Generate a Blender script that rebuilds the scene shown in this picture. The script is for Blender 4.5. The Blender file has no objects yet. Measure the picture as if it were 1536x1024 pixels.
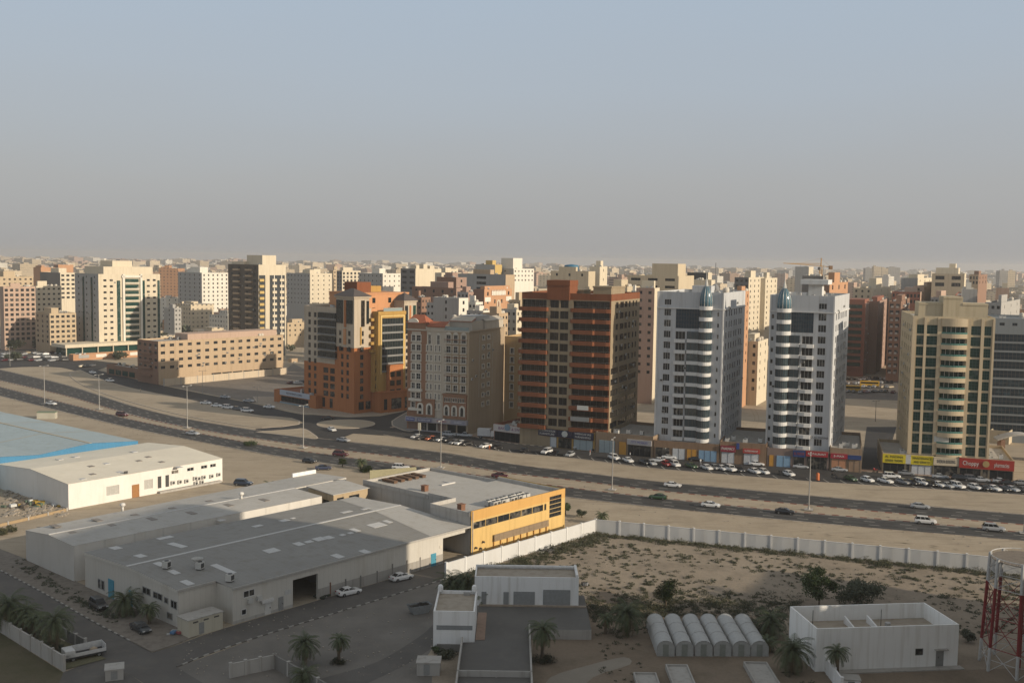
import bpy, math, random
from mathutils import Vector, Matrix
random.seed(7)
R_ = math.radians
scene = bpy.context.scene
COL = scene.collection

# ------------------------------------------------------------------ camera
FPX, CAMH = 1575.0, 60.0
PITCH, ROLL = math.atan(123/FPX), 0.015
_r0 = Vector((1, 0, 0)); _f = Vector((0, math.cos(PITCH), -math.sin(PITCH))); _u0 = _r0.cross(_f)
_r = _r0*math.cos(ROLL) + _u0*math.sin(ROLL); _u = _u0*math.cos(ROLL) - _r0*math.sin(ROLL)
cam = bpy.data.cameras.new("camera"); camo = bpy.data.objects.new("camera", cam); COL.objects.link(camo)
camo.matrix_world = Matrix(((_r.x, _u.x, -_f.x, 0), (_r.y, _u.y, -_f.y, 0), (_r.z, _u.z, -_f.z, CAMH), (0, 0, 0, 1)))
cam.sensor_width = 36; cam.lens = 36*FPX/1536; cam.clip_end = 30000; cam.clip_start = 0.5
scene.camera = camo

def ray(px, py):
    return _r*((px-768)/FPX) + _u*((512-py)/FPX) + _f
def G(px, py, z=0.0):                                  # point of the photograph on the plane of height z
    d = ray(px, py); t = (z-CAMH)/d.z
    return Vector((d.x*t, d.y*t, z))
def AT(px, py, Y):                                     # point of the photograph at distance Y
    d = ray(px, py); t = Y/d.y
    return Vector((d.x*t, Y, CAMH+d.z*t))
def ZAT(px, py, Y): return AT(px, py, Y).z

# ------------------------------------------------------------------ materials
MATS = {}
def nodes(name):
    m = bpy.data.materials.new(name); m.use_nodes = True
    n = m.node_tree.nodes; b = n.get('Principled BSDF')
    return m, n, m.node_tree.links, b
def c4(c): return (c[0], c[1], c[2], 1)
def mixc(n, l, fac, a, b, mode='MIX'):
    x = n.new('ShaderNodeMix'); x.data_type = 'RGBA'; x.blend_type = mode
    for s, v in ((0, fac), (6, a), (7, b)):
        if hasattr(v, 'is_linked') or hasattr(v, 'links'): l.new(v, x.inputs[s])
        else: x.inputs[s].default_value = c4(v) if isinstance(v, tuple) else v
    return x.outputs[2]
def noise(n, l, scale, detail=4, rough=.55, vec=None, src='pos'):
    t = n.new('ShaderNodeTexNoise'); t.inputs['Scale'].default_value = scale
    t.inputs['Detail'].default_value = detail; t.inputs['Roughness'].default_value = rough
    if vec is None:
        g = n.new('ShaderNodeNewGeometry'); vec = g.outputs['Position']
    l.new(vec, t.inputs['Vector']); return t.outputs['Fac']
def ramp(n, l, v, a, b, lo=0.0, hi=1.0):
    m = n.new('ShaderNodeMapRange'); m.inputs['From Min'].default_value = a; m.inputs['From Max'].default_value = b
    m.inputs['To Min'].default_value = lo; m.inputs['To Max'].default_value = hi; l.new(v, m.inputs['Value']); return m.outputs['Result']
def scaled(n, l, sx, sy, sz):
    g = n.new('ShaderNodeNewGeometry'); v = n.new('ShaderNodeVectorMath'); v.operation = 'MULTIPLY'
    v.inputs[1].default_value = (sx, sy, sz); l.new(g.outputs['Position'], v.inputs[0]); return v.outputs[0]
def plaster(name, c, dirt=.22, rough=.9, streak=True):
    if name in MATS: return MATS[name]
    m, n, l, b = nodes(name)
    big = ramp(n, l, noise(n, l, .12, 5), .35, .7)
    st = ramp(n, l, noise(n, l, 1.0, 4, .6, scaled(n, l, 1.2, 1.2, .07)), .5, .75) if streak else ramp(n, l, noise(n, l, .9, 4), .45, .75)
    d = tuple(x*(1-dirt)*f for x, f in zip(c, (1, .97, .92)))
    h = tuple(min(.95, x*1.06) for x in c)
    col = mixc(n, l, big, c, h)
    ss = n.new('ShaderNodeMath'); ss.operation = 'MULTIPLY'; l.new(st, ss.inputs[0]); ss.inputs[1].default_value = .8
    col = mixc(n, l, ss.outputs[0], col, d)
    l.new(col, b.inputs['Base Color']); b.inputs['Roughness'].default_value = rough
    b.inputs['Specular IOR Level'].default_value = .25
    MATS[name] = m; return m
def plain(name, c, rough=.6, metal=0.0, spec=.4):
    if name in MATS: return MATS[name]
    m, n, l, b = nodes(name)
    v = ramp(n, l, noise(n, l, 2.3, 3), .3, .7)
    l.new(mixc(n, l, v, tuple(x*.88 for x in c), tuple(min(1, x*1.05) for x in c)), b.inputs['Base Color'])
    b.inputs['Roughness'].default_value = rough; b.inputs['Metallic'].default_value = metal; b.inputs['Specular IOR Level'].default_value = spec
    MATS[name] = m; return m
def glassy(name, c, c2, rough=.12):
    if name in MATS: return MATS[name]
    m, n, l, b = nodes(name)
    oi = n.new('ShaderNodeObjectInfo')
    v = ramp(n, l, oi.outputs['Random'], .4, .95)
    w = ramp(n, l, noise(n, l, .8, 2), .45, .62)
    mm = n.new('ShaderNodeMath'); mm.operation = 'MULTIPLY'; l.new(v, mm.inputs[0]); l.new(w, mm.inputs[1])
    l.new(mixc(n, l, mm.outputs[0], c, c2), b.inputs['Base Color'])
    b.inputs['Roughness'].default_value = rough; b.inputs['Specular IOR Level'].default_value = .32
    MATS[name] = m; return m
def sandy(name, a, bcol, dark, bump=.25, tracks=True):
    m, n, l, b = nodes(name)
    f1 = ramp(n, l, noise(n, l, .018, 6, .6), .35, .68)
    f2 = ramp(n, l, noise(n, l, .11, 7, .68), .47, .7)
    f3 = ramp(n, l, noise(n, l, 2.2, 4, .7), .45, .8)
    col = mixc(n, l, f1, a, bcol)
    col = mixc(n, l, ramp(n, l, f2, 0, 1, 0, .55), col, dark)
    col = mixc(n, l, ramp(n, l, f3, 0, 1, 0, .3), col, tuple(x*.7 for x in dark))
    if tracks:
        g = n.new('ShaderNodeTexNoise'); g.inputs['Scale'].default_value = .5; g.inputs['Detail'].default_value = 3; g.inputs['Distortion'].default_value = 1.5
        l.new(scaled(n, l, .10, 1.0, 1), g.inputs['Vector'])
        col = mixc(n, l, ramp(n, l, g.outputs['Fac'],   .54, .68, 0, .5), col, tuple(x*.85 for x in dark))
    l.new(col, b.inputs['Base Color']); b.inputs['Roughness'].default_value = 1; b.inputs['Specular IOR Level'].default_value = .1
    bp = n.new('ShaderNodeBump'); bp.inputs['Strength'].default_value = bump; bp.inputs['Distance'].default_value = .25
    l.new(noise(n, l, .9, 6, .7), bp.inputs['Height']); l.new(bp.outputs[0], b.inputs['Normal'])
    MATS[name] = m; return m
def asphalt(name, c, var=.35, sandc=(.3, .24, .17), sandamt=.35):
    m, n, l, b = nodes(name)
    f1 = ramp(n, l, noise(n, l, .12, 6, .6), .4, .7)
    f2 = ramp(n, l, noise(n, l, .5, 5, .7), .52, .75)
    col = mixc(n, l, f1, c, tuple(x*(1+var) for x in c))
    col = mixc(n, l, ramp(n, l, f2, 0, 1, 0, sandamt), col, sandc)
    f3 = ramp(n, l, noise(n, l, 6, 2, .7), .4, .8)
    col = mixc(n, l, ramp(n, l, f3, 0, 1, 0, .25), col, tuple(x*.6 for x in c))
    l.new(col, b.inputs['Base Color']); b.inputs['Roughness'].default_value = .85; b.inputs['Specular IOR Level'].default_value = .3
    MATS[name] = m; return m
def ribbed(name, c, period=.9, axis=(1, 1, 0), dirt=.3, rough=.6, amp=.14):   # profiled metal sheet, seams along local axes
    if name in MATS: return MATS[name]
    m, n, l, b = nodes(name)
    tc = n.new('ShaderNodeTexCoord'); d = n.new('ShaderNodeVectorMath'); d.operation = 'DOT_PRODUCT'; d.inputs[1].default_value = axis
    l.new(tc.outputs['Object'], d.inputs[0])
    w = n.new('ShaderNodeMath'); w.operation = 'PINGPONG'; w.inputs[1].default_value = period/2; l.new(d.outputs['Value'], w.inputs[0])
    seam = ramp(n, l, w.outputs[0], 0, .06*period, 1, 0)
    big = ramp(n, l, noise(n, l, .1, 6, .6), .38, .68)
    st = ramp(n, l, noise(n, l, 1, 4, .6, scaled(n, l, .5, .5, .12)), .5, .78)
    col = mixc(n, l, big, tuple(x*.9 for x in c), c)
    col = mixc(n, l, ramp(n, l, st, 0, 1, 0, dirt*1.6), col, tuple(x*.72*f for x, f in zip(c, (1, .95, .86))))
    col = mixc(n, l, ramp(n, l, seam, 0, 1, 0, amp*2.2), col, tuple(x*.5 for x in c))
    l.new(col, b.inputs['Base Color']); b.inputs['Roughness'].default_value = rough; b.inputs['Specular IOR Level'].default_value = .3
    bp = n.new('ShaderNodeBump'); bp.inputs['Strength'].default_value = .4; bp.inputs['Distance'].default_value = .05
    l.new(w.outputs[0], bp.inputs['Height']); l.new(bp.outputs[0], b.inputs['Normal'])
    MATS[name] = m; return m
def farwall(name, c, win=(.05, .05, .05), px=3.4, pz=3.3):            # wall of a far block: a grid of small dark windows in the block's own space
    if name in MATS: return MATS[name]
    m, n, l, b = nodes(name)
    tc = n.new('ShaderNodeTexCoord'); sp = n.new('ShaderNodeSeparateXYZ'); l.new(tc.outputs['Object'], sp.inputs[0])
    def M(op, a, v=None):
        x = n.new('ShaderNodeMath'); x.operation = op; l.new(a, x.inputs[0])
        if v is not None:
            if hasattr(v, 'links'): l.new(v, x.inputs[1])
            else: x.inputs[1].default_value = v
        return x.outputs[0]
    oi = n.new('ShaderNodeObjectInfo'); k = M('MULTIPLY', M('ADD', M('MULTIPLY', oi.outputs['Random'], .6), .75), px)
    uu = M('DIVIDE', M('ADD', sp.outputs[0], sp.outputs[1]), k); ww = M('DIVIDE', sp.outputs[2], pz); u = M('FRACT', uu); w = M('FRACT', ww)
    cb = n.new('ShaderNodeCombineXYZ'); l.new(M('FLOOR', uu), cb.inputs[0]); l.new(M('FLOOR', ww), cb.inputs[1]); wn = n.new('ShaderNodeTexWhiteNoise'); l.new(cb.outputs[0], wn.inputs['Vector'])
    mu = M('MULTIPLY', M('GREATER_THAN', u, .32), M('LESS_THAN', u, .72)); mw = M('MULTIPLY', M('GREATER_THAN', w, .34), M('LESS_THAN', w, .76))
    ge = n.new('ShaderNodeNewGeometry'); sn = n.new('ShaderNodeSeparateXYZ'); l.new(ge.outputs['Normal'], sn.inputs[0])
    mask = M('MULTIPLY', M('MULTIPLY', mu, mw), M('LESS_THAN', M('ABSOLUTE', sn.outputs[2]), .5)); mask = M('MULTIPLY', mask, M('ADD', M('MULTIPLY', wn.outputs['Value'], .75), .25))
    base = mixc(n, l, ramp(n, l, noise(n, l, .05, 3), .3, .7), tuple(x*.85 for x in c), c)
    l.new(mixc(n, l, mask, base, win), b.inputs['Base Color']); b.inputs['Roughness'].default_value = .8; b.inputs['Specular IOR Level'].default_value = .2
    MATS[name] = m; return m
def carpaint():
    m, n, l, b = nodes('car_paint'); oi = n.new('ShaderNodeObjectInfo')
    l.new(oi.outputs['Color'], b.inputs['Base Color']); b.inputs['Roughness'].default_value = .3
    b.inputs['Coat Weight'].default_value = .5; b.inputs['Metallic'].default_value = .1; MATS['car_paint'] = m; return m

# ------------------------------------------------------------------ mesh building
class MB:
    def __init__(s): s.v = []; s.f = []; s.m = []
    def add(s, vs, fs, mi=0):
        n = len(s.v); s.v += [tuple(v) for v in vs]; s.f += [tuple(i+n for i in f) for f in fs]; s.m += [mi]*len(fs); return s
    def quad(s, a, b, c, d, mi=0): return s.add((a, b, c, d), ((0, 1, 2, 3),), mi)
    def box(s, x0, y0, z0, x1, y1, z1, mi=0):
        v = [(x, y, z) for z in (z0, z1) for y in (y0, y1) for x in (x0, x1)]
        return s.add(v, ((0, 2, 3, 1), (4, 5, 7, 6), (0, 1, 5, 4), (2, 6, 7, 3), (0, 4, 6, 2), (1, 3, 7, 5)), mi)
    def prism(s, poly, z0, z1, mi=0, top=None, bottom=True):
        n = len(poly); zt = z1 if isinstance(z1, (list, tuple)) else [z1]*n
        v = [(p[0], p[1], z0) for p in poly]+[(p[0], p[1], z) for p, z in zip(poly, zt)]
        s.add(v, [(i, (i+1) % n, n+(i+1) % n, n+i) for i in range(n)], mi)
        s.add(v[n:], [tuple(range(n))], mi if top is None else top)
        if bottom: s.add(v[:n], [tuple(reversed(range(n)))], mi)
        return s
    def lathe(s, x, y, prof, n=12, mi=0, cap=True):
        v = []; f = []
        for r, z in prof: v += [(x+r*math.cos(2*math.pi*i/n), y+r*math.sin(2*math.pi*i/n), z) for i in range(n)]
        for k in range(len(prof)-1): f += [(k*n+i, k*n+(i+1) % n, (k+1)*n+(i+1) % n, (k+1)*n+i) for i in range(n)]
        if cap: f += [tuple(reversed(range(n))), tuple((len(prof)-1)*n+i for i in range(n))]
        return s.add(v, f, mi)
    def cyl(s, x, y, z0, z1, r, r1=None, n=8, mi=0): return s.lathe(x, y, [(r, z0), (r if r1 is None else r1, z1)], n, mi)
    def tube(s, pts, rad, n=6, mi=0):
        pts = [Vector(p) for p in pts]; v = []; f = []
        for k, p in enumerate(pts):
            d = (pts[min(k+1, len(pts)-1)]-pts[max(k-1, 0)]).normalized()
            a = d.orthogonal().normalized() if abs(d.z) < .9 else Vector((1, 0, 0)); a = (a-d*a.dot(d)).normalized(); bb = d.cross(a)
            r = rad[k] if isinstance(rad, (list, tuple)) else rad
            v += [p+a*(r*math.cos(2*math.pi*i/n))+bb*(r*math.sin(2*math.pi*i/n)) for i in range(n)]
        for k in range(len(pts)-1): f += [(k*n+i, k*n+(i+1) % n, (k+1)*n+(i+1) % n, (k+1)*n+i) for i in range(n)]
        f += [tuple(reversed(range(n))), tuple((len(pts)-1)*n+i for i in range(n))]
        return s.add(v, f, mi)
    def mesh(s, name, mats, smooth=False):
        me = bpy.data.meshes.new(name); me.from_pydata(s.v, [], s.f)
        for m in mats: me.materials.append(m)
        if len(mats) > 1: me.polygons.foreach_set('material_index', s.m)
        if smooth: me.polygons.foreach_set('use_smooth', [True]*len(me.polygons))
        me.update(); return me
    def build(s, name, mats, parent=None, smooth=False, loc=(0, 0, 0), rz=0):
        if not isinstance(mats, (list, tuple)): mats = [mats]
        return put(name, s.mesh(name, mats, smooth), parent, loc, rz)
def put(name, me, parent=None, loc=(0, 0, 0), rz=0):
    o = bpy.data.objects.new(name, me); COL.objects.link(o)
    o.location = loc; o.rotation_euler = (0, 0, rz)
    if parent: o.parent = parent
    return o
def tag(o, label=None, cat=None, group=None, kind=None):
    for k, v in (('label', label), ('category', cat), ('group', group), ('kind', kind)):
        if v: o[k] = v
    return o
def thing(name, label, cat, loc=(0, 0, 0), rz=0, group=None):
    return tag(put(name, None, None, loc, rz), label, cat, group)
def struct(name, mb, m, loc=(0, 0, 0), rz=0): return tag(mb.build(name, m, None, False, loc, rz), kind='structure')
def kids(o): return [c for c in COL.objects if c.parent == o]
KIDS = {}
def dup(o, loc, rz, label=None, group=None):
    if o.name not in KIDS: KIDS[o.name] = [(c, kids(c)) for c in kids(o)]
    r = o.copy(); COL.objects.link(r); r.location = loc; r.rotation_euler = (0, 0, rz)
    if label: r['label'] = label
    if group: r['group'] = group
    for c, sub in KIDS[o.name]:
        d = c.copy(); COL.objects.link(d); d.parent = r
        for g in sub:
            e = g.copy(); COL.objects.link(e); e.parent = d
    return r

# ------------------------------------------------------------------ world and sun
SUN_AZ_DIR = Vector((0.89, -0.456, 0)).normalized(); SUN_EL = R_(18)
w = bpy.data.worlds.new("World"); scene.world = w; w.use_nodes = True
nt = w.node_tree; bg = nt.nodes['Background']
sky = nt.nodes.new('ShaderNodeTexSky'); sky.sky_type = 'NISHITA'; sky.sun_disc = False
sky.sun_elevation = SUN_EL; sky.sun_rotation = math.atan2(SUN_AZ_DIR.x, SUN_AZ_DIR.y)
sky.altitude = 0; sky.air_density = 1.0; sky.dust_density = 3.0; sky.ozone_density = 1.2
# dusty air near the horizon: the sky's own radiance is mixed towards grey beige at low elevation
tc = nt.nodes.new('ShaderNodeTexCoord'); sx = nt.nodes.new('ShaderNodeSeparateXYZ'); nt.links.new(tc.outputs['Generated'], sx.inputs[0])
cr = nt.nodes.new('ShaderNodeValToRGB'); 
nz = nt.nodes.new('ShaderNodeTexNoise'); nz.inputs['Scale'].default_value = 2.2; nz.inputs['Detail'].default_value = 4
vm = nt.nodes.new('ShaderNodeVectorMath'); vm.operation = 'MULTIPLY'; vm.inputs[1].default_value = (1, 1, 5); nt.links.new(tc.outputs['Generated'], vm.inputs[0]); nt.links.new(vm.outputs[0], nz.inputs['Vector'])
ma = nt.nodes.new('ShaderNodeMath'); ma.operation = 'MULTIPLY_ADD'; ma.inputs[1].default_value = .06; nt.links.new(nz.outputs['Fac'], ma.inputs[0])
mb_ = nt.nodes.new('ShaderNodeMath'); mb_.operation = 'ADD'; mb_.inputs[1].default_value = -.03; nt.links.new(sx.outputs[2], mb_.inputs[0]); nt.links.new(mb_.outputs[0], ma.inputs[2]); nt.links.new(ma.outputs[0], cr.inputs[0])
cr.color_ramp.elements[0].position = 0.0; cr.color_ramp.elements[0].color = (4.2, 4.17, 4.18, 1)
cr.color_ramp.elements[1].position = 0.30; cr.color_ramp.elements[1].color = (4.45, 5.45, 6.6, 1)
for p, c in ((.07, (4.45, 4.5, 4.6, 1)), (.16, (4.55, 5.05, 5.65, 1)), (.6, (4.3, 4.4, 4.4, 1))):
    e = cr.color_ramp.elements.new(p); e.color = c
mx = nt.nodes.new('ShaderNodeMix'); mx.data_type = 'RGBA'; mx.inputs[0].default_value = .85
nt.links.new(sky.outputs[0], mx.inputs[6]); nt.links.new(cr.outputs[0], mx.inputs[7]); nt.links.new(mx.outputs[2], bg.inputs[0])
bg.inputs[1].default_value = 0.1
sl = bpy.data.lights.new("sun", 'SUN'); sl.energy = 4.6; sl.angle = R_(.6); sl.color = (1, .86, .67)
so = bpy.data.objects.new("sun", sl); COL.objects.link(so)
so.rotation_euler = Vector((SUN_AZ_DIR.x*math.cos(SUN_EL), SUN_AZ_DIR.y*math.cos(SUN_EL), math.sin(SUN_EL))).to_track_quat('Z', 'Y').to_euler()
vs = scene.view_settings; scene.display_settings.display_device = 'sRGB'
vs.view_transform = 'Standard'; vs.look = 'None'; vs.exposure = 0; vs.gamma = 1
scene.cycles.use_denoising = True
scene.cycles.max_bounces = 6; scene.cycles.volume_bounces = 1; scene.cycles.diffuse_bounces = 3; scene.cycles.glossy_bounces = 2
scene.cycles.transparent_max_bounces = 8

# haze box around the whole city; the sky stays outside
mh = bpy.data.materials.new('haze_air'); mh.use_nodes = True
nn = mh.node_tree.nodes; nn.remove(nn['Principled BSDF']); pv = nn.new('ShaderNodeVolumePrincipled')
pv.inputs['Color'].default_value = (.785, .778, .77, 1); pv.inputs['Density'].default_value = .00015; pv.inputs['Anisotropy'].default_value = .3
mh.node_tree.links.new(pv.outputs[0], nn['Material Output'].inputs['Volume'])
tag(MB().box(-7000, -400, -1, 7000, 9000, 76).build('haze', mh), kind='stuff')
# ------------------------------------------------------------------ materials of the place
SAND = sandy('sand', (.415, .348, .262), (.35, .29, .218), (.25, .206, .152))
SAND2 = sandy('scrub_sand', (.305, .255, .198), (.255, .21, .162), (.13, .108, .082), .5, False)
SAND3 = sandy('yard_earth', (.21, .185, .155), (.165, .145, .12), (.11, .095, .08), .35, False)
ASPH = asphalt('asphalt', (.036, .035, .035), .35, (.2, .16, .12), .22)
ASPH2 = asphalt('worn_asphalt', (.098, .091, .083), .35, (.22, .18, .14), .35)
ASPH3 = asphalt('yard_asphalt', (.142, .13, .115), .4, (.2, .17, .135), .5)
PAVE = plaster('paving', (.34, .28, .22), .3, .95, False)
CONC = plaster('concrete', (.38, .36, .33), .3)
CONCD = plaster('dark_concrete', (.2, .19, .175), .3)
WHITE = plaster('white_plaster', (.84, .83, .80), .22)
WHITE2 = plaster('pale_wall', (.76, .75, .73), .25)
MARK = plain('road_paint', (.55, .53, .48), .9)
KBLK = plain('kerb_black', (.11, .10, .09), .9); KWHT = plain('kerb_white', (.34, .32, .29), .9); KRED = plain('kerb_red', (.26, .11, .08), .9); KSTN = plain('kerb_stone', (.42, .36, .29), .95)
STEEL = plain('grey_steel', (.42, .41, .39), .5, .3); DKMET = plain('dark_metal', (.06, .06, .06), .5, .2)
BLACK = plain('black_rubber', (.02, .02, .02), .8); RUST = plain('rusty_brown', (.2, .1, .06), .9)
GLASS = glassy('dark_glass', (.016, .019, .022), (.19, .17, .14)); GLASSG = glassy('green_glass', (.010, .045, .037), (.08, .11, .10)); GLASSB = glassy('blue_glass', (.015, .035, .055), (.04, .07, .09))
WFRAME = plain('white_frame', (.62, .6, .57), .6); DFRAME = plain('dark_frame', (.08, .075, .07), .6)

def cr(pts, n):                                        # smooth polyline through pts, n samples per span
    P = [Vector(p) for p in pts]; P = [P[0]*2-P[1]]+P+[P[-1]*2-P[-2]]; out = []
    for i in range(1, len(P)-2):
        a, b, c, d = P[i-1:i+3]
        for k in range(n):
            t = k/n; out.append(.5*((2*b)+(c-a)*t+(2*a-5*b+4*c-d)*t*t+(3*b-a-3*c+d)*t**3))
    return out+[P[-2]]
def ext(P, a, b): return [P[0]+(P[0]-P[1]).normalized()*a]+P+[P[-1]+(P[-1]-P[-2]).normalized()*b]
def gpts(px, n=6, e=(0, 0)):
    p = [G(x, y) for x, y in px]; p = ext(p, *e) if e != (0, 0) else p
    return cr(p, n)
def resample(P, n):
    L = [0]
    for a, b in zip(P, P[1:]): L.append(L[-1]+(b-a).length)
    out = []; j = 0
    for k in range(n+1):
        t = L[-1]*k/n
        while j < len(L)-2 and L[j+1] < t: j += 1
        s = (t-L[j])/max(1e-6, L[j+1]-L[j]); out.append(P[j].lerp(P[j+1], s))
    return out
def road(name, A, B, z, mat, n=80):
    A = resample(A, n); B = resample(B, n); mb = MB()
    mb.add([(p.x, p.y, z) for p in A]+[(p.x, p.y, z) for p in B], [(i, i+1, n+2+i, n+1+i) for i in range(n)])
    return struct(name, mb, mat), A, B
def sheet(name, pts, z, mat):
    mb = MB(); mb.add([(p.x, p.y, z) for p in pts], [tuple(range(len(pts)))]); return struct(name, mb, mat)
def strip(mb, P, w, z0, z1, seg=None, mats=1):         # a kerb: blocks laid along P
    if seg:
        L = sum((b-a).length for a, b in zip(P, P[1:])); P = resample(P, max(2, int(L/seg)))
    for i, (a, b) in enumerate(zip(P, P[1:])):
        d = (b-a).normalized(); s = Vector((-d.y, d.x, 0))*w/2
        q = [a+s, b+s, b-s, a-s]; mb.prism([(v.x, v.y) for v in q], z0, z1, i % mats, None, False)
def lerpP(A, B, t): return [a.lerp(b, t) for a, b in zip(A, B)]
def dashes(mb, P, z, dash, gap, w):
    L = sum((b-a).length for a, b in zip(P, P[1:])); Q = resample(P, max(2, int(L/.5))); k = L/(len(Q)-1)
    nd, ng = max(1, int(dash/k)), max(1, int(gap/k)); i = 0
    while i+nd < len(Q):
        a, b = Q[i], Q[i+nd]; d = (b-a).normalized(); s = Vector((-d.y, d.x, 0))*w/2
        mb.quad(*[(v.x, v.y, z) for v in (a+s, b+s, b-s, a-s)]); i += nd+ng

# ------------------------------------------------------------------ ground and roads
struct('ground', MB().quad((-9000, -300, 0), (9000, -300, 0), (9000, 12000, 0), (-9000, 12000, 0)), SAND)
upT = gpts([(0, 554), (100, 577), (200, 609), (280, 628), (384, 645), (484, 658), (584, 668.5), (684, 681), (768, 696), (868, 707.5), (968, 720), (1068, 729), (1152, 737), (1252, 746), (1352, 755), (1452, 764), (1536, 771)], 4, (160, 160))
upB = gpts([(0, 571), (100, 594), (200, 623), (280, 641), (384, 658), (484, 672), (584, 683.5), (684, 697), (768, 710.5), (868, 721), (968, 734), (1068, 744), (1152, 752), (1252, 761.5), (1352, 770.5), (1452, 780), (1536, 787)], 4, (160, 160))
loT = gpts([(0, 580), (100, 605), (200, 630), (300, 650), (384, 666), (484, 681), (584, 694), (684, 708), (768, 720), (868, 733), (968, 744.5), (1068, 755), (1152, 764), (1252, 772.5), (1352, 781.5), (1452, 790.5), (1536, 799)], 4, (160, 160))
loB = gpts([(0, 594), (100, 619), (200, 643), (300, 662.5), (384, 679), (484, 694.5), (584, 708), (684, 722), (768, 735), (868, 748), (968, 759.5), (1068, 769.5), (1152, 778), (1252, 787), (1352, 796), (1452, 804), (1536, 811.5)], 4, (160, 160))
_, upT, upB = road('highway_far_carriageway', upT, upB, .02, ASPH)
_, loT, loB = road('highway_near_carriageway', loT, loB, .02, ASPH)
mk = MB()
for A, B in ((upT, upB), (loT, loB)):
    for t in (.34, .67): dashes(mk, lerpP(A, B, t), .026, 3, 6, .16)
    for t in (.045, .955): dashes(mk, lerpP(A, B, t), .026, 40, .5, .13)
struct('lane_markings', mk, MARK)
DUST = asphalt('dusty_shoulder', (.085, .075, .064), .5, (.34, .275, .2), .75)
for A, B in ((upT, upB), (loT, loB)):
    for t0, t1 in ((.0, .085), (.93, 1)): road('dusty_shoulder', lerpP(A, B, t0), lerpP(A, B, t1), .0235, DUST)
    for t0, t1 in ((.13, .29), (.40, .62), (.72, .88)): road('worn_lane', lerpP(A, B, t0), lerpP(A, B, t1), .0232, asphalt('worn_lane', (.048, .047, .046), .5, (.12, .1, .08), .2) if 'worn_lane' not in MATS else MATS['worn_lane'])
kb = MB(); strip(kb, upB, .35, 0, .16, 1.6, 2); strip(kb, loT, .35, 0, .16, 1.6, 2)
struct('median_kerb', kb, [KRED, KSTN])
kb = MB(); strip(kb, loB, .3, 0, .12, 2.2, 2); strip(kb, upT, .3, 0, .10, 2.2, 2)
struct('verge_kerb', kb, [KSTN, PAVE])
# parking street in front of the shops
svB = gpts([(575, 652), (619, 659), (709, 670), (768, 679), (868, 688), (968, 701), (1068, 710), (1152, 717), (1227, 723), (1302, 727.5), (1434, 736), (1536, 742.5)], 5, (0, 120))
svT = gpts([(585, 641), (640, 646), (709, 655), (768, 665), (868, 674), (968, 685), (1068, 691.5), (1152, 697), (1294, 707), (1402, 715), (1536, 726)], 5, (0, 120))
_, svT, svB = road('parking_street', svT, svB, .028, ASPH, 70)
kb = MB(); strip(kb, svB, .3, 0, .13, 1.8, 1); strip(kb, svT, .3, 0, .15, 1.4, 2); struct('street_kerb', kb, [KSTN, KBLK])
mk = MB()
for i in range(6, 70):
    a, b = svB[i], svT[i]; d = (b-a); d = (d.normalized()+(svB[i]-svB[i-1]).normalized()*-.35).normalized()
    p = [a+(svB[i]-svB[i-1]).normalized()*0+d*.3, a+d*5.0]; s = Vector((-d.y, d.x, 0))*.07
    if i % 1 == 0: mk.quad(*[(v.x, v.y, .034) for v in (p[0]+s, p[1]+s, p[1]-s, p[0]-s)])
struct('parking_bay_markings', mk, MARK)
svT2 = [p+Vector((.25, 1, 0)).normalized()*3.6 for p in svT]
pv_ = MB(); n_ = len(svT)
for a, b, c, d in zip(svT, svT[1:], svT2[1:], svT2): pv_.quad((a.x, a.y, .14), (b.x, b.y, .14), (c.x, c.y, .14), (d.x, d.y, .14))
struct('shop_pavement', pv_, plaster('brick_paving', (.30, .21, .16), .3, .95, False))
# street on the left, along the tan block, to the roundabout
stT = gpts([(60, 541), (119, 549), (206, 569.5), (239, 577), (312, 592), (384, 606), (450, 621), (520, 627), (580, 628)], 5, (150, 0))
stB = gpts([(20, 549), (90, 551), (140, 565), (200, 582), (290, 600), (384, 621.5), (432, 627), (480, 640), (500, 650)], 5, (150, 0))
road('left_street', stT, stB, .036, ASPH, 60)
a_ = gpts([(-60, 549), (40, 541), (110, 538), (180, 545)], 5); b_ = gpts([(-60, 560), (20, 551), (90, 551), (130, 560)], 5)
road('left_cross_road', a_, b_, .030, ASPH, 20)
sheet('roundabout_road', [G(x, y) for x, y in ((430, 622), (470, 622), (520, 626), (570, 624), (606, 617), (650, 610), (658, 618), (610, 630), (590, 640), (600, 646), (640, 655), (575, 653), (530, 650), (512, 657), (525, 668), (560, 672), (480, 667), (470, 656), (448, 650), (400, 654), (380, 650), (384, 643), (430, 639), (455, 634), (448, 628))], .044, ASPH)
sheet('side_street', [G(x, y) for x, y in ((600, 620), (640, 598), (668, 575), (690, 575), (668, 600), (640, 624))], .040, ASPH)
def island(name, pts, z=.14, kerb=KSTN, mat=SAND, kw=.5):
    mb = MB(); mb.add([(p.x, p.y, z) for p in pts], [tuple(range(len(pts)))]); struct(name, mb, mat)
    kb = MB(); strip(kb, pts+[pts[0]], kw, 0, z+.03); struct('island_kerb', kb, kerb)
C0 = G(519, 636)
island('roundabout_island', [C0+Vector((10.2*math.cos(t), 10.2*math.sin(t), 0)) for t in [2*math.pi*i/36 for i in range(36)]], .16)
island('traffic_island_west', resample(cr([G(x, y) for x, y in ((120, 555), (160, 572), (220, 589), (290, 601), (384, 623), (425, 625), (448, 631), (452, 635), (430, 639), (384, 641), (280, 624), (200, 604), (150, 588), (120, 575), (104, 561), (120, 555))], 4), 60)[:-1])
island('traffic_island_south', cr([G(x, y) for x, y in ((384, 648), (440, 644), (455, 643), (468, 650), (474, 658), (430, 653), (384, 648))], 4)[:-1])
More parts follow.
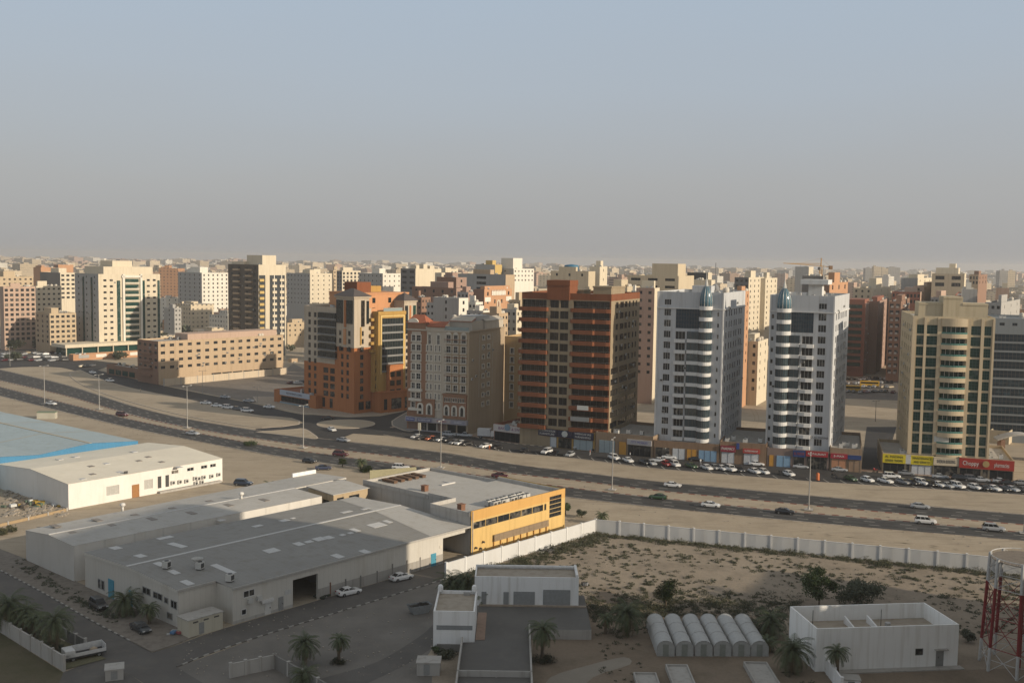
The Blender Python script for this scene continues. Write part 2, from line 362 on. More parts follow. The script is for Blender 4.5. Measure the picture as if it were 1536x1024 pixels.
island('corner_pavement', cr([G(x, y) for x, y in ((588, 632), (604, 622), (640, 605), (660, 610), (625, 645), (592, 640), (588, 632))], 4)[:-1], .15, KSTN, CONCD)
# pavement round the orange hotel
island('hotel_pavement', [G(x, y) for x, y in ((386, 604), (450, 618.5), (530, 625), (560, 623), (612, 612), (612, 600), (380, 595))], .13, KSTN, PAVE)
# empty sandy lots behind the street
sheet('rear_lot_asphalt', [G(x, y) for x, y in ((250, 578), (380, 604), (470, 600), (470, 560), (440, 545), (420, 560))], .012, asphalt('lot_asphalt', (.16, .14, .12), .3, (.34, .27, .2), .7))
sheet('car_park', [G(x, y) for x, y in ((1255, 597), (1360, 601), (1390, 566), (1255, 568))], .012, ASPH2)
sheet('car_park', [G(x, y) for x, y in ((940, 602), (984, 604), (1000, 560), (950, 556))], .012, ASPH2)
sheet('car_park', [G(x, y) for x, y in ((1108, 583), (1152, 585), (1165, 556), (1112, 556))], .016, ASPH2)
sheet('car_park', [G(x, y) for x, y in ((-40, 547), (110, 538), (150, 536), (110, 525), (-40, 522))], .012, ASPH2)
# foreground road on the left, street along the warehouse, big yard
rdR = [(-60, 826), (0, 855), (65, 889), (140, 932), (228, 978)]
frL = gpts([(-60, 870), (0, 905), (60, 940), (97, 962), (160, 990), (240, 1040), (330, 1100)], 5, (120, 60))
frR = gpts([(-60, 826), (0, 855), (65, 889), (140, 932), (228, 978), (270, 1003), (430, 1100)], 5, (120, 60))
road('near_road', frL, frR, .02, ASPH2, 40)
wsA = gpts([(225, 979), (262, 968), (330, 944), (480, 899), (650, 849), (700, 834)], 5); wsB = gpts([(265, 1000), (320, 978), (400, 951), (520, 914), (659, 871), (705, 857)], 5)
road('warehouse_street', wsA, wsB, .026, ASPH2, 40)
sheet('yard', [G(x, y) for x, y in ((265, 1000), (400, 951), (659, 871), (705, 857), (690, 905), (640, 985), (690, 1100), (430, 1100))], .014, ASPH3)
yl = gpts([(400, 1040), (500, 1012), (570, 990), (632, 952), (650, 935)], 4); yr = gpts([(470, 1060), (560, 1020), (620, 990), (662, 960), (672, 945)], 4)
road('yard_path', yl, yr, .020, ASPH2, 20)
kb = MB(); strip(kb, wsB, .25, 0, .15, 1.0, 2); strip(kb, frR[:24], .25, 0, .15, 1.0, 2); struct('painted_kerb', kb, [KBLK, KWHT])
vp = [G(x, y) for x, y in ((-60, 826), (0, 855), (65, 889), (140, 932), (228, 978), (262, 967), (330, 941), (268, 941), (38, 838), (-60, 800))]
sheet('warehouse_verge', vp, .10, plaster('verge_paving', (.20, .175, .148), .4, .95, False))
sheet('entrance_drive', [G(x, y) for x, y in ((155, 984), (240, 1042), (330, 1100), (60, 1100), (95, 1008))], .034, ASPH2)
sheet('palm_strip', [G(x, y) for x, y in ((-60, 872), (0, 905), (60, 940), (97, 962), (160, 988), (95, 1005), (0, 941), (-60, 905))], .12, sandy('planting_soil', (.17, .15, .10), (.12, .12, .07), (.07, .075, .04), .4, False))
kb = MB(); strip(kb, frL[4:21], .25, 0, .17, 1.5, 2); struct('painted_kerb', kb, [KBLK, KSTN])
sheet('grass_plot', [G(x, y) for x, y in ((-80, 910), (0, 948), (95, 1008), (60, 1100), (-80, 1100))], .03, sandy('dry_grass', (.09, .085, .05), (.13, .11, .075), (.06, .065, .03), .5, False))
# compound behind the white wall
sheet('compound_ground', [G(x, y) for x, y in ((668, 868), (893, 799), (1200, 827), (1500, 859), (1640, 874), (1640, 1150), (640, 1150), (650, 985))], .016, SAND2)
sheet('compound_earth', [G(x, y) for x, y in ((790, 1150), (800, 955), (868, 905), (905, 880), (960, 905), (1150, 925), (1190, 960), (1300, 1010), (1560, 1000), (1640, 1150))], .020, sandy('brown_earth', (.25, .2, .15), (.2, .155, .115), (.10, .085, .06), .5, False))
sheet('earth_path', cr([G(x, y) for x, y in ((815, 1040), (826, 1015), (880, 998), (935, 985), (945, 996), (890, 1015), (860, 1050))], 3), .026, asphalt('pale_earth', (.24, .21, .17), .2, (.2, .17, .13), .4))
# ------------------------------------------------------------------ buildings: frames, facades, mounted pieces
class Bld:
    """local frame: origin = near corner on the ground, x along the right face, y along the left face"""
    def __init__(s, name, label, cat, C, az, Lr, Ll, h, group=None):
        s.C, s.az, s.Lr, s.Ll, s.h = C, az, Lr, Ll, h
        s.ex = Vector((math.sin(az), math.cos(az), 0)); s.ey = Vector((-math.cos(az), math.sin(az), 0))
        s.rz = math.pi/2-az
        s.o = thing(name, label, cat, (C.x, C.y, C.z), s.rz, group); s.panes = {}; s.count = 0
    def local(s, p): d = p-s.C; return Vector((d.dot(s.ex), d.dot(s.ey), d.z))
    def P(s, face, u, d, z):
        return {'R': (u, -d, z), 'L': (-d, u, z), 'B': (u, s.Ll+d, z), 'K': (s.Lr+d, u, z)}[face]
    def s_at(s, face, px, py=600):                      # distance along a face where the pixel column px meets it
        o = s.C if face in 'RL' else (s.C+s.ey*s.Ll if face == 'B' else s.C+s.ex*s.Lr)
        e = s.ex if face in 'RB' else s.ey
        d = ray(px, py); T = d.x/d.y
        return (o.y*T-o.x)/(e.x-e.y*T)
    def z_at(s, face, u, py):
        o = s.C if face in 'RL' else (s.C+s.ey*s.Ll if face == 'B' else s.C+s.ex*s.Lr)
        p = o+(s.ex if face in 'RB' else s.ey)*u
        px = 768+FPX*p.x/p.y; return ZAT(px, py, p.y)-s.C.z
    def mount(s, face, s0, s1, z):
        return {'R': ((s0, 0, z), 0), 'L': ((0, s1, z), -math.pi/2), 'B': ((s1, s.Ll, z), math.pi), 'K': ((s.Lr, s0, z), math.pi/2)}[face]
    def walls(s, mb, holes, mfn=None, mi=0, faces='RLBK', z0=0, h=None, depth=.22, cutz=()):
        h = s.h if h is None else h
        for fc in faces:
            L = s.Lr if fc in 'RB' else s.Ll
            H = holes.get(fc, [])
            xs = sorted({0, L, *[a for q in H for a in q[:2]]}); zs = sorted({z0, h, *cutz, *[a for q in H for a in q[2:4]]})
            xs = [x for x in xs if 0 <= x <= L]; zs = [z for z in zs if z0 <= z <= h]
            for i in range(len(xs)-1):
                x0, x1 = xs[i], xs[i+1]
                if x1-x0 < 1e-4: continue
                xm = (x0+x1)/2; run = None
                for j in range(len(zs)-1):
                    za, zb = zs[j], zs[j+1]
                    if zb-za < 1e-4: continue
                    zm = (za+zb)/2
                    if any(q[0] < xm < q[1] and q[2] < zm < q[3] for q in H):
                        continue
                    mb.quad(*[s.P(fc, u, 0, z) for u, z in ((x0, za), (x1, za), (x1, zb), (x0, zb))], mi=mfn(fc, xm, zm) if mfn else mi)
            for q in H:
                a, b, c, d = q[:4]; m_ = mfn(fc, (a+b)/2, (c+d)/2) if mfn else mi
                for (u0, v0), (u1, v1) in (((a, c), (b, c)), ((b, c), (b, d)), ((b, d), (a, d)), ((a, d), (a, c))):
                    mb.quad(s.P(fc, u0, 0, v0), s.P(fc, u1, 0, v1), s.P(fc, u1, -depth, v1), s.P(fc, u0, -depth, v0), mi=m_)
    def roof(s, mb, h=None, par=.9, mi=0, rm=None, t=.3):
        h = s.h if h is None else h; rm = mi if rm is None else rm
        x, y = s.Lr, s.Ll
        mb.quad((t, t, h-par), (x-t, t, h-par), (x-t, y-t, h-par), (t, y-t, h-par), mi=rm)
        for a, b, c, d in (((0, 0), (x, 0), (x-t, t), (t, t)), ((x, 0), (x, y), (x-t, y-t), (x-t, t)), ((x, y), (0, y), (t, y-t), (x-t, y-t)), ((0, y), (0, 0), (t, t), (t, y-t))):
            mb.quad((*a, h), (*b, h), (*c, h), (*d, h), mi=mi)
            mb.quad((*d, h), (*c, h), (*c, h-par), (*d, h-par), mi=mi)
    def window(s, face, q, glass, frame, nx=None, nz=1, name='window', fw=.07, depth=.16, mb=None):
        w, h = round(q[1]-q[0], 2), round(q[3]-q[2], 2)
        key = (w, h, glass.name, frame.name, nx, nz, fw, depth)
        me = WIN.get(key)
        if me is None:
            m = MB(); d = depth
            m.quad((0, d, 0), (w, d, 0), (w, d, h), (0, d, h))
            n = nx if nx is not None else max(1, round(w/1.1))
            for i in range(n+1):
                x = min(max(w*i/n-fw/2, 0), w-fw); m.box(x, d-.05, 0, x+fw, d-.004, h, 1)
            for i in range(nz+1):
                z = min(max(h*i/nz-fw/2, 0), h-fw); m.box(0, d-.06, z, w, d-.006, z+fw, 1)
            me = WIN[key] = m.mesh(name, [glass, frame])
        loc, rz = s.mount(face, q[0], q[1], q[2]); s.count += 1
        return put(name, me, s.o, loc, rz)
    def fit(s, name, face, s0, s1, z, mb, mats, smooth=False, parent=None):
        loc, rz = s.mount(face, s0, s1, z)
        return mb.build(name, mats, parent or s.o, smooth, loc, rz)
WIN = {}
def rot2(c, az, lx, ly, z=0): return Vector((c.x+lx*math.sin(az)-ly*math.cos(az), c.y+lx*math.cos(az)+ly*math.sin(az), z))
AC_ME = None
def ac_unit(parent, loc, rz=0, s=1.0):
    global AC_ME
    if AC_ME is None:
        m = MB(); m.box(-.45, -.4, .12, .45, .4, 1.0, 0); m.box(-.4, -.35, 0, -.3, .35, .12, 1); m.box(.3, -.35, 0, .4, .35, .12, 1)
        m.lathe(0, 0, [(.3, 1.0), (.3, 1.06), (.06, 1.08)], 10, 1); m.quad((-.35, -.404, .25), (.35, -.404, .25), (.35, -.404, .85), (-.35, -.404, .85), 1)
        AC_ME = m.mesh('ac_unit', [plain('ac_white', (.5, .49, .46), .6), DKMET])
    o = put('ac_unit', AC_ME, parent, loc, rz); o.scale = (s, s, s); return o
TANK_ME = None
def water_tank(parent, loc, s=1.0):
    global TANK_ME
    if TANK_ME is None:
        m = MB(); m.lathe(0, 0, [(.9, 0), (.95, .1), (.95, 1.5), (.8, 1.7), (.25, 1.85), (.25, 1.95)], 14)
        TANK_ME = m.mesh('water_tank', [plain('tank_cream', (.55, .5, .42), .6)], True)
    o = put('water_tank', TANK_ME, parent, loc); o.scale = (s, s, s); return o
def text(parent, body, size, loc, rz, mat, name='sign_lettering', width=None, ex=.02):
    cu = bpy.data.curves.new(name, 'FONT'); cu.body = body; cu.size = size; cu.extrude = ex; cu.align_x = 'CENTER'; cu.align_y = 'CENTER'
    cu.materials.append(mat); cu.resolution_u = 2
    o = bpy.data.objects.new(name, cu); COL.objects.link(o); o.parent = parent; o.location = loc; o.rotation_euler = (math.pi/2, 0, rz)
    if width: o.scale = (width, 1, 1)
    me = bpy.data.meshes.new_from_object(o); n = put(name, me, parent, loc); n.rotation_euler = o.rotation_euler; n.scale = o.scale
    bpy.data.objects.remove(o); bpy.data.curves.remove(cu); n.name = name
    return n

AZW = R_(41.2)
# ------------------------------------------------------------------ grey warehouse complex
WALLM = ribbed('warehouse_cladding', (.56, .53, .475), 1.0, (1, 1, 0), .35); ROOFM = ribbed('roof_sheet', (.265, .255, .235), 1.1, (1, 0, 0), .5, .7, .13)
ROOFL = ribbed('pale_roof_sheet', (.45, .43, .395), 1.1, (1, 0, 0), .45, .7, .12); PATCH = plain('skylight_sheet', (.52, .51, .49), .5); PATCHD = plain('dusty_skylight', (.23, .2, .17), .6)
Q = Bld('warehouse', 'long grey steel warehouse with dark ridged roof, rooflights and two open loading bays', 'warehouse', G(268, 942), AZW, 61.6, 31, 6.1)
def wall_poly(mb, pts, holes=(), mi=0):
    mb.add(pts, [tuple(range(len(pts)))], mi)
mb = MB(); E, RZ, FE, xe = 6.0, 6.9, 6.3, 63.0
SJ, DJ = 7.0, -4.7
# front wall with openings: set as panels between them
opn = [(19.0, 24.4, 0, 4.7), (55.3, 61.5, 0, 5.0)]
def panel(mb, x0, x1, y, z0, z1, mi=0): mb.quad((x0, y, z0), (x1, y, z0), (x1, y, z1), (x0, y, z1), mi)
for x0, x1 in ((SJ, 19.0), (24.4, 55.3)): panel(mb, x0, x1, DJ, 0, E)
panel(mb, 19.0, 24.4, DJ, 4.7, E); panel(mb, 55.3, 61.6, DJ, 5.0, E)
for x in (19.0, 24.4, 55.3): mb.quad((x, DJ, 0), (x, DJ+.5, 0), (x, DJ+.5, 5.0), (x, DJ, 5.0))
panel(mb, 0, SJ, 0, 0, E); mb.quad((SJ, 0, 0), (SJ, DJ, 0), (SJ, DJ, E), (SJ, 0, E))
mb.add([(0, 0, 0), (0, 31, 0), (0, 31, FE), (0, 16, RZ), (0, 0, E)], [(0, 1, 2, 3, 4)])
mb.quad((0, 31, 0), (xe, 31, 0), (xe, 31, FE), (0, 31, FE)); mb.quad((xe, DJ, 0), (xe, 31, 0), (xe, 31, FE), (xe, DJ, E))
# dark interiors of the bays
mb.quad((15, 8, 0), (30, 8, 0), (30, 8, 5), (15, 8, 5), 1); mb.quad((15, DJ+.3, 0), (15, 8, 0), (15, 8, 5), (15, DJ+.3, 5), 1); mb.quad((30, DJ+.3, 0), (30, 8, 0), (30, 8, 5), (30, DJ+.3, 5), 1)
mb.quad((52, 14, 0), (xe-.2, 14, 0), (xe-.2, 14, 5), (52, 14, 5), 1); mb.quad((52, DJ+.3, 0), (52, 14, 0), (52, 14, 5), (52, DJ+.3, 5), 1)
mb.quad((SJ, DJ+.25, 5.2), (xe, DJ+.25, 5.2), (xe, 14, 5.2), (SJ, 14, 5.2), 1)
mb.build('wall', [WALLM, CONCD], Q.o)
mb = MB(); f = .35
def roofz(y): return E+(RZ-E)*min(1, (y-DJ)/(16-DJ)) if y < 16 else RZ+(FE-RZ)*(y-16)/15
for a, b in (((-.15, 16), (xe, 31.2)),):
    mb.quad((-.15, 16, RZ+.02), (xe, 16, RZ+.02), (xe, 31.2, FE+.02), (-.15, 31.2, FE+.02))
mb.add([(-.15, 0-.15, roofz(0)+.02), (SJ-.15, -.15, roofz(0)+.02), (SJ-.15, DJ-.15, E+.02), (xe, DJ-.15, E+.02), (xe, 16, RZ+.02), (-.15, 16, RZ+.02)], [(0, 1, 2, 3, 4, 5)])
mb.quad((-.15, -.15, roofz(0)-.5), (-.15, 16, RZ-.5), (-.15, 16, RZ+.02), (-.15, -.15, roofz(0)+.02), 1); mb.quad((-.15, 16, RZ-.5), (-.15, 31.2, FE-.5), (-.15, 31.2, FE+.02), (-.15, 16, RZ+.02), 1)
rf = mb.build('roof', [ROOFM, WALLM], Q.o)
mb = MB(); mb.box(-.2, 15.7, RZ-.02, xe, 16.3, RZ+.09); mb.build('ridge_cap', PATCH, Q.o)
mb = MB(); mb.box(SJ-.2, DJ-.3, E-.25, xe, DJ-.12, E+.12); mb.box(-.2, -.3, E-.0, SJ-.25, -.12, E+.42); mb.build('gutter', plain('gutter_grey', (.38, .36, .33), .6), Q.o)
mb = MB(); mb.quad((xe-14, DJ+.6, roofz(DJ+.6)+.05), (xe-.1, DJ+.6, roofz(DJ+.6)+.05), (xe-.1, 30.8, FE+.06), (xe-5, 30.8, FE+.06)); 
mb = MB(); mb.add([(52, DJ+.2, roofz(DJ+.2)+.03), (xe-.02, DJ+.2, roofz(DJ+.2)+.03), (xe-.02, 16, RZ+.05), (55.5, 16, RZ+.05)], [(0, 1, 2, 3)]); mb.add([(55.5, 16, RZ+.05), (xe-.02, 16, RZ+.05), (xe-.02, 31, FE+.05), (58.5, 31, FE+.05)], [(0, 1, 2, 3)])
mb.build('new_roof_sheets', ROOFL, Q.o)
def patch(px0, py0, wx, wy, mat=PATCH):
    p = Q.local(G(px0, py0, 6.6)); z = roofz(p.y); sl = (roofz(p.y+wy)-z)
    m = MB(); m.add([(0, 0, 0), (wx, 0, 0), (wx, wy, sl), (0, wy, sl), (0, 0, -.05), (wx, 0, -.05), (wx, wy, sl-.05), (0, wy, sl-.05)], [(0, 1, 2, 3), (0, 1, 5, 4), (1, 2, 6, 5), (2, 3, 7, 6), (3, 0, 4, 7)])
    m.build('rooflight', mat, rf, False, (p.x, p.y, z+.085))
for x, y, a, b in ((404, 829, 2.6, 2.2), (448, 818, 1.6, 2.0), (461, 814, 1.6, 1.2), (477, 811, 2.2, 2.0), (493, 808, 1.6, 1.9), (513, 803, 1.1, 1.0), (525, 800, 1.1, 1.0), (534, 797, 1.3, 2.2), (562, 791, 3.4, 2.6), (583, 784, 1.2, 2.0),
                   (550, 826, 1.5, 2.4), (508, 833, 1.5, 2.4), (172, 823, 1.6, 2.4), (210, 838, 1.5, 2.4), (272, 823, 1.4, 5.0), (240, 851, 1.3, 2.4), (262, 861, 1.2, 2.4), (282, 875, 1.3, 2.6), (345, 858, 1.3, 6.0), (425, 783, 1.8, 1.8), (438, 778, 1, .8), (383, 791, 2.0, 1.4), (515, 771, 2.6, 1.2), (545, 766, 2.0, 1.0), (240, 808, 3.0, 1.6), (330, 779, 1.6, 1.4), (370, 765, 2.4, 1.2)):
    patch(x, y, a, b)
for px, py in ((250, 852), (345, 867), (300, 852)):
    p = Q.local(G(px, py, 6.7)); ac_unit(Q.o, (p.x, p.y, roofz(p.y)+.05), .4, 1.3)
mb = MB(); p = Q.local(G(296, 850, 6.7)); mb.tube([(p.x, p.y, roofz(p.y)), (p.x+.1, p.y, roofz(p.y)+1.3)], .08); mb.lathe(p.x, p.y, [(.1, roofz(p.y)+.9), (.7, roofz(p.y)+1.2), (1.0, roofz(p.y)+1.7)], 12, 0, False); mb.build('satellite_dish', plain('dish_white', (.5, .49, .46), .5), Q.o)
BLUED = plain('blue_door', (.06, .26, .36), .6); DOORG = plain('grey_door', (.26, .26, .25), .6)
def door(b, face, s0, s1, z0, z1, mat, name='door', handle=True):
    m = MB(); w, h = s1-s0, z1-z0; m.box(0, -.06, 0, w, -.003, h); m.box(.06, -.09, .06, w-.06, -.061, h-.06)
    loc, rz = b.mount(face, s0, s1, z0)
    if face == 'R' and b is Q and s0 > SJ: loc = (loc[0], DJ, loc[2])
    d = m.build(name, mat, b.o, False, loc, rz)
    if handle:
        k = MB(); k.box(w-.22, -.16, h*.45, w-.12, -.09, h*.45+.22); k.build('handle', DKMET, d)
    return d
def surf_window(b, face, s0, s1, z0, z1, y=None, glass=GLASS, frame=WFRAME, nx=None):
    loc, rz = b.mount(face, s0, s1, z0); w, h = s1-s0, z1-z0; m = MB()
    m.quad((0, -.03, 0), (w, -.03, 0), (w, -.03, h), (0, -.03, h)); n = nx or max(1, round(w/1.2))
    for i in range(n+1):
        x = min(max(w*i/n-.05, 0), w-.1); m.box(x, -.10, 0, x+.1, -.002, h, 1)
    for z in (0, h-.1): m.box(0, -.105, z, w, -.001, z+.1, 1)
    if y is not None: loc = (loc[0], y, loc[2])
    return m.build('window', [glass, frame], b.o, False, loc, rz)
door(Q, 'L', 20.6, 22.6, 0, 3.4, BLUED); door(Q, 'L', 14.4, 15.6, 0, 2.9, BLUED)
door(Q, 'R', 52.0, 53.4, 0, 2.5, BLUED); door(Q, 'R', 16.0, 17.0, 0, 2.4, DOORG); door(Q, 'R', 13.2, 14.4, 0, 2.2, plain('white_door', (.6, .58, .54), .6))
for s0, s1, z0, z1 in ((9.0, 11.2, 3.9, 5.1), (8.6, 9.6, 1.1, 2.1)): surf_window(Q, 'R', s0, s1, z0, z1, DJ)
for s0, s1, z0, z1 in ((8.5, 11.0, 3.4, 4.6), (4.8, 7.6, 3.4, 4.5), (3.0, 4.2, 3.3, 4.3), (.4, 2.2, 3.0, 4.3), (1.8, 3.4, .9, 2.0), (24.0, 25.0, .9, 2.6), (25.4, 26.2, .9, 2.6)): surf_window(Q, 'L', s0, s1, z0, z1, None, GLASS, DOORG)
for x in (12.0, 10.2):
    m = MB(); m.box(-.45, -.55, 0, .45, -.02, .75); m.lathe(0, 0, [(0, 0)], 3) if False else None
    m.build('wall_ac_unit', plain('ac_white', (.5, .49, .46), .6), Q.o, False, (x, DJ, 2.9))
m = MB(); m.box(0, -.5, 0, 2.4, -.01, .12); m.box(0, -.5, -.35, 2.4, -.42, 0); m.build('door_canopy', WFRAME, Q.o, False, (12.4, DJ, 2.55))
for x in (27, 30.5, 34, 38, 41.8, 45.5, 49):
    m = MB(); m.box(0, -.12, 0, .22, -.002, 2.2+.3*(x % 2)); m.build('wall_post', CONCD if x % 3 else RUST, Q.o, False, (x, DJ, 0))
m = MB(); m.box(SJ+.05, DJ-.05, 0, 19, DJ-.002, .5); m.build('plinth', CONC, Q.o); m = MB(); m.box(24.4, DJ-.05, 0, 55.3, DJ-.002, 1.9); m.build('plinth', plaster('plinth_grey', (.33, .31, .28), .4), Q.o)
m = MB(); m.box(0, -.06, 0, 1.3, -.002, .8); m.build('wall_sign', plain('pale_sign', (.5, .49, .47), .6), Q.o, False, (17.3, DJ, 2.5))
m = MB(); m.box(0, -.1, 0, .5, -.002, .5); m.build('wall_lamp', plain('lamp_cream', (.6, .55, .45)), Q.o, False, (54.4, DJ, 3.2))
# parapet annex of pale roof behind (second hall)
Pb = Bld('warehouse', 'pale roofed long grey hall standing behind the dark roofed warehouse', 'warehouse', rot2(Q.C, AZW, 0, 35.2), AZW, 57, 19.6, 6.9)
mb = MB()
mb.add([(0, 0, 0), (0, 19.6, 0), (0, 19.6, 6.0), (0, 10, 6.95), (0, 0, 6.7)], [(0, 1, 2, 3, 4)]); mb.quad((0, 0, 0), (57, 0, 0), (57, 0, 6.7), (0, 0, 6.7)); mb.quad((57, 0, 0), (57, 10, 0), (57, 10, 6.95), (57, 0, 6.7))
mb.quad((0, 19.6, 0), (74, 24, 0), (74, 24, 6.0), (0, 19.6, 6.0)); mb.quad((57, 10, 0), (74, 12, 0), (74, 12, 6.6), (57, 10, 6.95)); mb.quad((74, 12, 0), (74, 24, 0), (74, 24, 6.0), (74, 12, 6.6))
mb.build('wall', ribbed('annex_wall', (.62, .59, .54), 6.0, (1, 0, 0), .3), Pb.o)
mb = MB(); mb.quad((-.1, -.1, 6.72), (57.1, -.1, 6.72), (57.1, 10, 6.97), (-.1, 10, 6.97)); mb.add([(-.1, 10, 6.97), (57.1, 10, 6.97), (74.1, 12, 6.62), (74.1, 24, 6.02), (-.1, 19.7, 6.02)], [(0, 1, 2, 3, 4)]); rp = mb.build('roof', ROOFL, Pb.o)
mb = MB(); mb.box(0, 9.8, 6.95, 57, 10.2, 7.05); mb.build('ridge_cap', PATCH, Pb.o)
for px, py in ((83, 790), (106, 801), (166, 790), (146, 781), (205, 774), (228, 781), (262, 764), (288, 772), (318, 753), (344, 760), (372, 745), (398, 752)):
    p = Pb.local(G(px, py, 6.8)); 
    m = MB(); m.box(0, 0, 0, 1.3, 2.6, .10); m.build('rooflight', PATCHD, rp, False, (p.x, p.y, 6.62 if p.y > 10 else 6.85))
for px, py in ((362, 748), (184, 765)):
    p = Pb.local(G(px, py, 6.9)); m = MB(); m.cyl(0, 0, 0, 1.1, .25, .25, 8); m.lathe(0, 0, [(.3, .9), (.6, 1.25), (.5, 1.6), (.1, 1.75)], 10); m.build('roof_vent', plain('vent_white', (.6, .58, .54)), Pb.o, True, (p.x, p.y, 6.75))
m = MB(); m.box(66.5, 23.2, 6.1, 73.6, 23.6, 7.0); m.build('parapet', WHITE2, Pb.o)
# small tan plant room between the halls and the yellow office
Tn = Bld('plant_room', 'small tan plant room with lean-to roof between the pale hall and yellow office', 'building', rot2(Q.C, AZW, 58.5, 33), AZW, 10, 9, 7.2)
mb = MB(); H = {'L': [(1.5, 3.8, 3.8, 5.6), (5, 7.5, 3.6, 5.8)], 'R': [(1, 3, 4.6, 6.2), (4.5, 7.5, 4.6, 6.2)]}
Tn.walls(mb, H); mb.build('wall', plaster('tan_plaster', (.40, .31, .20), .35), Tn.o)
for fc in H:
    for q in H[fc]: Tn.window(fc, q, GLASS, DFRAME)
mb = MB(); mb.add([(-.3, -.3, 7.2), (10.3, -.3, 7.2), (10.3, 9.3, 7.7), (-.3, 9.3, 7.7)], [(0, 1, 2, 3)]); mb.quad((-.3, -.3, 7.05), (10.3, -.3, 7.05), (10.3, -.3, 7.2), (-.3, -.3, 7.2)); mb.quad((-.3, -.3, 7.05), (-.3, 9.3, 7.5), (-.3, 9.3, 7.7), (-.3, -.3, 7.2)); mb.build('roof', ROOFL, Tn.o)
# ------------------------------------------------------------------ yellow office block
YEL = plaster('yellow_plaster', (.60, .41, .16), .25); YEL2 = plaster('deep_yellow_plaster', (.56, .33, .11), .2); GREYW = plaster('grey_parapet', (.42, .40, .37), .3)
Y = Bld('office_block', 'low yellow office block with long strip window, flat grey roof and rooftop coolers', 'office', rot2(Q.C, AZW, 63.1, -5.0), AZW, 30.5, 42, 9.0)
FB = [(.5, 26.6)]
strip_ = [(.6+i*3.72, .6+i*3.72+3.6, 5.3, 6.7) for i in range(6)]+[(23.2, 23.9, 5.3, 6.7)]
grid = [(25.0, 29.2, 3.3+i*.98, 3.3+i*.98+.9) for i in range(5)]
mb = MB(); Y.walls(mb, {'R': strip_+grid}, lambda f, u, z: 1 if z > 7.05 and f == 'R' else 0, faces='R', h=9.1, cutz=(7.05,))
mb.build('front_wall', [YEL, YEL2], Y.o)
for q in strip_: Y.window('R', q, GLASS, DFRAME, 2, 1)
for q in grid: Y.window('R', q, GLASS, DFRAME, 4, 1)
pl_ = lambda *p: [(a, b) for a, b in p]
mb = MB(); mb.prism([(0, .3), (30.5, .3), (30.5, 20), (7.4, 20), (7.4, 11.8), (0, 11.8)], 0, 8.0, 0, 1); mb.build('main_block', [GREYW, ROOFL], Y.o)
mb = MB(); mb.prism([(7.45, 20.01), (30.45, 20.01), (29, 42), (7.45, 42)], 0, 7.3, 0, 1); mb.build('rear_block', [GREYW, ROOFL], Y.o)
mb = MB(); t = .3
for a, b, z0, z1 in (((0, .35), (0, 11.8), 7.9, 8.8), ((0, 11.8), (7.4, 11.8), 7.9, 8.8), ((7.4, 11.8), (7.4, 20), 7.9, 8.6), ((7.4, 20), (7.4, 41.8), 7.2, 8.2), ((7.4, 41.8), (29, 41.8), 7.2, 8.0), ((29.3, 41.8), (30.2, 20), 7.2, 8.0), ((30.2, 20), (30.2, .35), 7.9, 8.8)):
    a, b = Vector((*a, 0)), Vector((*b, 0)); d = (b-a).normalized(); s_ = Vector((-d.y, d.x, 0))*.15
    mb.prism([(v.x, v.y) for v in (a+s_, b+s_, b-s_, a-s_)], z0, z1)
mb.build('parapet', GREYW, Y.o)
mb = MB(); mb.box(0, 0.02, 8.0, 30.5, .28, 9.09); mb.build('front_parapet', YEL2, Y.o)
mb = MB(); mb.quad((30.53, 0, 0), (30.53, 20, 0), (30.53, 20, 9.0), (30.53, 0, 9.0)); mb.build('side_wall', YEL, Y.o)
m = MB(); m.box(6.5, -.5, 1.7, 24.3, -.02, 2.3); m.box(6.5, -.45, 2.3, 24.3, -.35, 3.1); m.build('window_box', plaster('window_box_brown', (.24, .18, .12), .4), Y.o)
for i in range(9):
    m = MB(); m.box(0, -.3, 0, .22, -.01, 1.4); m.build('pilaster', YEL2, Y.o, False, (6.6+i*2.15, 0, .25))
for x, z in ((1.2, 1.4), (2.6, 1.0), (3.4, 2.2)):
    m = MB(); m.cyl(0, 0, 0, .5, .22, .22, 8); o = m.build('pipe_outlet', DKMET, Y.o, False, (x, -.02, z)); o.rotation_euler = (math.pi/2, 0, 0)
m = MB(); m.box(.25, -.14, 0, .4, -.01, 9.0); m.build('drainpipe', STEEL, Y.o)
random.seed(3)
for i in range(9):
    for j in range(2):
        ac_unit(Y.o, (9.0+i*1.35, 2.2+j*1.6+random.uniform(-.2, .2), 8.02), random.choice((0, math.pi)), 1.25)
for x, y in ((2.6, 5.4), (12, 26)): m = MB(); m.box(-.6, -.6, 0, .6, .6, 1.2); m.box(-.7, -.7, 1.2, .7, .7, 1.3); m.build('roof_box', RUST, Y.o, False, (x, y, 8.02 if y < 20 else 7.32))
for i in range(5):
    m = MB(); m.box(0, 0, 0, 1.1, 4.2, .5); m.box(-.1, -.1, .5, 1.2, 4.3, .58); m.build('timber_rooflight', plain('timber_brown', (.13, .075, .045), .8), Y.o, False, (12.2+i*2.3, 36.5, 7.31))
m = MB(); m.box(0, 0, 0, 4.5, .5, .25); m.box(3.3, .5, 0, 3.6, 3.0, .2); m.build('loose_duct', plain('duct_white', (.6, .58, .55)), Y.o, False, (18.5, 27, 7.31))
m = MB(); m.add([(9, 41.4, 8.2), (24, 41.4, 8.2), (24, 41.4, 8.9), (9, 41.4, 10.2), (9, 41.52, 8.2), (24, 41.52, 8.2), (24, 41.52, 8.9), (9, 41.52, 10.2)], [(0, 1, 2, 3), (4, 5, 6, 7), (2, 3, 7, 6), (0, 3, 7, 4), (1, 2, 6, 5)]); m.build('roof_screen', plain('screen_khaki', (.26, .24, .15), .9), Y.o)
